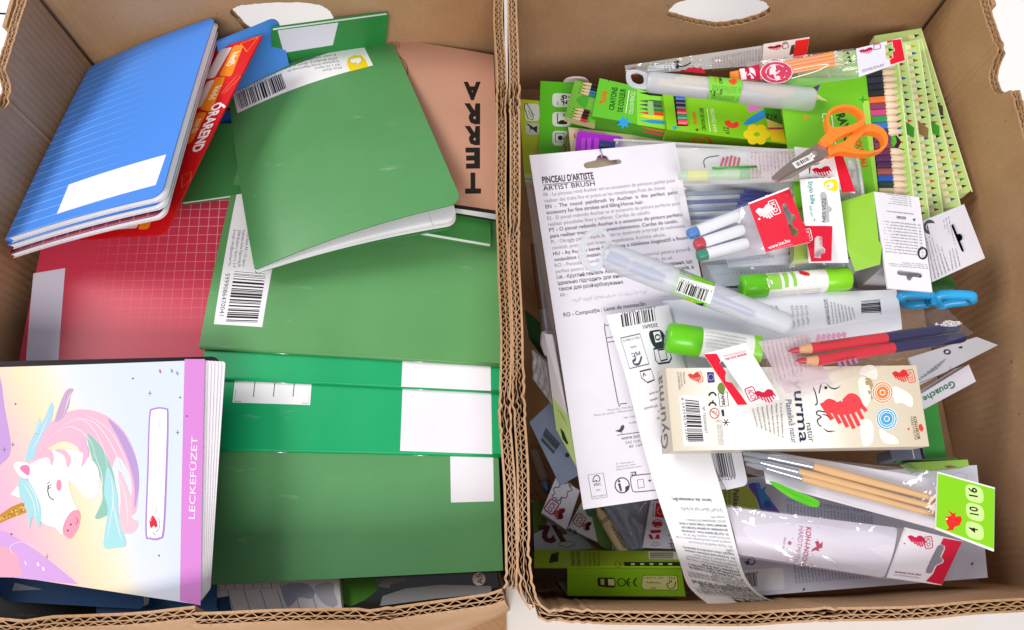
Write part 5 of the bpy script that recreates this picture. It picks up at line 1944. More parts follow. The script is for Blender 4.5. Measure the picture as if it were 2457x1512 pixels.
pt.quad(px(D, (790, 100), (1185, 92), (1235, 352), (800, 362)), film(.42, '#ecdadf', 'pink_printed_film'), 0, 'printed_panel')
for k in range(12):
    x = 800 + k * 32
    pt.text(SMALL[k % 8], D(x, 112), D(x + 16, 345), '#b07a86', h=4.6)
pt.line(px(D, (410, 250), (400, 190), (440, 160), (530, 145)), 2, '#3a3438', 1, 'logo', sm=4)
for k in range(5):
    pt.line(px(D, (545 + k * 36, 235), (572 + k * 33, 145 + 8 * abs(k - 2))), 6, '#b5606e', 1, 'logo')
hd = header(t, [RD(440, 548), RD(985, 600), RD(1165, 1100), RD(505, 930)], .164, .0008, M('#eeecf0', 'paper'))
hd.quad(px(RD, (900, 620), (1000, 608), (1166, 1085), (1005, 1098)), '#dd1230', 1, 'red_band')
hd.heart(RD(645, 800), (RD(855, 800)[0] - RD(645, 800)[0], -6), (6, 24), '#d91238')
hd.line(px(RD, (590, 770), (610, 800), (615, 870), (630, 760), (650, 745)), 1.8, '#20181c', 1, 'logo')
hd.line(px(RD, (650, 760), (690, 765), (735, 740)), 1.8, '#20181c', 1, 'logo', sm=3)

t = thing('pen_bag', 'clear bag of blue ballpoint pens beside the brush card', 'pen bag', P(1750, 500, .1))
z = .127
bk = Patch(px(D, (100, 400), (1220, 350), (1300, 720), (220, 790)), z - .006)
slab('backing_card', bk, .0008, M('#dfe4f0', 'paper'), t)
for i, (a, b) in enumerate((((150, 478), (760, 450)), ((155, 515), (720, 492)), ((165, 550), (745, 528)), ((175, 584), (700, 562)), ((190, 616), (690, 598)), ((205, 650), (640, 634)), ((220, 682), (600, 668)), ((235, 714), (580, 702)))):
    p0, p1 = P(*D(*a), z - .0006 * i), P(*D(*b), z - .0006 * i)
    r = 5.6 / ppm(*D(*a), z)
    pn = thing('pen', 'ballpoint pen with grey clear barrel and blue cap, in the clear pen bag', 'pen', p0.lerp(p1, .5) - Vector((0, 0, r)), 'blue pens in the bag')
    lathe('barrel', p0, p1, [(0, r), (1, r)], M(('#8d98b4', '#d5dbe8', '#5f70a4', '#c8d0e2', '#98a4c4', '#dfe4ee', '#6d7cab', '#c4cbdc')[i], 'plastic'), pn, n=6, smooth=False)
    lathe('cap', p1.lerp(p0, .03), p1 + (p1 - p0) * (.5, .55, .48, .5, .4, .35, .3, .3)[i], [(0, r * 1.45), (.85, r * 1.4), (1, r * .8)], M('#1f47c8', 'plastic'), pn, n=14)
    sweep('clip', [p1 + Vector((0, .0, r * 1.4)), p1 + (p1 - p0) * .4 + Vector((0, 0, r * 1.4))], .0012, M('#1f47c8', 'plastic'), pn, n=8)
bag(t, px(D, (120, 420), (1190, 375), (1240, 690), (240, 760)), z + .009, .014, film(.04, '#eef0f8', 'bag_plastic_clear'), 22, .0014, n=30)

t, pt = card('pen_card', 'white ballpoint hang card with yellow thumb mark and grey slot', 'hang card', px(D, (1222, 348), (1545, 325), (1640, 1060), (1300, 1060)), [.168, .169, .150, .150], .0008, M('#f0f1f4', 'paper'))
pt.text('Stylo bille', D(1292, 365), D(1318, 560), '#2f9a8c', bold=.015, h=11)
pt.text('Ball pen', D(1300, 575), D(1318, 665), '#4fae9f', h=7)
pt.text('X', D(1330, 695), D(1350, 710), '#2f7a70', h=7)
pt.poly(px(D, (1425, 375), (1455, 352), (1535, 350), (1545, 438), (1490, 442), (1440, 425)), '#f2d81c', 0, 'mark', sm=3)
pt.poly(px(D, (1440, 395), (1460, 375), (1490, 370), (1510, 388), (1490, 420), (1450, 425)), '#faf6e0', 1, 'mark', sm=3)
for k in range(3):
    pt.line(px(D, (1448, 398 + k * 9), (1478, 392 + k * 9)), 1, '#6a6020', 2, 'mark')
pt.poly(px(D, (1395, 480), (1405, 455), (1435, 455), (1450, 480), (1465, 570), (1495, 590), (1495, 615), (1470, 630), (1475, 712), (1425, 712)), '#b4b4b8', 0, 'slot')
pt.text('NES VIZE', D(1440, 715), D(1445, 505), '#26262c', h=9)
for k in range(4):
    pt.line(px(D, (1300 + k * 55, 333), (1320 + k * 55, 331)), 1.6, '#4a4c54', 0, 'cut_mark#%d' % k)
t, pt = card('pen_card', 'white ballpoint hang card end with grey slot, beside the glue stick', 'hang card', [D(1540, 1010), E(470, 935), E(560, 1185), D(1590, 1300)], .118, .0008, M('#e6e9ee', 'paper'))
pt.text('St', D(1595, 1050), D(1610, 1100), '#2f9a8c', bold=.01, h=9)
pt.poly(px(E, (440, 990), (470, 965), (530, 960), (540, 1010), (480, 1030)), '#e8d21c', 0, 'mark')
pt.poly(px(E, (380, 1060), (410, 1040), (435, 1060), (440, 1160), (385, 1160)), '#9a9aa4', 0, 'slot', sm=3)
# smoky bits under the red header
t, pt = card('marker_pack', 'dark grey marker pack edge below the white ballpoint card', 'pack', px(D, (1330, 900), (1640, 870), (1650, 1010), (1350, 1050)), .122, .008, M('#4d5057', 'plastic'), body='pack_body')

# markers with red header
t = thing('marker_bag', 'clear bag of white felt markers under a red header card', 'marker bag', P(1720, 560, .12))
z = .147
bk = Patch(px(D, (290, 750), (790, 560), (935, 980), (390, 1050)), z - .007)
slab('backing_card', bk, .0008, M('#dcd8e6', 'paper'), t)
for i, (a, b, c) in enumerate((((345, 790), (690, 655), '#3f7fc8'), ((400, 885), (735, 775), '#c61c34'), ((425, 985), (770, 890), '#1f8c6a'))):
    p0, p1 = P(*D(*a), z), P(*D(*b), z)
    r = 14 / ppm(*D(*a), z)
    mk = thing('marker', 'white felt marker with a %s cap end, in the clear bag' % ('blue', 'red', 'green')[i], 'marker', p0.lerp(p1, .5) - Vector((0, 0, r)), 'white markers in the bag')
    lathe('barrel', p0, p1, [(0, r * .95), (.05, r), (.9, r), (1, r * .85)], M('#eef0f6', 'plastic'), mk)
    lathe('cap', p0 - (p1 - p0) * .22, p0, [(0, r * .8), (.2, r * .95), (1, r * .97)], M(c, 'plastic'), mk)
pt = bag(t, px(D, (270, 740), (785, 540), (935, 985), (380, 1060)), z + .006, .012, film(.03, '#e6e6f2', 'bag_plastic_clear2'), 23, .0018)
hd = header(t, px(D, (782, 552), (1130, 418), (1312, 882), (930, 968)), [z + .006, z + .016, z + .016, z + .006], .0008, M('#de1a38', 'coated'),
            holes=[px(D, (1068, 575), (1085, 552), (1108, 560), (1120, 600), (1145, 640), (1175, 650), (1188, 672), (1180, 700), (1150, 712), (1168, 755), (1205, 780), (1208, 815), (1190, 832), (1155, 825), (1135, 770), (1115, 700))])
hd.line(px(D, (782, 555), (1128, 421)), 4.5, '#f4eef0', 0, 'fold')
hd.heart(D(838, 600), (36, -15), (16, 31), '#fbf3f4')
hd.ico(D(1005, 585), (7, 16), (9, -3), '#fbf3f4')
hd.text('www.ico.hu', D(958, 945), D(1142, 880), '#fbe6ea', bold=.02, h=9)
hd.text('ICO INTERNATIONAL', D(990, 955), D(1165, 905), '#f0a8b4', h=4)
hd.disc(D(875, 685), 2.6, '#fbe6ea', 1, 'mark')
t = thing('pen_bag', 'clear bag with a small red header and blue ruled insert above the glue stick', 'pen bag', P(1850, 620, .1))
hd = header(t, px(D, (1245, 712), (1502, 708), (1492, 1042), (1320, 1050)), .158, .0008, M('#de1a38', 'coated'), holes=[px(D, (1350, 850), (1372, 830), (1410, 840), (1415, 920), (1440, 945), (1435, 975), (1400, 985), (1400, 1020), (1345, 1015))])
hd.line(px(D, (1250, 716), (1500, 712)), 4, '#f4eef0', 0, 'fold')
hd.ico(D(1295, 820), (3, 14), (7, -1), '#fbf3f4')
z = .126
ins, pt = card('insert_card', 'white insert printed with blue ticks and a blue starred flag', 'card', px(D, (590, 1010), (1310, 905), (1330, 1060), (610, 1100)), .134, .0006, M('#e3e9f4', 'paper'))
for k in range(20):
    pt.line(px(D, (615 + k * 20, 1035 - k * 2), (617 + k * 20, 1055 - k * 2)), 2.4, '#4a74a8', 1, 'tick#%d' % k)
pt.quad(px(D, (1208, 945), (1285, 935), (1288, 1020), (1212, 1030)), '#1d4a9c', 0, 'flag')
for a in range(12):
    pt.disc((D(1248, 0)[0] + 7 * cos(a * pi / 6), D(0, 982)[1] + 7 * sin(a * pi / 6)), 1.1, '#f1dc5a', 1, 'flag', n=6)
pt.line(px(D, (1125, 970), (1140, 1000), (1165, 975)), 2.5, '#23262c', 1, 'mark')
bag(t, px(D, (360, 1020), (1560, 985), (1600, 1110), (420, 1290)), .139, .01, film(.22, '#dfe9f4', 'bag_plastic_blue'), 24, .002, n=32)
t, pt = card('ruler_pack', 'pale blue ruler pack under the glue stick', 'pack', px(D, (420, 1080), (1560, 1030), (1560, 1240), (560, 1330)), .118, .006, M('#c3d4e6', 'plastic'), body='pack_body')
pt.line(px(D, (560, 1262), (720, 1270)), 4, '#23262c', 1, 'edge_line')
for k in range(30):
    pt.line(px(D, (480 + k * 34, 1150 - 2 * k), (481 + k * 34, 1172 - 2 * k)), 1.2, '#4a5a74', 1, 'tick')


# ---------------------------------------------------------------- glue sticks
def glue(label, a, b, z, rpx, f0, f1):
    p0, p1 = P(*a, z), P(*b, z)
    r = rpx / ppm((a[0] + b[0]) / 2, (a[1] + b[1]) / 2, z)
    t = thing('glue_stick', label, 'glue stick', (p0 + p1) / 2 - Vector((0, 0, r)))
    lathe('cap', p0, p0.lerp(p1, f0), [(0, r * .82), (.03, r * .93), (.08, r), (.97, r * 1.01), (1, r * .97)], M('#62c412', 'plastic'), t, n=36)
    lathe('cap_recess', p0 - (p1 - p0) * .002, p0.lerp(p1, .004), [(0, r * .55), (1, r * .6)], M('#4ea80e', 'plastic'), t, n=24)
    lathe('body', p0.lerp(p1, f0), p0.lerp(p1, f1), [(0, r * .96), (1, r * .96)], M('#f0f1ee', 'plastic'), t, n=36)
    lathe('base', p0.lerp(p1, f1), p1, [(0, r * .97), (.03, r), (.9, r * .99), (.97, r * .93), (1, r * .8)], M('#86d81c', 'plastic'), t, n=36)
    rd = Round(p0.lerp(p1, f0), p0.lerp(p1, f1), r * .962)
    rd.owner = t
    return t, rd


t, rd = glue('white glue stick with lime green cap and base, lying by the ballpoint card', D(718, 1268), D(1640, 1194), .140, 29, .225, .765)
rd.poly(px(D, (915, 1165), (1035, 1150), (1068, 1280), (930, 1290)), '#8fcf4e', 0, 'print')
rd.poly(px(D, (1060, 1150), (1105, 1145), (1125, 1265), (1095, 1272)), '#8fcf4e', 0, 'print')
rd.poly(px(D, (1130, 1142), (1160, 1140), (1200, 1255), (1170, 1262)), '#8fcf4e', 0, 'print')
rd.text('10 g', D(920, 1200), D(975, 1190), '#f2f6ec', bold=.03, h=13)
rd.poly(px(D, (1205, 1125), (1240, 1132), (1300, 1150), (1305, 1172), (1260, 1170), (1220, 1155)), '#d2282e', 1, 'bird')
for k in range(3):
    rd.text(SMALL[k] + ' ' + SMALL[k + 3], D(945, 1315 + k * 17), D(1400, 1275 + k * 17), '#9aa09a', h=2.6)
t, rd = glue('white glue stick with lime cap lying beside the frosted compass tube', G(82, 398), G(880, 520), .158, 37, .36, .9)
for k in range(5):
    rd.text(SMALL[k] + SMALL[k + 2], G(420, 350 + k * 30), G(760, 410 + k * 28), '#8c918c', h=3)

# ---------------------------------------------------------------- cartons on the right
t, pt = card('carton', 'white carton with a hang slot and a lime green side flap', 'carton', px(E, (560, 343), (946, 390), (1060, 1202), (680, 1170)), [.164, .160, .156, .158], .0015, M('#ece9ee', 'paper'), body='back_panel', holes=[euro(E(868, 1046), (31, 4), (-2, 16))])
pt.para(E(1025, 1010), E(690, 985), E(1010, 960), ['FR-Taille-crayons / EN- Pencil sharpener / ES - Sacapuntas', 'PT - Apara-lápis / PL - Temperówka / HU - Ceruzahegyező', 'RO - Ascuțitoare / UA - Стругачка'], '#5a5a66', fill=.55)
smallprint(pt, E(985, 905), E(660, 870), E(955, 620), 11, '#5a5a66', 7, .5, cut=52)
pt.text('AUCHAN', E(832, 558), E(752, 550), '#33333c', bold=.02, h=7)
pt.text('www.auchan-retail.com/contact', E(900, 530), E(665, 505), '#4a4a55', h=4)
smallprint(pt, E(880, 480), E(670, 450), E(870, 385), 5, '#6a6a74', 8, .5, cut=34)
pt.poly(px(E, (890, 580), (915, 570), (905, 600)), '#2a4a7a', 1, 'bird')
pt.ring(E(975, 870), 10, 4.5, '#2a2a32', 1, 'mark', ry=13)
fl = Patch(px(E, (268, 432), (558, 342), (615, 965), (395, 1022)), [.156, .164, .160, .152])
cutout('side_flap', fl, px(E, (268, 432), (558, 342), (600, 760), (628, 810), (612, 962), (398, 1022), (330, 830)), [], .001, (M('#8fc632'), M('#e4e8d8', 'paper')), t)
a, b, c, d = pt.c
fz = [Vector((v.x, v.y - .004 * 0, .115)) for v in (a, b, c, d)]
obj('carton_body', [v - Vector((0, 0, .002)) for v in (a.lerp(b, .04), b.lerp(a, .02), c.lerp(b, .22).lerp(a, .02), d.lerp(a, .22).lerp(b, .04))] + [Vector((v.x, v.y, .112)) for v in (a.lerp(b, .06), b.lerp(a, .06), c.lerp(b, .22), d.lerp(a, .22))],
    [(0, 1, 2, 3), (4, 7, 6, 5), (0, 4, 5, 1), (1, 5, 6, 2), (2, 6, 7, 3), (3, 7, 4, 0)], M('#cfcdd2', 'paper'), t)
t, pt = card('carton', 'white hang carton with a black hang slot leaning on the box wall', 'carton', px(E, (985, 590), (1330, 450), (1510, 912), (1058, 1116)), [.150, .142, .132, .140], .0015, M('#e6e2e9', 'paper'), body='back_panel', holes=[euro(E(1282, 738), (14, 34), (13, -5))])
pt.ring(E(1035, 645), 12, 6, '#4a4c58', 1, 'mark', ry=13)
pt.ring(E(1035, 645), 5, 4, '#4a4c58', 1, 'mark')
for k in range(8):
    x, y = 1120 - k * 2, 560 + k * 3
    pt.text(SMALL[k][:30] + SMALL[(k + 3) % 8], E(1150 - k * 21 + (40 if k < 3 else 0), 560 + k * 13 + (90 if k > 2 else 0)), E(1290 - k * 30, 985 + k * 15), '#5a5a68', h=3.4)
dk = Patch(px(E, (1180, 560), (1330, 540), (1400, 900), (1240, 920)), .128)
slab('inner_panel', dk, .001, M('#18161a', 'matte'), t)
t, pt = card('folder', 'dark green plastic folder corner with a pale edge below the leaning white carton', 'folder', px(E, (1020, 1080), (1205, 1050), (1285, 1160), (1040, 1225)), .12, .003, (M('#3f7f2c', 'plastic'), M('#cfe0c0', 'plastic')), r=(0, .003, .004, 0), body='cover')


def loop_bar(name, label, cat, loops, z, r, col):
    t = thing(name, label, cat, loops[0][0])
    for l in loops:
        sweep('handle', [Vector(p) for p in smooth_loop(l, 5)], r, M(col, 'plastic'), t, closed=True, n=10)
    return t


l1 = [P(*E(785, 1265), .132), P(*E(830, 1225), .136), P(*E(1010, 1222), .136), P(*E(1050, 1240), .134), P(*E(1045, 1280), .127), P(*E(1000, 1300), .122), P(*E(840, 1310), .12)]
l2 = [P(*E(1095, 1265), .132), P(*E(1130, 1225), .136), P(*E(1370, 1230), .136), P(*E(1395, 1250), .134), P(*E(1380, 1275), .127), P(*E(1220, 1292), .122), P(*E(1120, 1310), .12)]
loop_bar('scissors', 'sky blue scissor handles sticking out below the white carton', 'scissors', [l1, l2], .13, .0034, '#2aa8e6')
t3 = bpy.data.objects['scissors']
obj('pivot_block', [P(*E(x, y), z) for z in (.138, .124) for x, y in ((1040, 1235), (1100, 1232), (1100, 1320), (1040, 1318))], [(0, 1, 2, 3), (4, 7, 6, 5), (0, 4, 5, 1), (1, 5, 6, 2), (2, 6, 7, 3), (3, 7, 4, 0)], M('#1fa4e4', 'plastic'), t3, bevel=.002)

# ---------------------------------------------------------------- white instruction sheet
t, pt = card('instruction_sheet', 'white instruction sheet with small rotated text and a barcode', 'sheet', [(1590, 722), E(752, 1180), H(800, 330), (1640, 905)], [.138, .134, .134, .138], .0006, M('#eceef6', 'paper'), bend=(.002, .001), body='sheet')
pt.barcode(px(E, (450, 1382), (450, 1280), (612, 1265), (620, 1375)), 2, seed=13, white=False, n=40)
pt.text('190359', E(628, 1385), E(610, 1280), '#3a3c48', h=6)
pt.text('AUCHAN VOUS ÉCOUTE !', E(190, 1480), E(160, 1258), '#33353f', bold=.01, h=9)
for k in range(7):
    pt.text(SMALL[k][5:28], E(222 + k * 30, 1478 - 8 * k), E(196 + k * 30, 1285 + 8 * k), '#62646e', h=4.6)
for k in range(4):
    pt.text('تعليمات الاستخدام', G(1175 + k * 40, 330 - k * 12), G(1160 + k * 40, 130), '#5a5c68', h=6)
for k in range(2):
    pt.text('текст інструкції', G(1010 + k * 40, 200), G(985 + k * 40, 128), '#5a5c78', h=6)

# ---------------------------------------------------------------- brush blister and its card
t = thing('brush_pack', 'large white brush card with a hang slot and many lines of text', 'hang card', P(1500, 780, .1))
bc = Patch([C(205, 140), C(1452, 30), (1780, 1168), I(628, 542)], [.136, .134, .122, .124])
hole = px(C, (670, 215), (690, 200), (775, 180), (790, 145), (820, 132), (865, 145), (890, 180), (975, 172), (998, 190), (985, 212), (780, 248), (690, 253), (672, 235))
cutout('card', bc, [C(205, 140), C(1452, 30), (1780, 1168), I(628, 542)], [hole], .0009, (M('#e9e5ee', 'paper'), M('#f1eef2', 'paper')), t)
bc.text("PINCEAU D'ARTISTE", C(318, 380), C(757, 340), '#26262c', bold=.03, h=16)
bc.line(px(C, (320, 396), (762, 350)), 1.6, '#26262c', 1, 'rule')
bc.text('ARTIST BRUSH', C(325, 445), C(768, 398), '#26262c', bold=.01, h=12)
LN = [('FR - Le pinceau rond Auchan est un accessoire de peinture parfait pour', 0, 1455, 360), ('réaliser des traits fins et précis et les remplissages.Poils de cheval.', 0, 1372, 423), ('EN  -  The  round  paintbrush  by  Auchan  is  the  perfect  paint', 1, 1475, 462),
      ('accessory for fine strokes and filling.Horse hair.', 1, 1185, 545), ('ES - El pincel redondo Auchan es el accesorio de pintura perfecto para', 0, 1495, 556), ('realizar pinceladas finas y rellenar. Cerdas de caballo.', 0, 1243, 633), ('PT - O pincel redondo Auchan é o acessório de pintura perfeito', 1, 1517, 652),
      ('para realizar traços finos e preenchimentos. Cerdas de cavalo.', 1, 1477, 708), ('PL - Okrągły pędzel marki Auchan to doskonały przyrząd do malowania', 0, 1538, 748), ('cienkich, precyzyjnych kresek i wypełniania. Końskie włosie.', 0, 1372, 823), ('HU - Az Auchan kerek festőecsete a tökéletes kiegészítő a finom', 1, 1560, 850),
      ('vonásokhoz és színezéshez.', 1, 860, 985), ('RO - Pensula rotundă de la Auchan este accesoriul pentru pictură', 0, 1580, 948), ('perfect pentru a trasa linii fine și pentru umplere. Păr de cal.', 0, 1435, 1020), ('UA - Круглий пензель Auchan - це аксесуар для малювання, що', 1, 1600, 1052),
      ('ідеально підходить для виконання тонких і точних мазків, а', 1, 1612, 1100), ('також для розфарбовування.', 1, 1015, 1228)]
n = len(LN)
for k, (s_, bo, xe, ye) in enumerate(LN):
    f = k / (n - 1)
    a = C(330 + 128 * f, 495 + 805 * f)
    bc.text(s_, a, C(xe, ye + 8), '#2a2a32' if bo else '#77747f', bold=.012 if bo else 0, h=9.2)
bc.text('AR -', C(468, 1352), C(535, 1342), '#77747f', h=9)
bc.text('فرشاة دقيقة الخطوط ولمسات التلوين المثالية', C(570, 1390), C(1215, 1310), '#9a97a2', h=8)
bc.text('RO - Compoziție : Lemn de mesteacăn', FF(500, 118), FF(1200, 20), '#3a3a44', bold=.012, h=10)
bc.line(px(FF, (1040, 855), (985, 862), (960, 835), (850, 225), (865, 195), (890, 185)), 2.2, '#4a4a58', 1, 'outline_box', sm=2)
bc.line(px(FF, (868, 298), (940, 285)), 2, '#4a4a58', 1, 'outline_box#1')
bc.line(px(FF, (875, 335), (945, 325)), 2, '#4a4a58', 1, 'outline_box#2')
bc.text('*Horse hair / Poils de cheval / Crin de caballo', FF(870, 925), FF(1290, 865), '#77747f', h=5)
bc.text('Pelos de cavalo / Włosie koń / Lószőr', FF(760, 968), FF(1200, 905), '#77747f', h=5)
bc.text('MA - MAROC', FF(1015, 990), FF(1160, 968), '#77747f', h=5)
bc.text('01085069', FF(1060, 1035), FF(1160, 1018), '#77747f', h=5)
bc.poly(px(FF, (940, 1090), (975, 1080), (990, 1050), (1010, 1042), (1018, 1060), (1005, 1090), (985, 1105), (960, 1100)), '#4a4a5a', 1, 'bird', sm=3)
bc.line(px(FF, (990, 1100), (1000, 1118)), 1.4, '#4a4a5a', 1, 'bird')
bc.line(px(FF, (955, 1130), (1160, 1102)), 1.6, '#3a3a44', 1, 'rule#1')
bc.text('www.auchan.com', FF(995, 1172), FF(1300, 1122), '#3a3a44', h=10)
bc.text('SAS OIA, 200 rue', FF(1030, 1206), FF(1290, 1168), '#6a6874', h=7)
bc.text('BP 169, 59650', FF(1062, 1240), FF(1290, 1204), '#6a6874', h=7)
bc.para(I(890, 165), I(1140, 130), I(895, 232), ['PT - Deitar placa no', 'ecoponto azul e deitar', 'blister no ecoponto amarelo'], '#77747f', fill=.6)
bc.line(px(I, (664, 265), (788, 248), (820, 442), (698, 460)), 1.4, '#6a6874', 1, 'outline_box#3', closed=True)
bc.line(px(I, (735, 325), (735, 308), (705, 320), (715, 280), (745, 268), (762, 300), (748, 318)), 2.2, '#4a4a58', 1, 'mark', sm=3)
bc.text('FSC', I(715, 355), I(772, 345), '#4a4a58', bold=.02, h=6)
bc.text('100%', I(730, 395), I(765, 390), '#6a6874', h=4)
bc.text('FSC C150519', I(705, 448), I(808, 432), '#4a4a58', h=4)
bc.ring(I(940, 348), 17, 2.6, '#3f3f4c', 1, 'mark#1', ry=18)
bc.disc(I(915, 315), 3, '#3f3f4c', 1, 'mark#1')
bc.poly(px(I, (905, 335), (925, 330), (932, 360), (940, 395), (925, 395), (915, 365)), '#3f3f4c', 1, 'mark#1')
bc.poly(px(I, (965, 360), (1000, 345), (990, 385), (965, 400)), '#3f3f4c', 1, 'mark#1')
bc.line(px(I, (1170, 255), (1030, 270), (1008, 300), (1020, 380), (1050, 402), (1215, 385)), 2, '#3f3f4c', 1, 'outline_box#4', sm=2)
bc.quad(px(I, (1008, 242), (1050, 236), (1056, 266), (1010, 272)), '#3f3f4c', 1, 'mark#2')
bc.text('FR', I(1015, 268), I(1048, 262), '#f0eef2', bold=.02, h=6)
bc.line(px(I, (1062, 305), (1110, 298), (1118, 362), (1070, 372)), 1.6, '#3f3f4c', 1, 'mark#3', closed=True)
bc.text('+', I(1150, 328), I(1178, 324), '#3f3f4c', bold=.02, h=10)
# hanger drawn by wire hook through the slot
sweep('wire_hook', [P(*C(x, y), .14) for x, y in ((822, 160), (826, 130), (818, 110), (812, 92))], .0006, M('#8c93a4', 'metal'), t, n=6)
# blister bulge along the left edge and the brush in it
bl = Patch(px(C, (165, 330), (262, 320), (420, 1500), (300, 1500)), [.118, .122, .118, .112])
blm = film(.12, '#d8dbe4', 'blister_plastic')
b2_ = Patch([C(165, 300), C(300, 300), (1395, 1100), FF(420, 800)], [.120, .126, .122, .114])
slab('blister', b2_, .006, blm, t, nu=10, nv=20, prof=pillow, smooth=True)
pb = thing('paintbrush', 'dark handled paintbrush inside the blister beside the brush card', 'paintbrush', P(*FF(360, 120), .1))
k0, k1, k2, k3 = P(*C(240, 900), .112), P(*FF(330, 60), .112), P(*FF(355, 250), .112), P(*FF(395, 480), .112)
lathe('handle', k0, k1, [(0, .0022), (.5, .0036), (1, .0034)], M('#4a3020', 'wood'), pb, n=12)
lathe('ferrule', k1, k2, [(0, .0035), (.1, .0038), (.2, .0033), (1, .0045)], M('#8f939c', 'metal'), pb, n=14)
lathe('bristles', k2, k3, [(0, .0044), (.4, .0062), (.8, .0045), (1, .0008)], M('#cfc8d0', 'matte'), pb, n=12)
wp = Patch(px(FF, (335, 260), (400, 270), (530, 960), (400, 800)), [.122, .124, .123, .116])
slab('white_insert', wp, .001, M('#d5d1d8', 'paper'), t)
gp = Patch(px(FF, (395, 765), (535, 935), (610, 1405), (435, 1080)), [.115, .1225, .1225, .114])
slab('green_insert', gp, .001, M('#b8d482', 'paper'), t)
gp.poly(px(FF, (468, 1065), (500, 1100), (540, 1200), (525, 1208), (490, 1160)), '#2a3424', 1)
for k in range(3):
    gp.text(SMALL[k][5:18], FF(440 + k * 18, 905 + 24 * k), FF(510 + k * 10, 1000 + 26 * k), '#8aa05a', h=3)

# ---------------------------------------------------------------- long paper strip
st = Ruled([(1454, 757, .142), (1500, 900, .140), (1540, 1060, .138), (1582, 1204, .134), (1612, 1290, .128), (1632, 1350, .118), (1654, 1410, .106), (1707, 1455, .098)],
           [(1603, 731, .142), (1650, 900, .140), (1702, 1080, .138), (1742, 1215, .134), (1766, 1310, .128), (1790, 1388, .118), (1836, 1434, .108), (1904, 1452, .101)])
t = thing('paper_strip', 'long white paper strip of small print curling down at the near wall', 'paper strip', P(1650, 1300, .1))
st.lift = .00015
slab('strip', st, .0005, M('#ecebf0', 'paper'), t, nu=3, nv=40)
st.barcode([FF(1285, 150), FF(1000, 205), FF(985, 100), FF(1270, 50)], 2, seed=21, n=80)
st.text('3 665257 369191', FF(1280, 22), FF(995, 78), '#33353c', h=7)
st.text('2026/01', FF(1298, 172), FF(1172, 190), '#33353c', bold=.01, h=9)
st.line(px(FF, (985, 300), (1150, 262), (1228, 520), (1062, 560)), 1.5, '#5a5c68', 1, 'outline_box', closed=True)
st.text('FSC', FF(1145, 408), FF(1075, 432), '#4a4c58', bold=.02, h=9)
st.text('FSC C150519', FF(1140, 285), FF(1005, 315), '#4a4c58', h=5)
st.text('100%', FF(1118, 360), FF(1068, 372), '#5a5c68', h=5)
st.line(px(FF, (1105, 450), (1112, 480), (1090, 500), (1110, 525), (1145, 515), (1165, 455)), 3, '#4a4c58', 1, 'mark', sm=3)
st.quad(px(FF, (1215, 240), (1340, 222), (1400, 370), (1265, 388)), '#26303c', 1, 'mark#1', r=.003)
st.quad(px(FF, (1262, 250), (1320, 240), (1340, 325), (1285, 338)), '#e9ebf0', 2, 'mark#1')
st.ring(FF(1302, 292), 6, 2, '#26303c', 3, 'mark#1')
st.line(px(FF, (1268, 392), (1395, 370), (1420, 470), (1400, 505), (1310, 518), (1285, 490)), 2.2, '#26303c', 1, 'mark#2', closed=True)
st.line(px(FF, (1305, 402), (1365, 392), (1385, 480), (1330, 495)), 2, '#26303c', 1, 'mark#3', closed=True)
st.line(px(FF, (1150, 585), (1245, 562), (1275, 655), (1215, 680), (1165, 640)), 1.8, '#26303c', 1, 'mark#4', closed=True)
st.text('V', FF(1195, 590), FF(1165, 600), '#26303c', bold=.03, h=9)
st.para(FF(1340, 690), FF(1090, 765), FF(1390, 960), ['o ecoponto amarelo', 'wrzuć do pojemnika', 'Milieu 1 n° 1679 Communauté', 'de la Cultura', 'Auchan Contact'], '#4a6468', fill=.42)
ST = ['FR - Le pinceau rond Auchan est un accessoire de', 'peinture parfait pour réaliser des traits fins et', 'précis et les remplissages. Poils de cheval.', 'EN - The round paintbrush by Auchan is the', 'perfect painting accessory for fine strokes and', 'filling. Horse hair.', 'ES - El pincel redondo Auchan es el accesorio de', 'pintura perfecto para realizar pinceladas finas y', 'rellenar. Cerdas de caballo', 'PT - O pincel redondo Auchan é o acessório de',
      'pintura perfeita para realizar traços finos e', 'preenchimentos. Cerdas de cavalo.', 'PL - Okrągły pędzel marki Auchan to doskonały', 'przyrząd do malowania cienkich, precyzyjnych', 'kresek i wypełniania. Końskie włosie.', 'HU - Az Auchan kerek festőecsete a tökéletes', 'kiegészítő a finom vonásokhoz és színezéshez.', 'Lószőr.', 'RO - Pensula rotundă de la Auchan este', 'accesoriul pentru pictură perfect pentru a trasa', 'linii fine și pentru umplere. Păr de cal.', 'UA - Круглий пензель Auchan - це аксесуар',
      'для малювання, що ідеально підходить для', 'виконання тонких і точних мазків, а також', 'для розфарбовування. Виготовлено з', 'horsey noel.']
n = len(ST)
for k, s_ in enumerate(ST):
    f = k / (n - 1)
    v = .86 - f * .40
    a3, b3 = proj(st.S(.93, v)), proj(st.S(.93 - .86 * min(1, len(s_) / 48), v + .006))
    bo = 3 <= k % 6 < 6
    st.text(s_, a3, b3, '#4a666a' if bo else '#8d9b9e', bold=.008 if bo else 0, h=6.0, fit=True)
a3, b3 = proj(st.S(.93, .925)), proj(st.S(.40, .93))
st.text('PINCEAU ROND', a3, b3, '#2f3a3c', bold=.03, h=10)
a3, b3 = proj(st.S(.93, .895)), proj(st.S(.40, .90))
st.text('ROUND BRUSH', a3, b3, '#2f3a3c', h=7)
a3, b3 = proj(st.S(.93, .44)), proj(st.S(.3, .445))
st.text('الفرشاة المستديرة من أوشان', a3, b3, '#5a7478', h=7)
a3, b3 = proj(st.S(.8, .41)), proj(st.S(.2, .415))
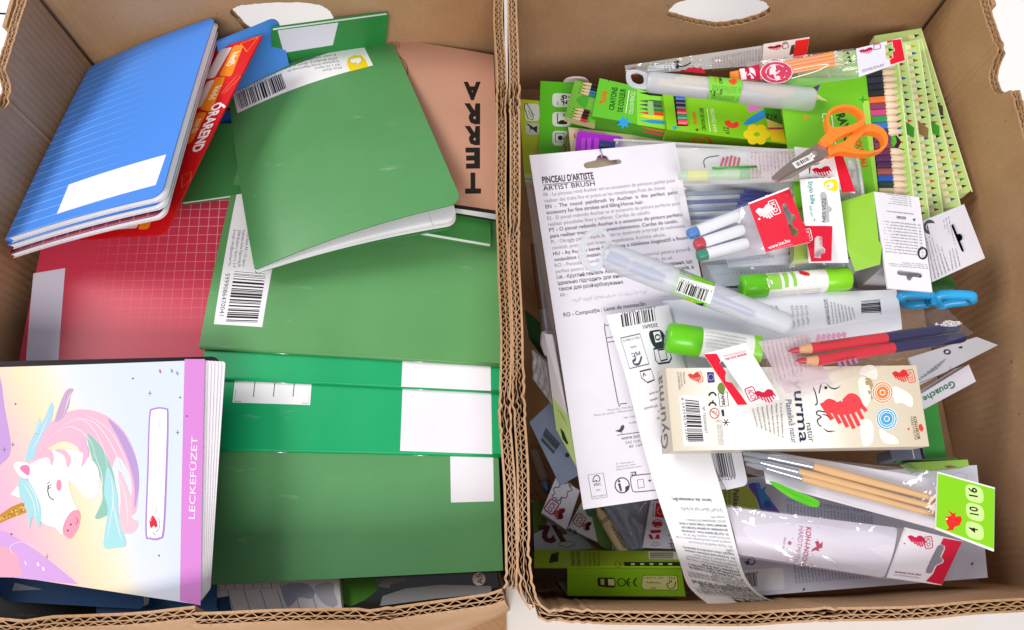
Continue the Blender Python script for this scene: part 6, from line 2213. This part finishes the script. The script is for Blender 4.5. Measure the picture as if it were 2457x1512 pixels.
st.text('lemn de mesteacăn.', a3, b3, '#2f4a4e', bold=.012, h=7)
# small barcode sticker next to the strip
t, pt = card('barcode_sticker', 'white pack corner with a barcode between paper strip and brush bag', 'pack corner', px(J, (400, 70), (680, 78), (735, 345), (560, 385)), [.128] * 4, .0012, M('#e7e8f2', 'paper'), r=(0, 0, .004, 0))
pt.barcode(px(J, (440, 80), (600, 78), (640, 275), (480, 280)), 2, seed=31, white=False, n=56)
pt.text('370299', J(497, 312), J(636, 300), '#3a3c4c', h=9)

# ---------------------------------------------------------------- modelling clay carton
cl = Patch([G(75, 665), H(922, 640), H(1032, 1332), G(140, 1372)], [.166, .164, .160, .163])
t = thing('clay_carton', 'cream modelling clay carton with red scribble heart and barcode', 'carton', cl.S(.5, .5, -.02))
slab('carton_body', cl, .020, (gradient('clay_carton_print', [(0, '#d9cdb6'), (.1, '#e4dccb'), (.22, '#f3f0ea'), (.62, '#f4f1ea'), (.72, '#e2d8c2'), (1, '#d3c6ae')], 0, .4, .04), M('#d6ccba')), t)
ls = side(cl, 'left', .020)
ls.owner, ls.base = cl.owner, .0003
ls2 = Patch([G(0, 690), G(75, 668), G(140, 1372), G(45, 1400)], [.150, .166, .163, .147])
slab('end_flap', ls2, .001, M('#cfc5b4'), t)
ls2.text('Gyurma', G(98, 1345), G(42, 720), '#5c6478', h=17)
cl.quad(px(G, (190, 898), (408, 893), (455, 1328), (232, 1332)), M('#f6f5f4', 'paper'), 0, 'sticker')
cl.barcode(px(G, (240, 932), (268, 1292), (400, 1290), (358, 945)), 2, seed=41, white=False, n=80)
cl.text('8 593540 012340', G(205, 918), G(250, 1282), '#33353e', h=7)
cl.text('№ 7300003007', G(385, 995), G(410, 1220), '#33353e', h=7)
cl.heart(G(262, 710), (26, -4), (8, 22), '#e0493c')
cl.ico(G(365, 740), (3, 12), (6, -1), '#e0493c')
cl.quad(px(G, (428, 698), (485, 698), (495, 785), (436, 790)), '#2c2f92', 1, 'flag')
for a in range(12):
    cl.disc((G(461, 0)[0] + 6.5 * cos(a * pi / 6), G(0, 742)[1] + 7.5 * sin(a * pi / 6)), 1.1, '#e8d24a', 2, 'flag', n=6)
for k in range(3):
    cl.text(('ICO INTERNATIONAL', 'www.ico.hu', 'Piliscsaba')[k], G(172 + k * 24, 700), G(188 + k * 22, 850 - 25 * k), '#8a7050', h=5)
for cy in (915, 1000):
    cl.line([G(478 - 34 * sin(a) * 1.0, cy - 30 * cos(a) - 28 * 0) for a in [-.25 * pi + 1.5 * pi * i / 14 - .5 * pi * 0 - 0 for i in range(15)]] if 0 else [G(475 + 30 * cos(a), cy - 8 + 34 * sin(a)) for a in [pi * 0 + .05 * pi + i * pi * .9 / 12 + pi for i in range(13)]], 4, '#20202a', 1, 'mark#%d' % cy)
cl.line(px(G, (478, 938), (480, 968)), 3.2, '#20202a', 1, 'mark#x')
cl.disc(G(550, 835), 9, '#6f8a3c', 1, 'recycle_mark', ry=13)
cl.line(px(G, (525, 880), (600, 866), (612, 985), (540, 994)), 1.6, '#33353e', 1, 'recycle_mark', closed=True)
cl.text('PAPER', G(545, 880), G(558, 985), '#33353e', bold=.02, h=8)
cl.ring(G(492, 1050), 11, 2.2, '#c84a3c', 1, 'age_mark', ry=12)
cl.line(px(G, (465, 1030), (518, 1072)), 2, '#c84a3c', 1, 'age_mark')
cl.text('0-3', G(476, 1042), G(510, 1052), '#33353e', h=5)
cl.poly(px(G, (548, 1020), (572, 1018), (578, 1075), (558, 1075)), '#33353e', 1, 'bin_mark')
for a in range(3):
    c0 = G(590, 1128)
    cl.line([(c0[0] - 9 * cos(a * pi / 3), c0[1] - 9 * sin(a * pi / 3)), (c0[0] + 9 * cos(a * pi / 3), c0[1] + 9 * sin(a * pi / 3))], 1.8, '#33353e', 1, 'snowflake')
for k in range(4):
    cl.text(SMALL[k][:26], G(505 + k * 14, 1105), G(530 + k * 12, 1320), '#8a8070', h=3)
for k in range(7):
    cl.text(SMALL[k % 8][5:32], G(812 + k * 40, 1010 - 8 * k), G(855 + k * 36, 1170 + 15 * k), '#6a6458', h=5)
cl.text('Plastelină natur', G(1098, 935), G(1150, 1305), '#4a5878', h=15)
cl.text('Gyurma', G(1142, 610), G(1222, 1298), '#26304e', bold=.01, h=25)
cl.text('natúr', G(1275, 1135), G(1300, 1295), '#33405e', h=15)
cl.poly([H(430 + x, 670 + y) for x, y in ((0, 40), (40, -20), (120, -30), (160, 30), (150, 90), (100, 80), (60, 60))], '#efe9de', 1, 'flower', sm=3)
for q in ([(420, 780), (480, 740), (530, 850), (520, 960), (470, 985)], [(440, 1100), (540, 1120), (560, 1230), (530, 1320), (460, 1310)], [(600, 1180), (680, 1220), (740, 1250), (770, 1310), (640, 1300)], [(720, 820), (830, 860), (890, 920), (880, 1000), (800, 960), (740, 960)]):
    cl.poly(px(H, *q), '#f2ede4', 1, 'flower#%d' % q[0][0], sm=3)
cl.poly(px(H, (480, 760), (540, 770), (560, 900), (530, 920)), '#b59a72', 1, 'shade_leaf', sm=3)
hh = lambda x, y: H(x, y)
cl.heart(H(95, 930), (92, -20), (28, 82), '#e5434a', 2)
cl.line(px(H, (40, 830), (60, 880), (75, 960), (55, 980)), 2.6, '#26203a', 2, 'logo#f', sm=3)
cl.line(px(H, (90, 880), (110, 800), (145, 790)), 2.4, '#26203a', 2, 'logo#g', sm=3)
cl.line(px(H, (150, 790), (185, 830), (230, 840), (275, 815)), 3, '#26203a', 2, 'logo#h', sm=3, taper=True)
cl.disc(H(148, 832), 3.6, '#26203a', 2, 'logo#i')
cl.line(px(H, (140, 1040), (80, 1030), (70, 1060), (110, 1080), (75, 1110), (90, 1150), (110, 1160)), 2.6, '#26203a', 2, 'logo#j', sm=3)
cl.line(px(H, (110, 1060), (160, 1070), (190, 1115)), 2.6, '#26203a', 2, 'logo#k', sm=3, taper=True)
cl.line(px(H, (125, 1175), (165, 1205), (230, 1200)), 3, '#26203a', 2, 'logo#l', sm=3, taper=True)
cl.heart(H(712, 690), (34, -6), (10, 30), '#e0322e', 2)
cl.ico(H(875, 732), (3.5, 15), (8, -1.5), '#e0493c')
for c0, co in ((H(632, 872), '#e5823a'), (H(668, 1097), '#4aa6d8')):
    cl.disc(c0, 26, '#f4efe6', 2, 'seal#%s' % co, ry=27)
    cl.disc(c0, 24, co, 3, 'seal#%s' % co, ry=25)
    cl.ring(c0, 15, 1.6, '#f4efe6', 4, 'seal#%s' % co, ry=15.5)
    cl.ring(c0, 20, 2.6, '#f4efe6' if co == '#e5823a' else '#dff0f8', 4, 'seal#%s' % co, ry=21, n=14)
    cl.ring(c0, 6, 2, '#f4efe6', 4, 'seal#%s' % co)
cl.text('KOH-I-NOOR', H(893, 1080), H(930, 1275), '#6a4a2c', bold=.02, h=8)
cl.text('HARDTMUTH', H(868, 1080), H(905, 1275), '#8a6a4a', h=6)
cl.poly(px(H, (940, 1150), (965, 1140), (985, 1180), (970, 1210), (945, 1190)), '#d8452e', 2, 'emblem')
cl.disc(H(855, 1185), 2.5, '#d8452e', 2, 'emblem#2')

# ---------------------------------------------------------------- cards at the right wall
t, pt = card('gouache_carton', 'white paint carton with green script wedged at the box wall', 'carton', px(H, (930, 905), (1370, 632), (1432, 778), (990, 1015)), [.122, .112, .110, .122], .012, M('#e6e2ec', 'paper'), body='carton_body')
pt.text('Gouache', H(1240, 768), H(972, 915), '#1f7a50', bold=.012, h=17)
t, pt = card('carton_flap', 'grey white carton flap with fine print above the paint carton', 'flap', px(H, (858, 575), (1440, 398), (1620, 466), (950, 810)), [.135, .118, .110, .128], .0012, M('#c4c4cb', 'paper'))
for k in range(8):
    pt.text(SMALL[k][:26], H(900 + k * 30, 790 - 24 * k + 8), H(1110 + k * 12, 668 - 14 * k), '#6d717c', h=3.5) if k < 7 else None
pt.line(px(H, (1210, 650), (1195, 690), (955, 790)), 1.4, '#6d717c', 1, 'outline', sm=2)
pt.ring(H(1185, 525), 7, 4, '#22242a', 1, 'mark', ry=5)
pt.poly(px(H, (1280, 485), (1310, 475), (1320, 490), (1290, 497)), '#22242a', 1, 'mark#2')

# ---------------------------------------------------------------- red and blue pencils bag
z = .172
TWO = (((1120, 520), (1312, 492), (660, 404), (1262, 318)), ((1184, 600), (1368, 600), (722, 488), (1322, 402)))
for i, (tip, wood, ch, end) in enumerate(TWO):
    tp, wp_ = P(*G(*tip), z), P(*G(*wood), z)
    cp_, ep = P(*H(*ch), z - .004), P(*H(*end), z - .012)
    r = 13.2 / ppm(*G(*wood), z)
    pc = thing('pencil', 'thick half red half blue pencil, %s in the clear bag' % ('its blue end nearest the box wall hidden behind the other', 'the front one lying nearer the clay carton')[i], 'pencil', wp_ - Vector((0, 0, r)), 'red and blue pencils')
    pc['label'] = ('thick red and blue pencil on the scissors side of the clear bag', 'thick red and blue pencil on the clay carton side of the clear bag')[i]
    lathe('red_half', wp_, cp_, [(0, r), (1, r)], M('#d4152c', 'plastic'), pc, n=20)
    lathe('blue_half', cp_, ep, [(0, r), (.94, r), (1, r * .85)], M('#15124a', 'plastic'), pc, n=20)
    lathe('wood', wp_, tp, [(0, r * .98), (.02, r), (.55, r * .62)], M('#dea878', 'wood'), pc, n=20)
    lathe('lead', wp_.lerp(tp, .5), tp, [(0, r * .66), (.5, r * .5), (1, r * .12)], M('#b81c34', 'plastic'), pc, n=14)
t = thing('pencil_bag', 'clear bag with a red and white header holding two thick pencils', 'pencil bag', P(2050, 850, .165))
pt = bag(t, [G(790, 430), (2268, 738), (2336, 800), G(1065, 960)], [z + .008, z, z - .004, z + .006], .014, film(.012, '#f4f2f8', 'bag_plastic_clear3'), 31, .0011, n=40)
pp = Patch([G(868, 438), G(1290, 375), G(1480, 782), G(1108, 885)], [.171, .1675, .1675, .171])
slab('printed_panel', pp, .0003, film(.5, '#f0dde4', 'pink_printed_film'), t)
back_film, pt = pt, pp
for k in range(11):
    x = 890 + k * 36
    pt.text(SMALL[k % 8] + SMALL[(k + 2) % 8][:10], G(x + 10, 440 - 6 * k), G(x + 95, 800 - 16 * k), '#b58a98', h=3.6)
pt = back_film
for k in range(6):
    pt.line(px(G, (1370 + k * 44, 440 - 8 * k), (1385 + k * 44, 380 - 4 * k)), 9, '#b7849c', 1, 'logo')
for k in range(4):
    pt.line(px(H, (255 + k * 46, 610 - 10 * k), (275 + k * 46, 660 - 12 * k)), 7, '#a777a0', 1, 'logo#2')
hd = header(t, px(G, (400, 542), (760, 448), (1055, 930), (690, 982)), [.180, .182, .178, .176], .0008, M('#f1edf0', 'paper'),
            holes=[px(G, (535, 618), (560, 600), (590, 640), (640, 720), (690, 790), (740, 860), (742, 905), (715, 890), (640, 790), (585, 770), (580, 730), (590, 700))])
hd.poly(px(G, (402, 545), (510, 540), (545, 600), (535, 620), (592, 700), (582, 735), (588, 775), (640, 790), (720, 895), (775, 975), (690, 980)), '#da1230', 1, 'red_band')
hd.heart(G(828, 858), (44, -6), (12, 32), '#c9143c')
hd.heart(G(990, 880), (-45, 8), (-13, -23), '#c9143c', 2) if 0 else None
hd.ico(G(808, 885), (7, 15), (10, -4), '#c9143c')
hd.text('www.ico.eu', G(762, 532), G(580, 582), '#c9143c', bold=.02, h=8)
hd.text('ICO INTERNATIONAL', G(752, 510), G(562, 556), '#d05a74', h=5)

# ---------------------------------------------------------------- tube in a bag with header
tb = Patch([J(555, 520), K(715, 688), K(602, 1092), J(655, 905)], [.128, .128, .124, .122], bend=(0, .0035))
t = thing('paint_tube', 'white plastic paint tube with crimson lettering, in front by the near wall', 'paint tube', tb.S(.5, .5, -.02))
slab('tube_body', tb, .013, M('#e3deec', 'plastic'), t, nu=20, nv=14, prof=lambda u, v: max(.05, (1 - abs(2 * v - 1) ** 3)) * (1 - .75 * max(0, u - .6) / .4), smooth=True, r=.002)
tb.text('KOH-I-NOOR', J(1200, 680), J(1160, 985), '#b41848', bold=.025, h=13)
tb.text('HARDTMUTH', J(1142, 672), J(1098, 965), '#b85a7c', bold=.0, h=13)
tb.line(px(J, (1298, 685), (1288, 790)), 1.4, '#7a3a54', 1, 'rule')
tb.line(px(J, (1250, 900), (1240, 985)), 1.4, '#7a3a54', 1, 'rule#1')
tb.line(px(J, (1100, 662), (1090, 780)), 1.4, '#7a3a54', 1, 'rule#2')
tb.line(px(J, (1055, 850), (1042, 955)), 1.4, '#7a3a54', 1, 'rule#3')
tb.poly(px(J, (1270, 800), (1300, 795), (1310, 820), (1335, 800), (1330, 850), (1300, 860), (1310, 880), (1270, 870), (1240, 885), (1250, 860), (1285, 840)), '#b41848', 1, 'emblem')
tb.text('SINCE 1790', J(1025, 765), J(1005, 862), '#7a3a54', h=5)
tb.disc(J(1068, 812), 5, '#b85a7c', 1, 'emblem#2', n=8)
bg2 = bag(t, [J(560, 505), K(790, 700), K(640, 1105), J(660, 925)], [.134, .131, .127, .128], .004, film(.05, '#e8e6f0', 'bag_plastic_clear4'), 33, .0012)
hd = header(t, px(K, (775, 685), (1238, 797), (1072, 1152), (635, 1092)), [.131, .129, .125, .127], .0008, M('#ebe6ee', 'paper'),
            holes=[px(K, (1035, 840), (1060, 822), (1092, 830), (1095, 860), (1065, 925), (1088, 950), (1080, 970), (1045, 985), (1025, 1000), (1000, 1055), (965, 1060), (942, 1048), (950, 1015), (990, 930))])
hd.poly(px(K, (1085, 772), (1236, 800), (1072, 1148), (942, 1120), (1000, 1060), (1030, 995), (1082, 972), (1088, 948), (1068, 925), (1098, 860), (1095, 835), (1062, 818)), '#d2143a', 1, 'red_band')
hd.heart(K(795, 745), (38, 2), (10, 28), '#cf1648')
hd.ico(K(965, 808), (-2, 13) if 0 else (1.5, 14), (9, -1), '#b8385c')
hd.text('www.ico.eu', K(690, 1052), K(900, 1075), '#9a4a6a', bold=.02, h=7)
hd.text('ICO INTERNATIONAL', K(685, 1072), K(890, 1098), '#9a7a8c', h=4)
hd.disc(K(772, 816), 2, '#9a7a8c', 1, 'mark')

# ---------------------------------------------------------------- brush bag
z = .150
wi = Patch([J(830, 60), K(1030, 300), K(1030, 700), J(880, 330)], [z - .004] * 4)
t = thing('brush_bag', 'clear bag with a lime header marked 16 10 4 holding three brushes', 'brush bag', P(2080, 1180, .14))
slab('white_insert', wi, .0008, M('#e3e1ec', 'paper'), t)
for i, (b0, f0, h0, e0) in enumerate((((690, 88), (888, 118), (1255, 195), (1040, 462)), ((700, 130), (830, 160), (1135, 235), (1040, 530)), ((720, 175), (880, 208), (1165, 290), (1038, 590)))):
    zz = z + .001
    B0, F0, H0, E0 = P(*J(*b0), zz), P(*J(*f0), zz), P(*J(*h0), zz), P(*K(*e0), zz)
    r = (9, 8, 7.5)[i] / ppm(*J(*h0), zz)
    pb = thing('paintbrush', ('paintbrush with pale wooden handle and the widest bristles in the lime headed bag', 'middle paintbrush of three in the lime headed bag', 'slimmest paintbrush in the lime headed bag, on the paint tube side')[i], 'paintbrush', H0 - Vector((0, 0, r)), 'brushes in the bag')
    lathe('handle', H0, E0, [(0, r), (.15, r * 1.25), (.6, r * 1.0), (1, r * .8)], M('#e0b47c', 'wood'), pb, n=14)
    lathe('ferrule', H0, F0, [(0, r * 1.02), (.04, r * 1.15), (.08, r * 1.0), (.14, r * 1.12), (.2, r), (1, r * .85)], M('#b9bcc8', 'metal'), pb, n=14)
    lathe('bristles', F0, B0, [(0, r * .84), (.4, r * 1.1), (1, r * .5)], M('#8a8f9c', 'matte'), pb, n=12)
pt = bag(t, [J(690, 75), K(1040, 235), K(1040, 712), J(725, 250)], z + .006, .014, film(.03, '#f6f2f8', 'bag_plastic_clear5'), 35, .0008, n=36)
pt.poly(px(J, (905, 325), (960, 325), (1120, 395), (1295, 470), (1285, 525), (1180, 500), (1040, 430)), '#55b81c', 0, 'green_print', sm=3)
hd = header(t, px(K, (1040, 238), (1500, 366), (1492, 880), (1022, 700)), z + .008, .001, M('#f0f0e8', 'paper'))
hd.quad(px(K, (1042, 252), (1498, 378), (1490, 860), (1026, 684)), '#86cf18', 0, 'lime_print')
for s_, c0, q in (('16', (1335, 415), 0), ('10', (1340, 562), 0), ('4', (1337, 712), 0)):
    x, y = c0
    hd.quad(px(K, (x - 75, y - 86), (x + 70, y - 45), (x + 76, y + 88), (x - 70, y + 50)), '#cbea92', 1, 'number_tile#' + s_, r=.004)
hd.text('16', K(1360, 445), K(1352, 370), '#141a0e', bold=.02, h=20)
hd.text('10', K(1368, 592), K(1360, 525), '#141a0e', bold=.02, h=20)
hd.text('4', K(1362, 735), K(1358, 695), '#141a0e', bold=.02, h=20)
hd.poly(px(K, (1100, 595), (1120, 600), (1150, 590), (1120, 545), (1165, 575), (1185, 565), (1180, 600), (1225, 595), (1235, 625), (1215, 670), (1170, 685), (1165, 710), (1105, 712), (1130, 690), (1110, 650)), '#e2281c', 1, 'bird')
hd.disc(K(1112, 618), 2.4, '#f6e8d8', 2, 'bird')

# ---------------------------------------------------------------- orange scissors on top


def grow(pts, k):
    cx, cy = sum(p[0] for p in pts) / len(pts), sum(p[1] for p in pts) / len(pts)
    return [(cx + (x - cx) * k, cy + (y - cy) * k) for x, y in pts]


z = .175
sp = Patch(px(RD, (100, 60), (1600, 60), (1600, 1000), (100, 1000)), [z] * 4)
t = thing('scissors', 'orange handled school scissors lying open on the pencil cartons', 'scissors', P(2010, 340, .15))
cutout('handle', sp, px(RD, (790, 250), (830, 150), (950, 90), (1100, 95), (1210, 150), (1250, 230), (1230, 320), (1130, 385), (1000, 440), (900, 500), (845, 560), (715, 515), (790, 430), (812, 375), (798, 315)),
       [grow(px(RD, (838, 250), (866, 182), (960, 132), (1085, 138), (1165, 185), (1192, 245), (1152, 290), (1040, 330), (930, 345), (870, 340), (842, 300)), 1.09)], .0058, M('#ff8526', 'plastic'), t, off=.004, bevel=.0019, sm=4, own=False)
cutout('handle', sp, px(RD, (845, 555), (1000, 505), (1100, 425), (1170, 340), (1280, 288), (1400, 292), (1500, 348), (1548, 440), (1532, 545), (1450, 605), (1300, 642), (1150, 635), (1050, 615), (960, 615), (850, 648)),
       [grow(px(RD, (1238, 425), (1300, 385), (1400, 390), (1472, 438), (1485, 520), (1440, 572), (1340, 597), (1215, 583), (1155, 555), (1180, 500)), 1.09)], .0058, M('#ff8526', 'plastic'), t, off=.001, bevel=.0019, sm=4, own=False)
bl_ = Patch(px(RD, (100, 480), (900, 480), (900, 1000), (100, 1000)), [z + .0005] * 4)
cutout('blade', bl_, px(RD, (725, 500), (825, 540), (838, 655), (640, 735), (460, 815), (330, 890), (240, 948), (185, 935), (168, 905), (260, 820), (420, 695), (560, 600)), [], .0012, M('#b3a096', 'metal'), t)
cutout('blade', bl_, px(RD, (830, 560), (845, 650), (600, 790), (400, 905), (235, 950), (180, 920), (420, 740)), [], .001, M('#c4b4aa', 'metal'), t, off=-.0014, own=False)
bl_.quad(px(RD, (405, 745), (618, 640), (672, 706), (460, 810)), M('#ecebe8', 'paper'), 1, 'sticker')
bl_.barcode(px(RD, (445, 745), (610, 660), (640, 695), (475, 785)), 3, seed=51, white=False, n=44)
c0 = P(*RD(672, 630), z + .002)
lathe('rivet', c0 - Vector((0, 0, .002)), c0 + Vector((0, 0, .0006)), [(0, .0024), (.7, .0024), (1, .0016)], M('#cfc9c2', 'metal'), t, n=20)

flush_all()
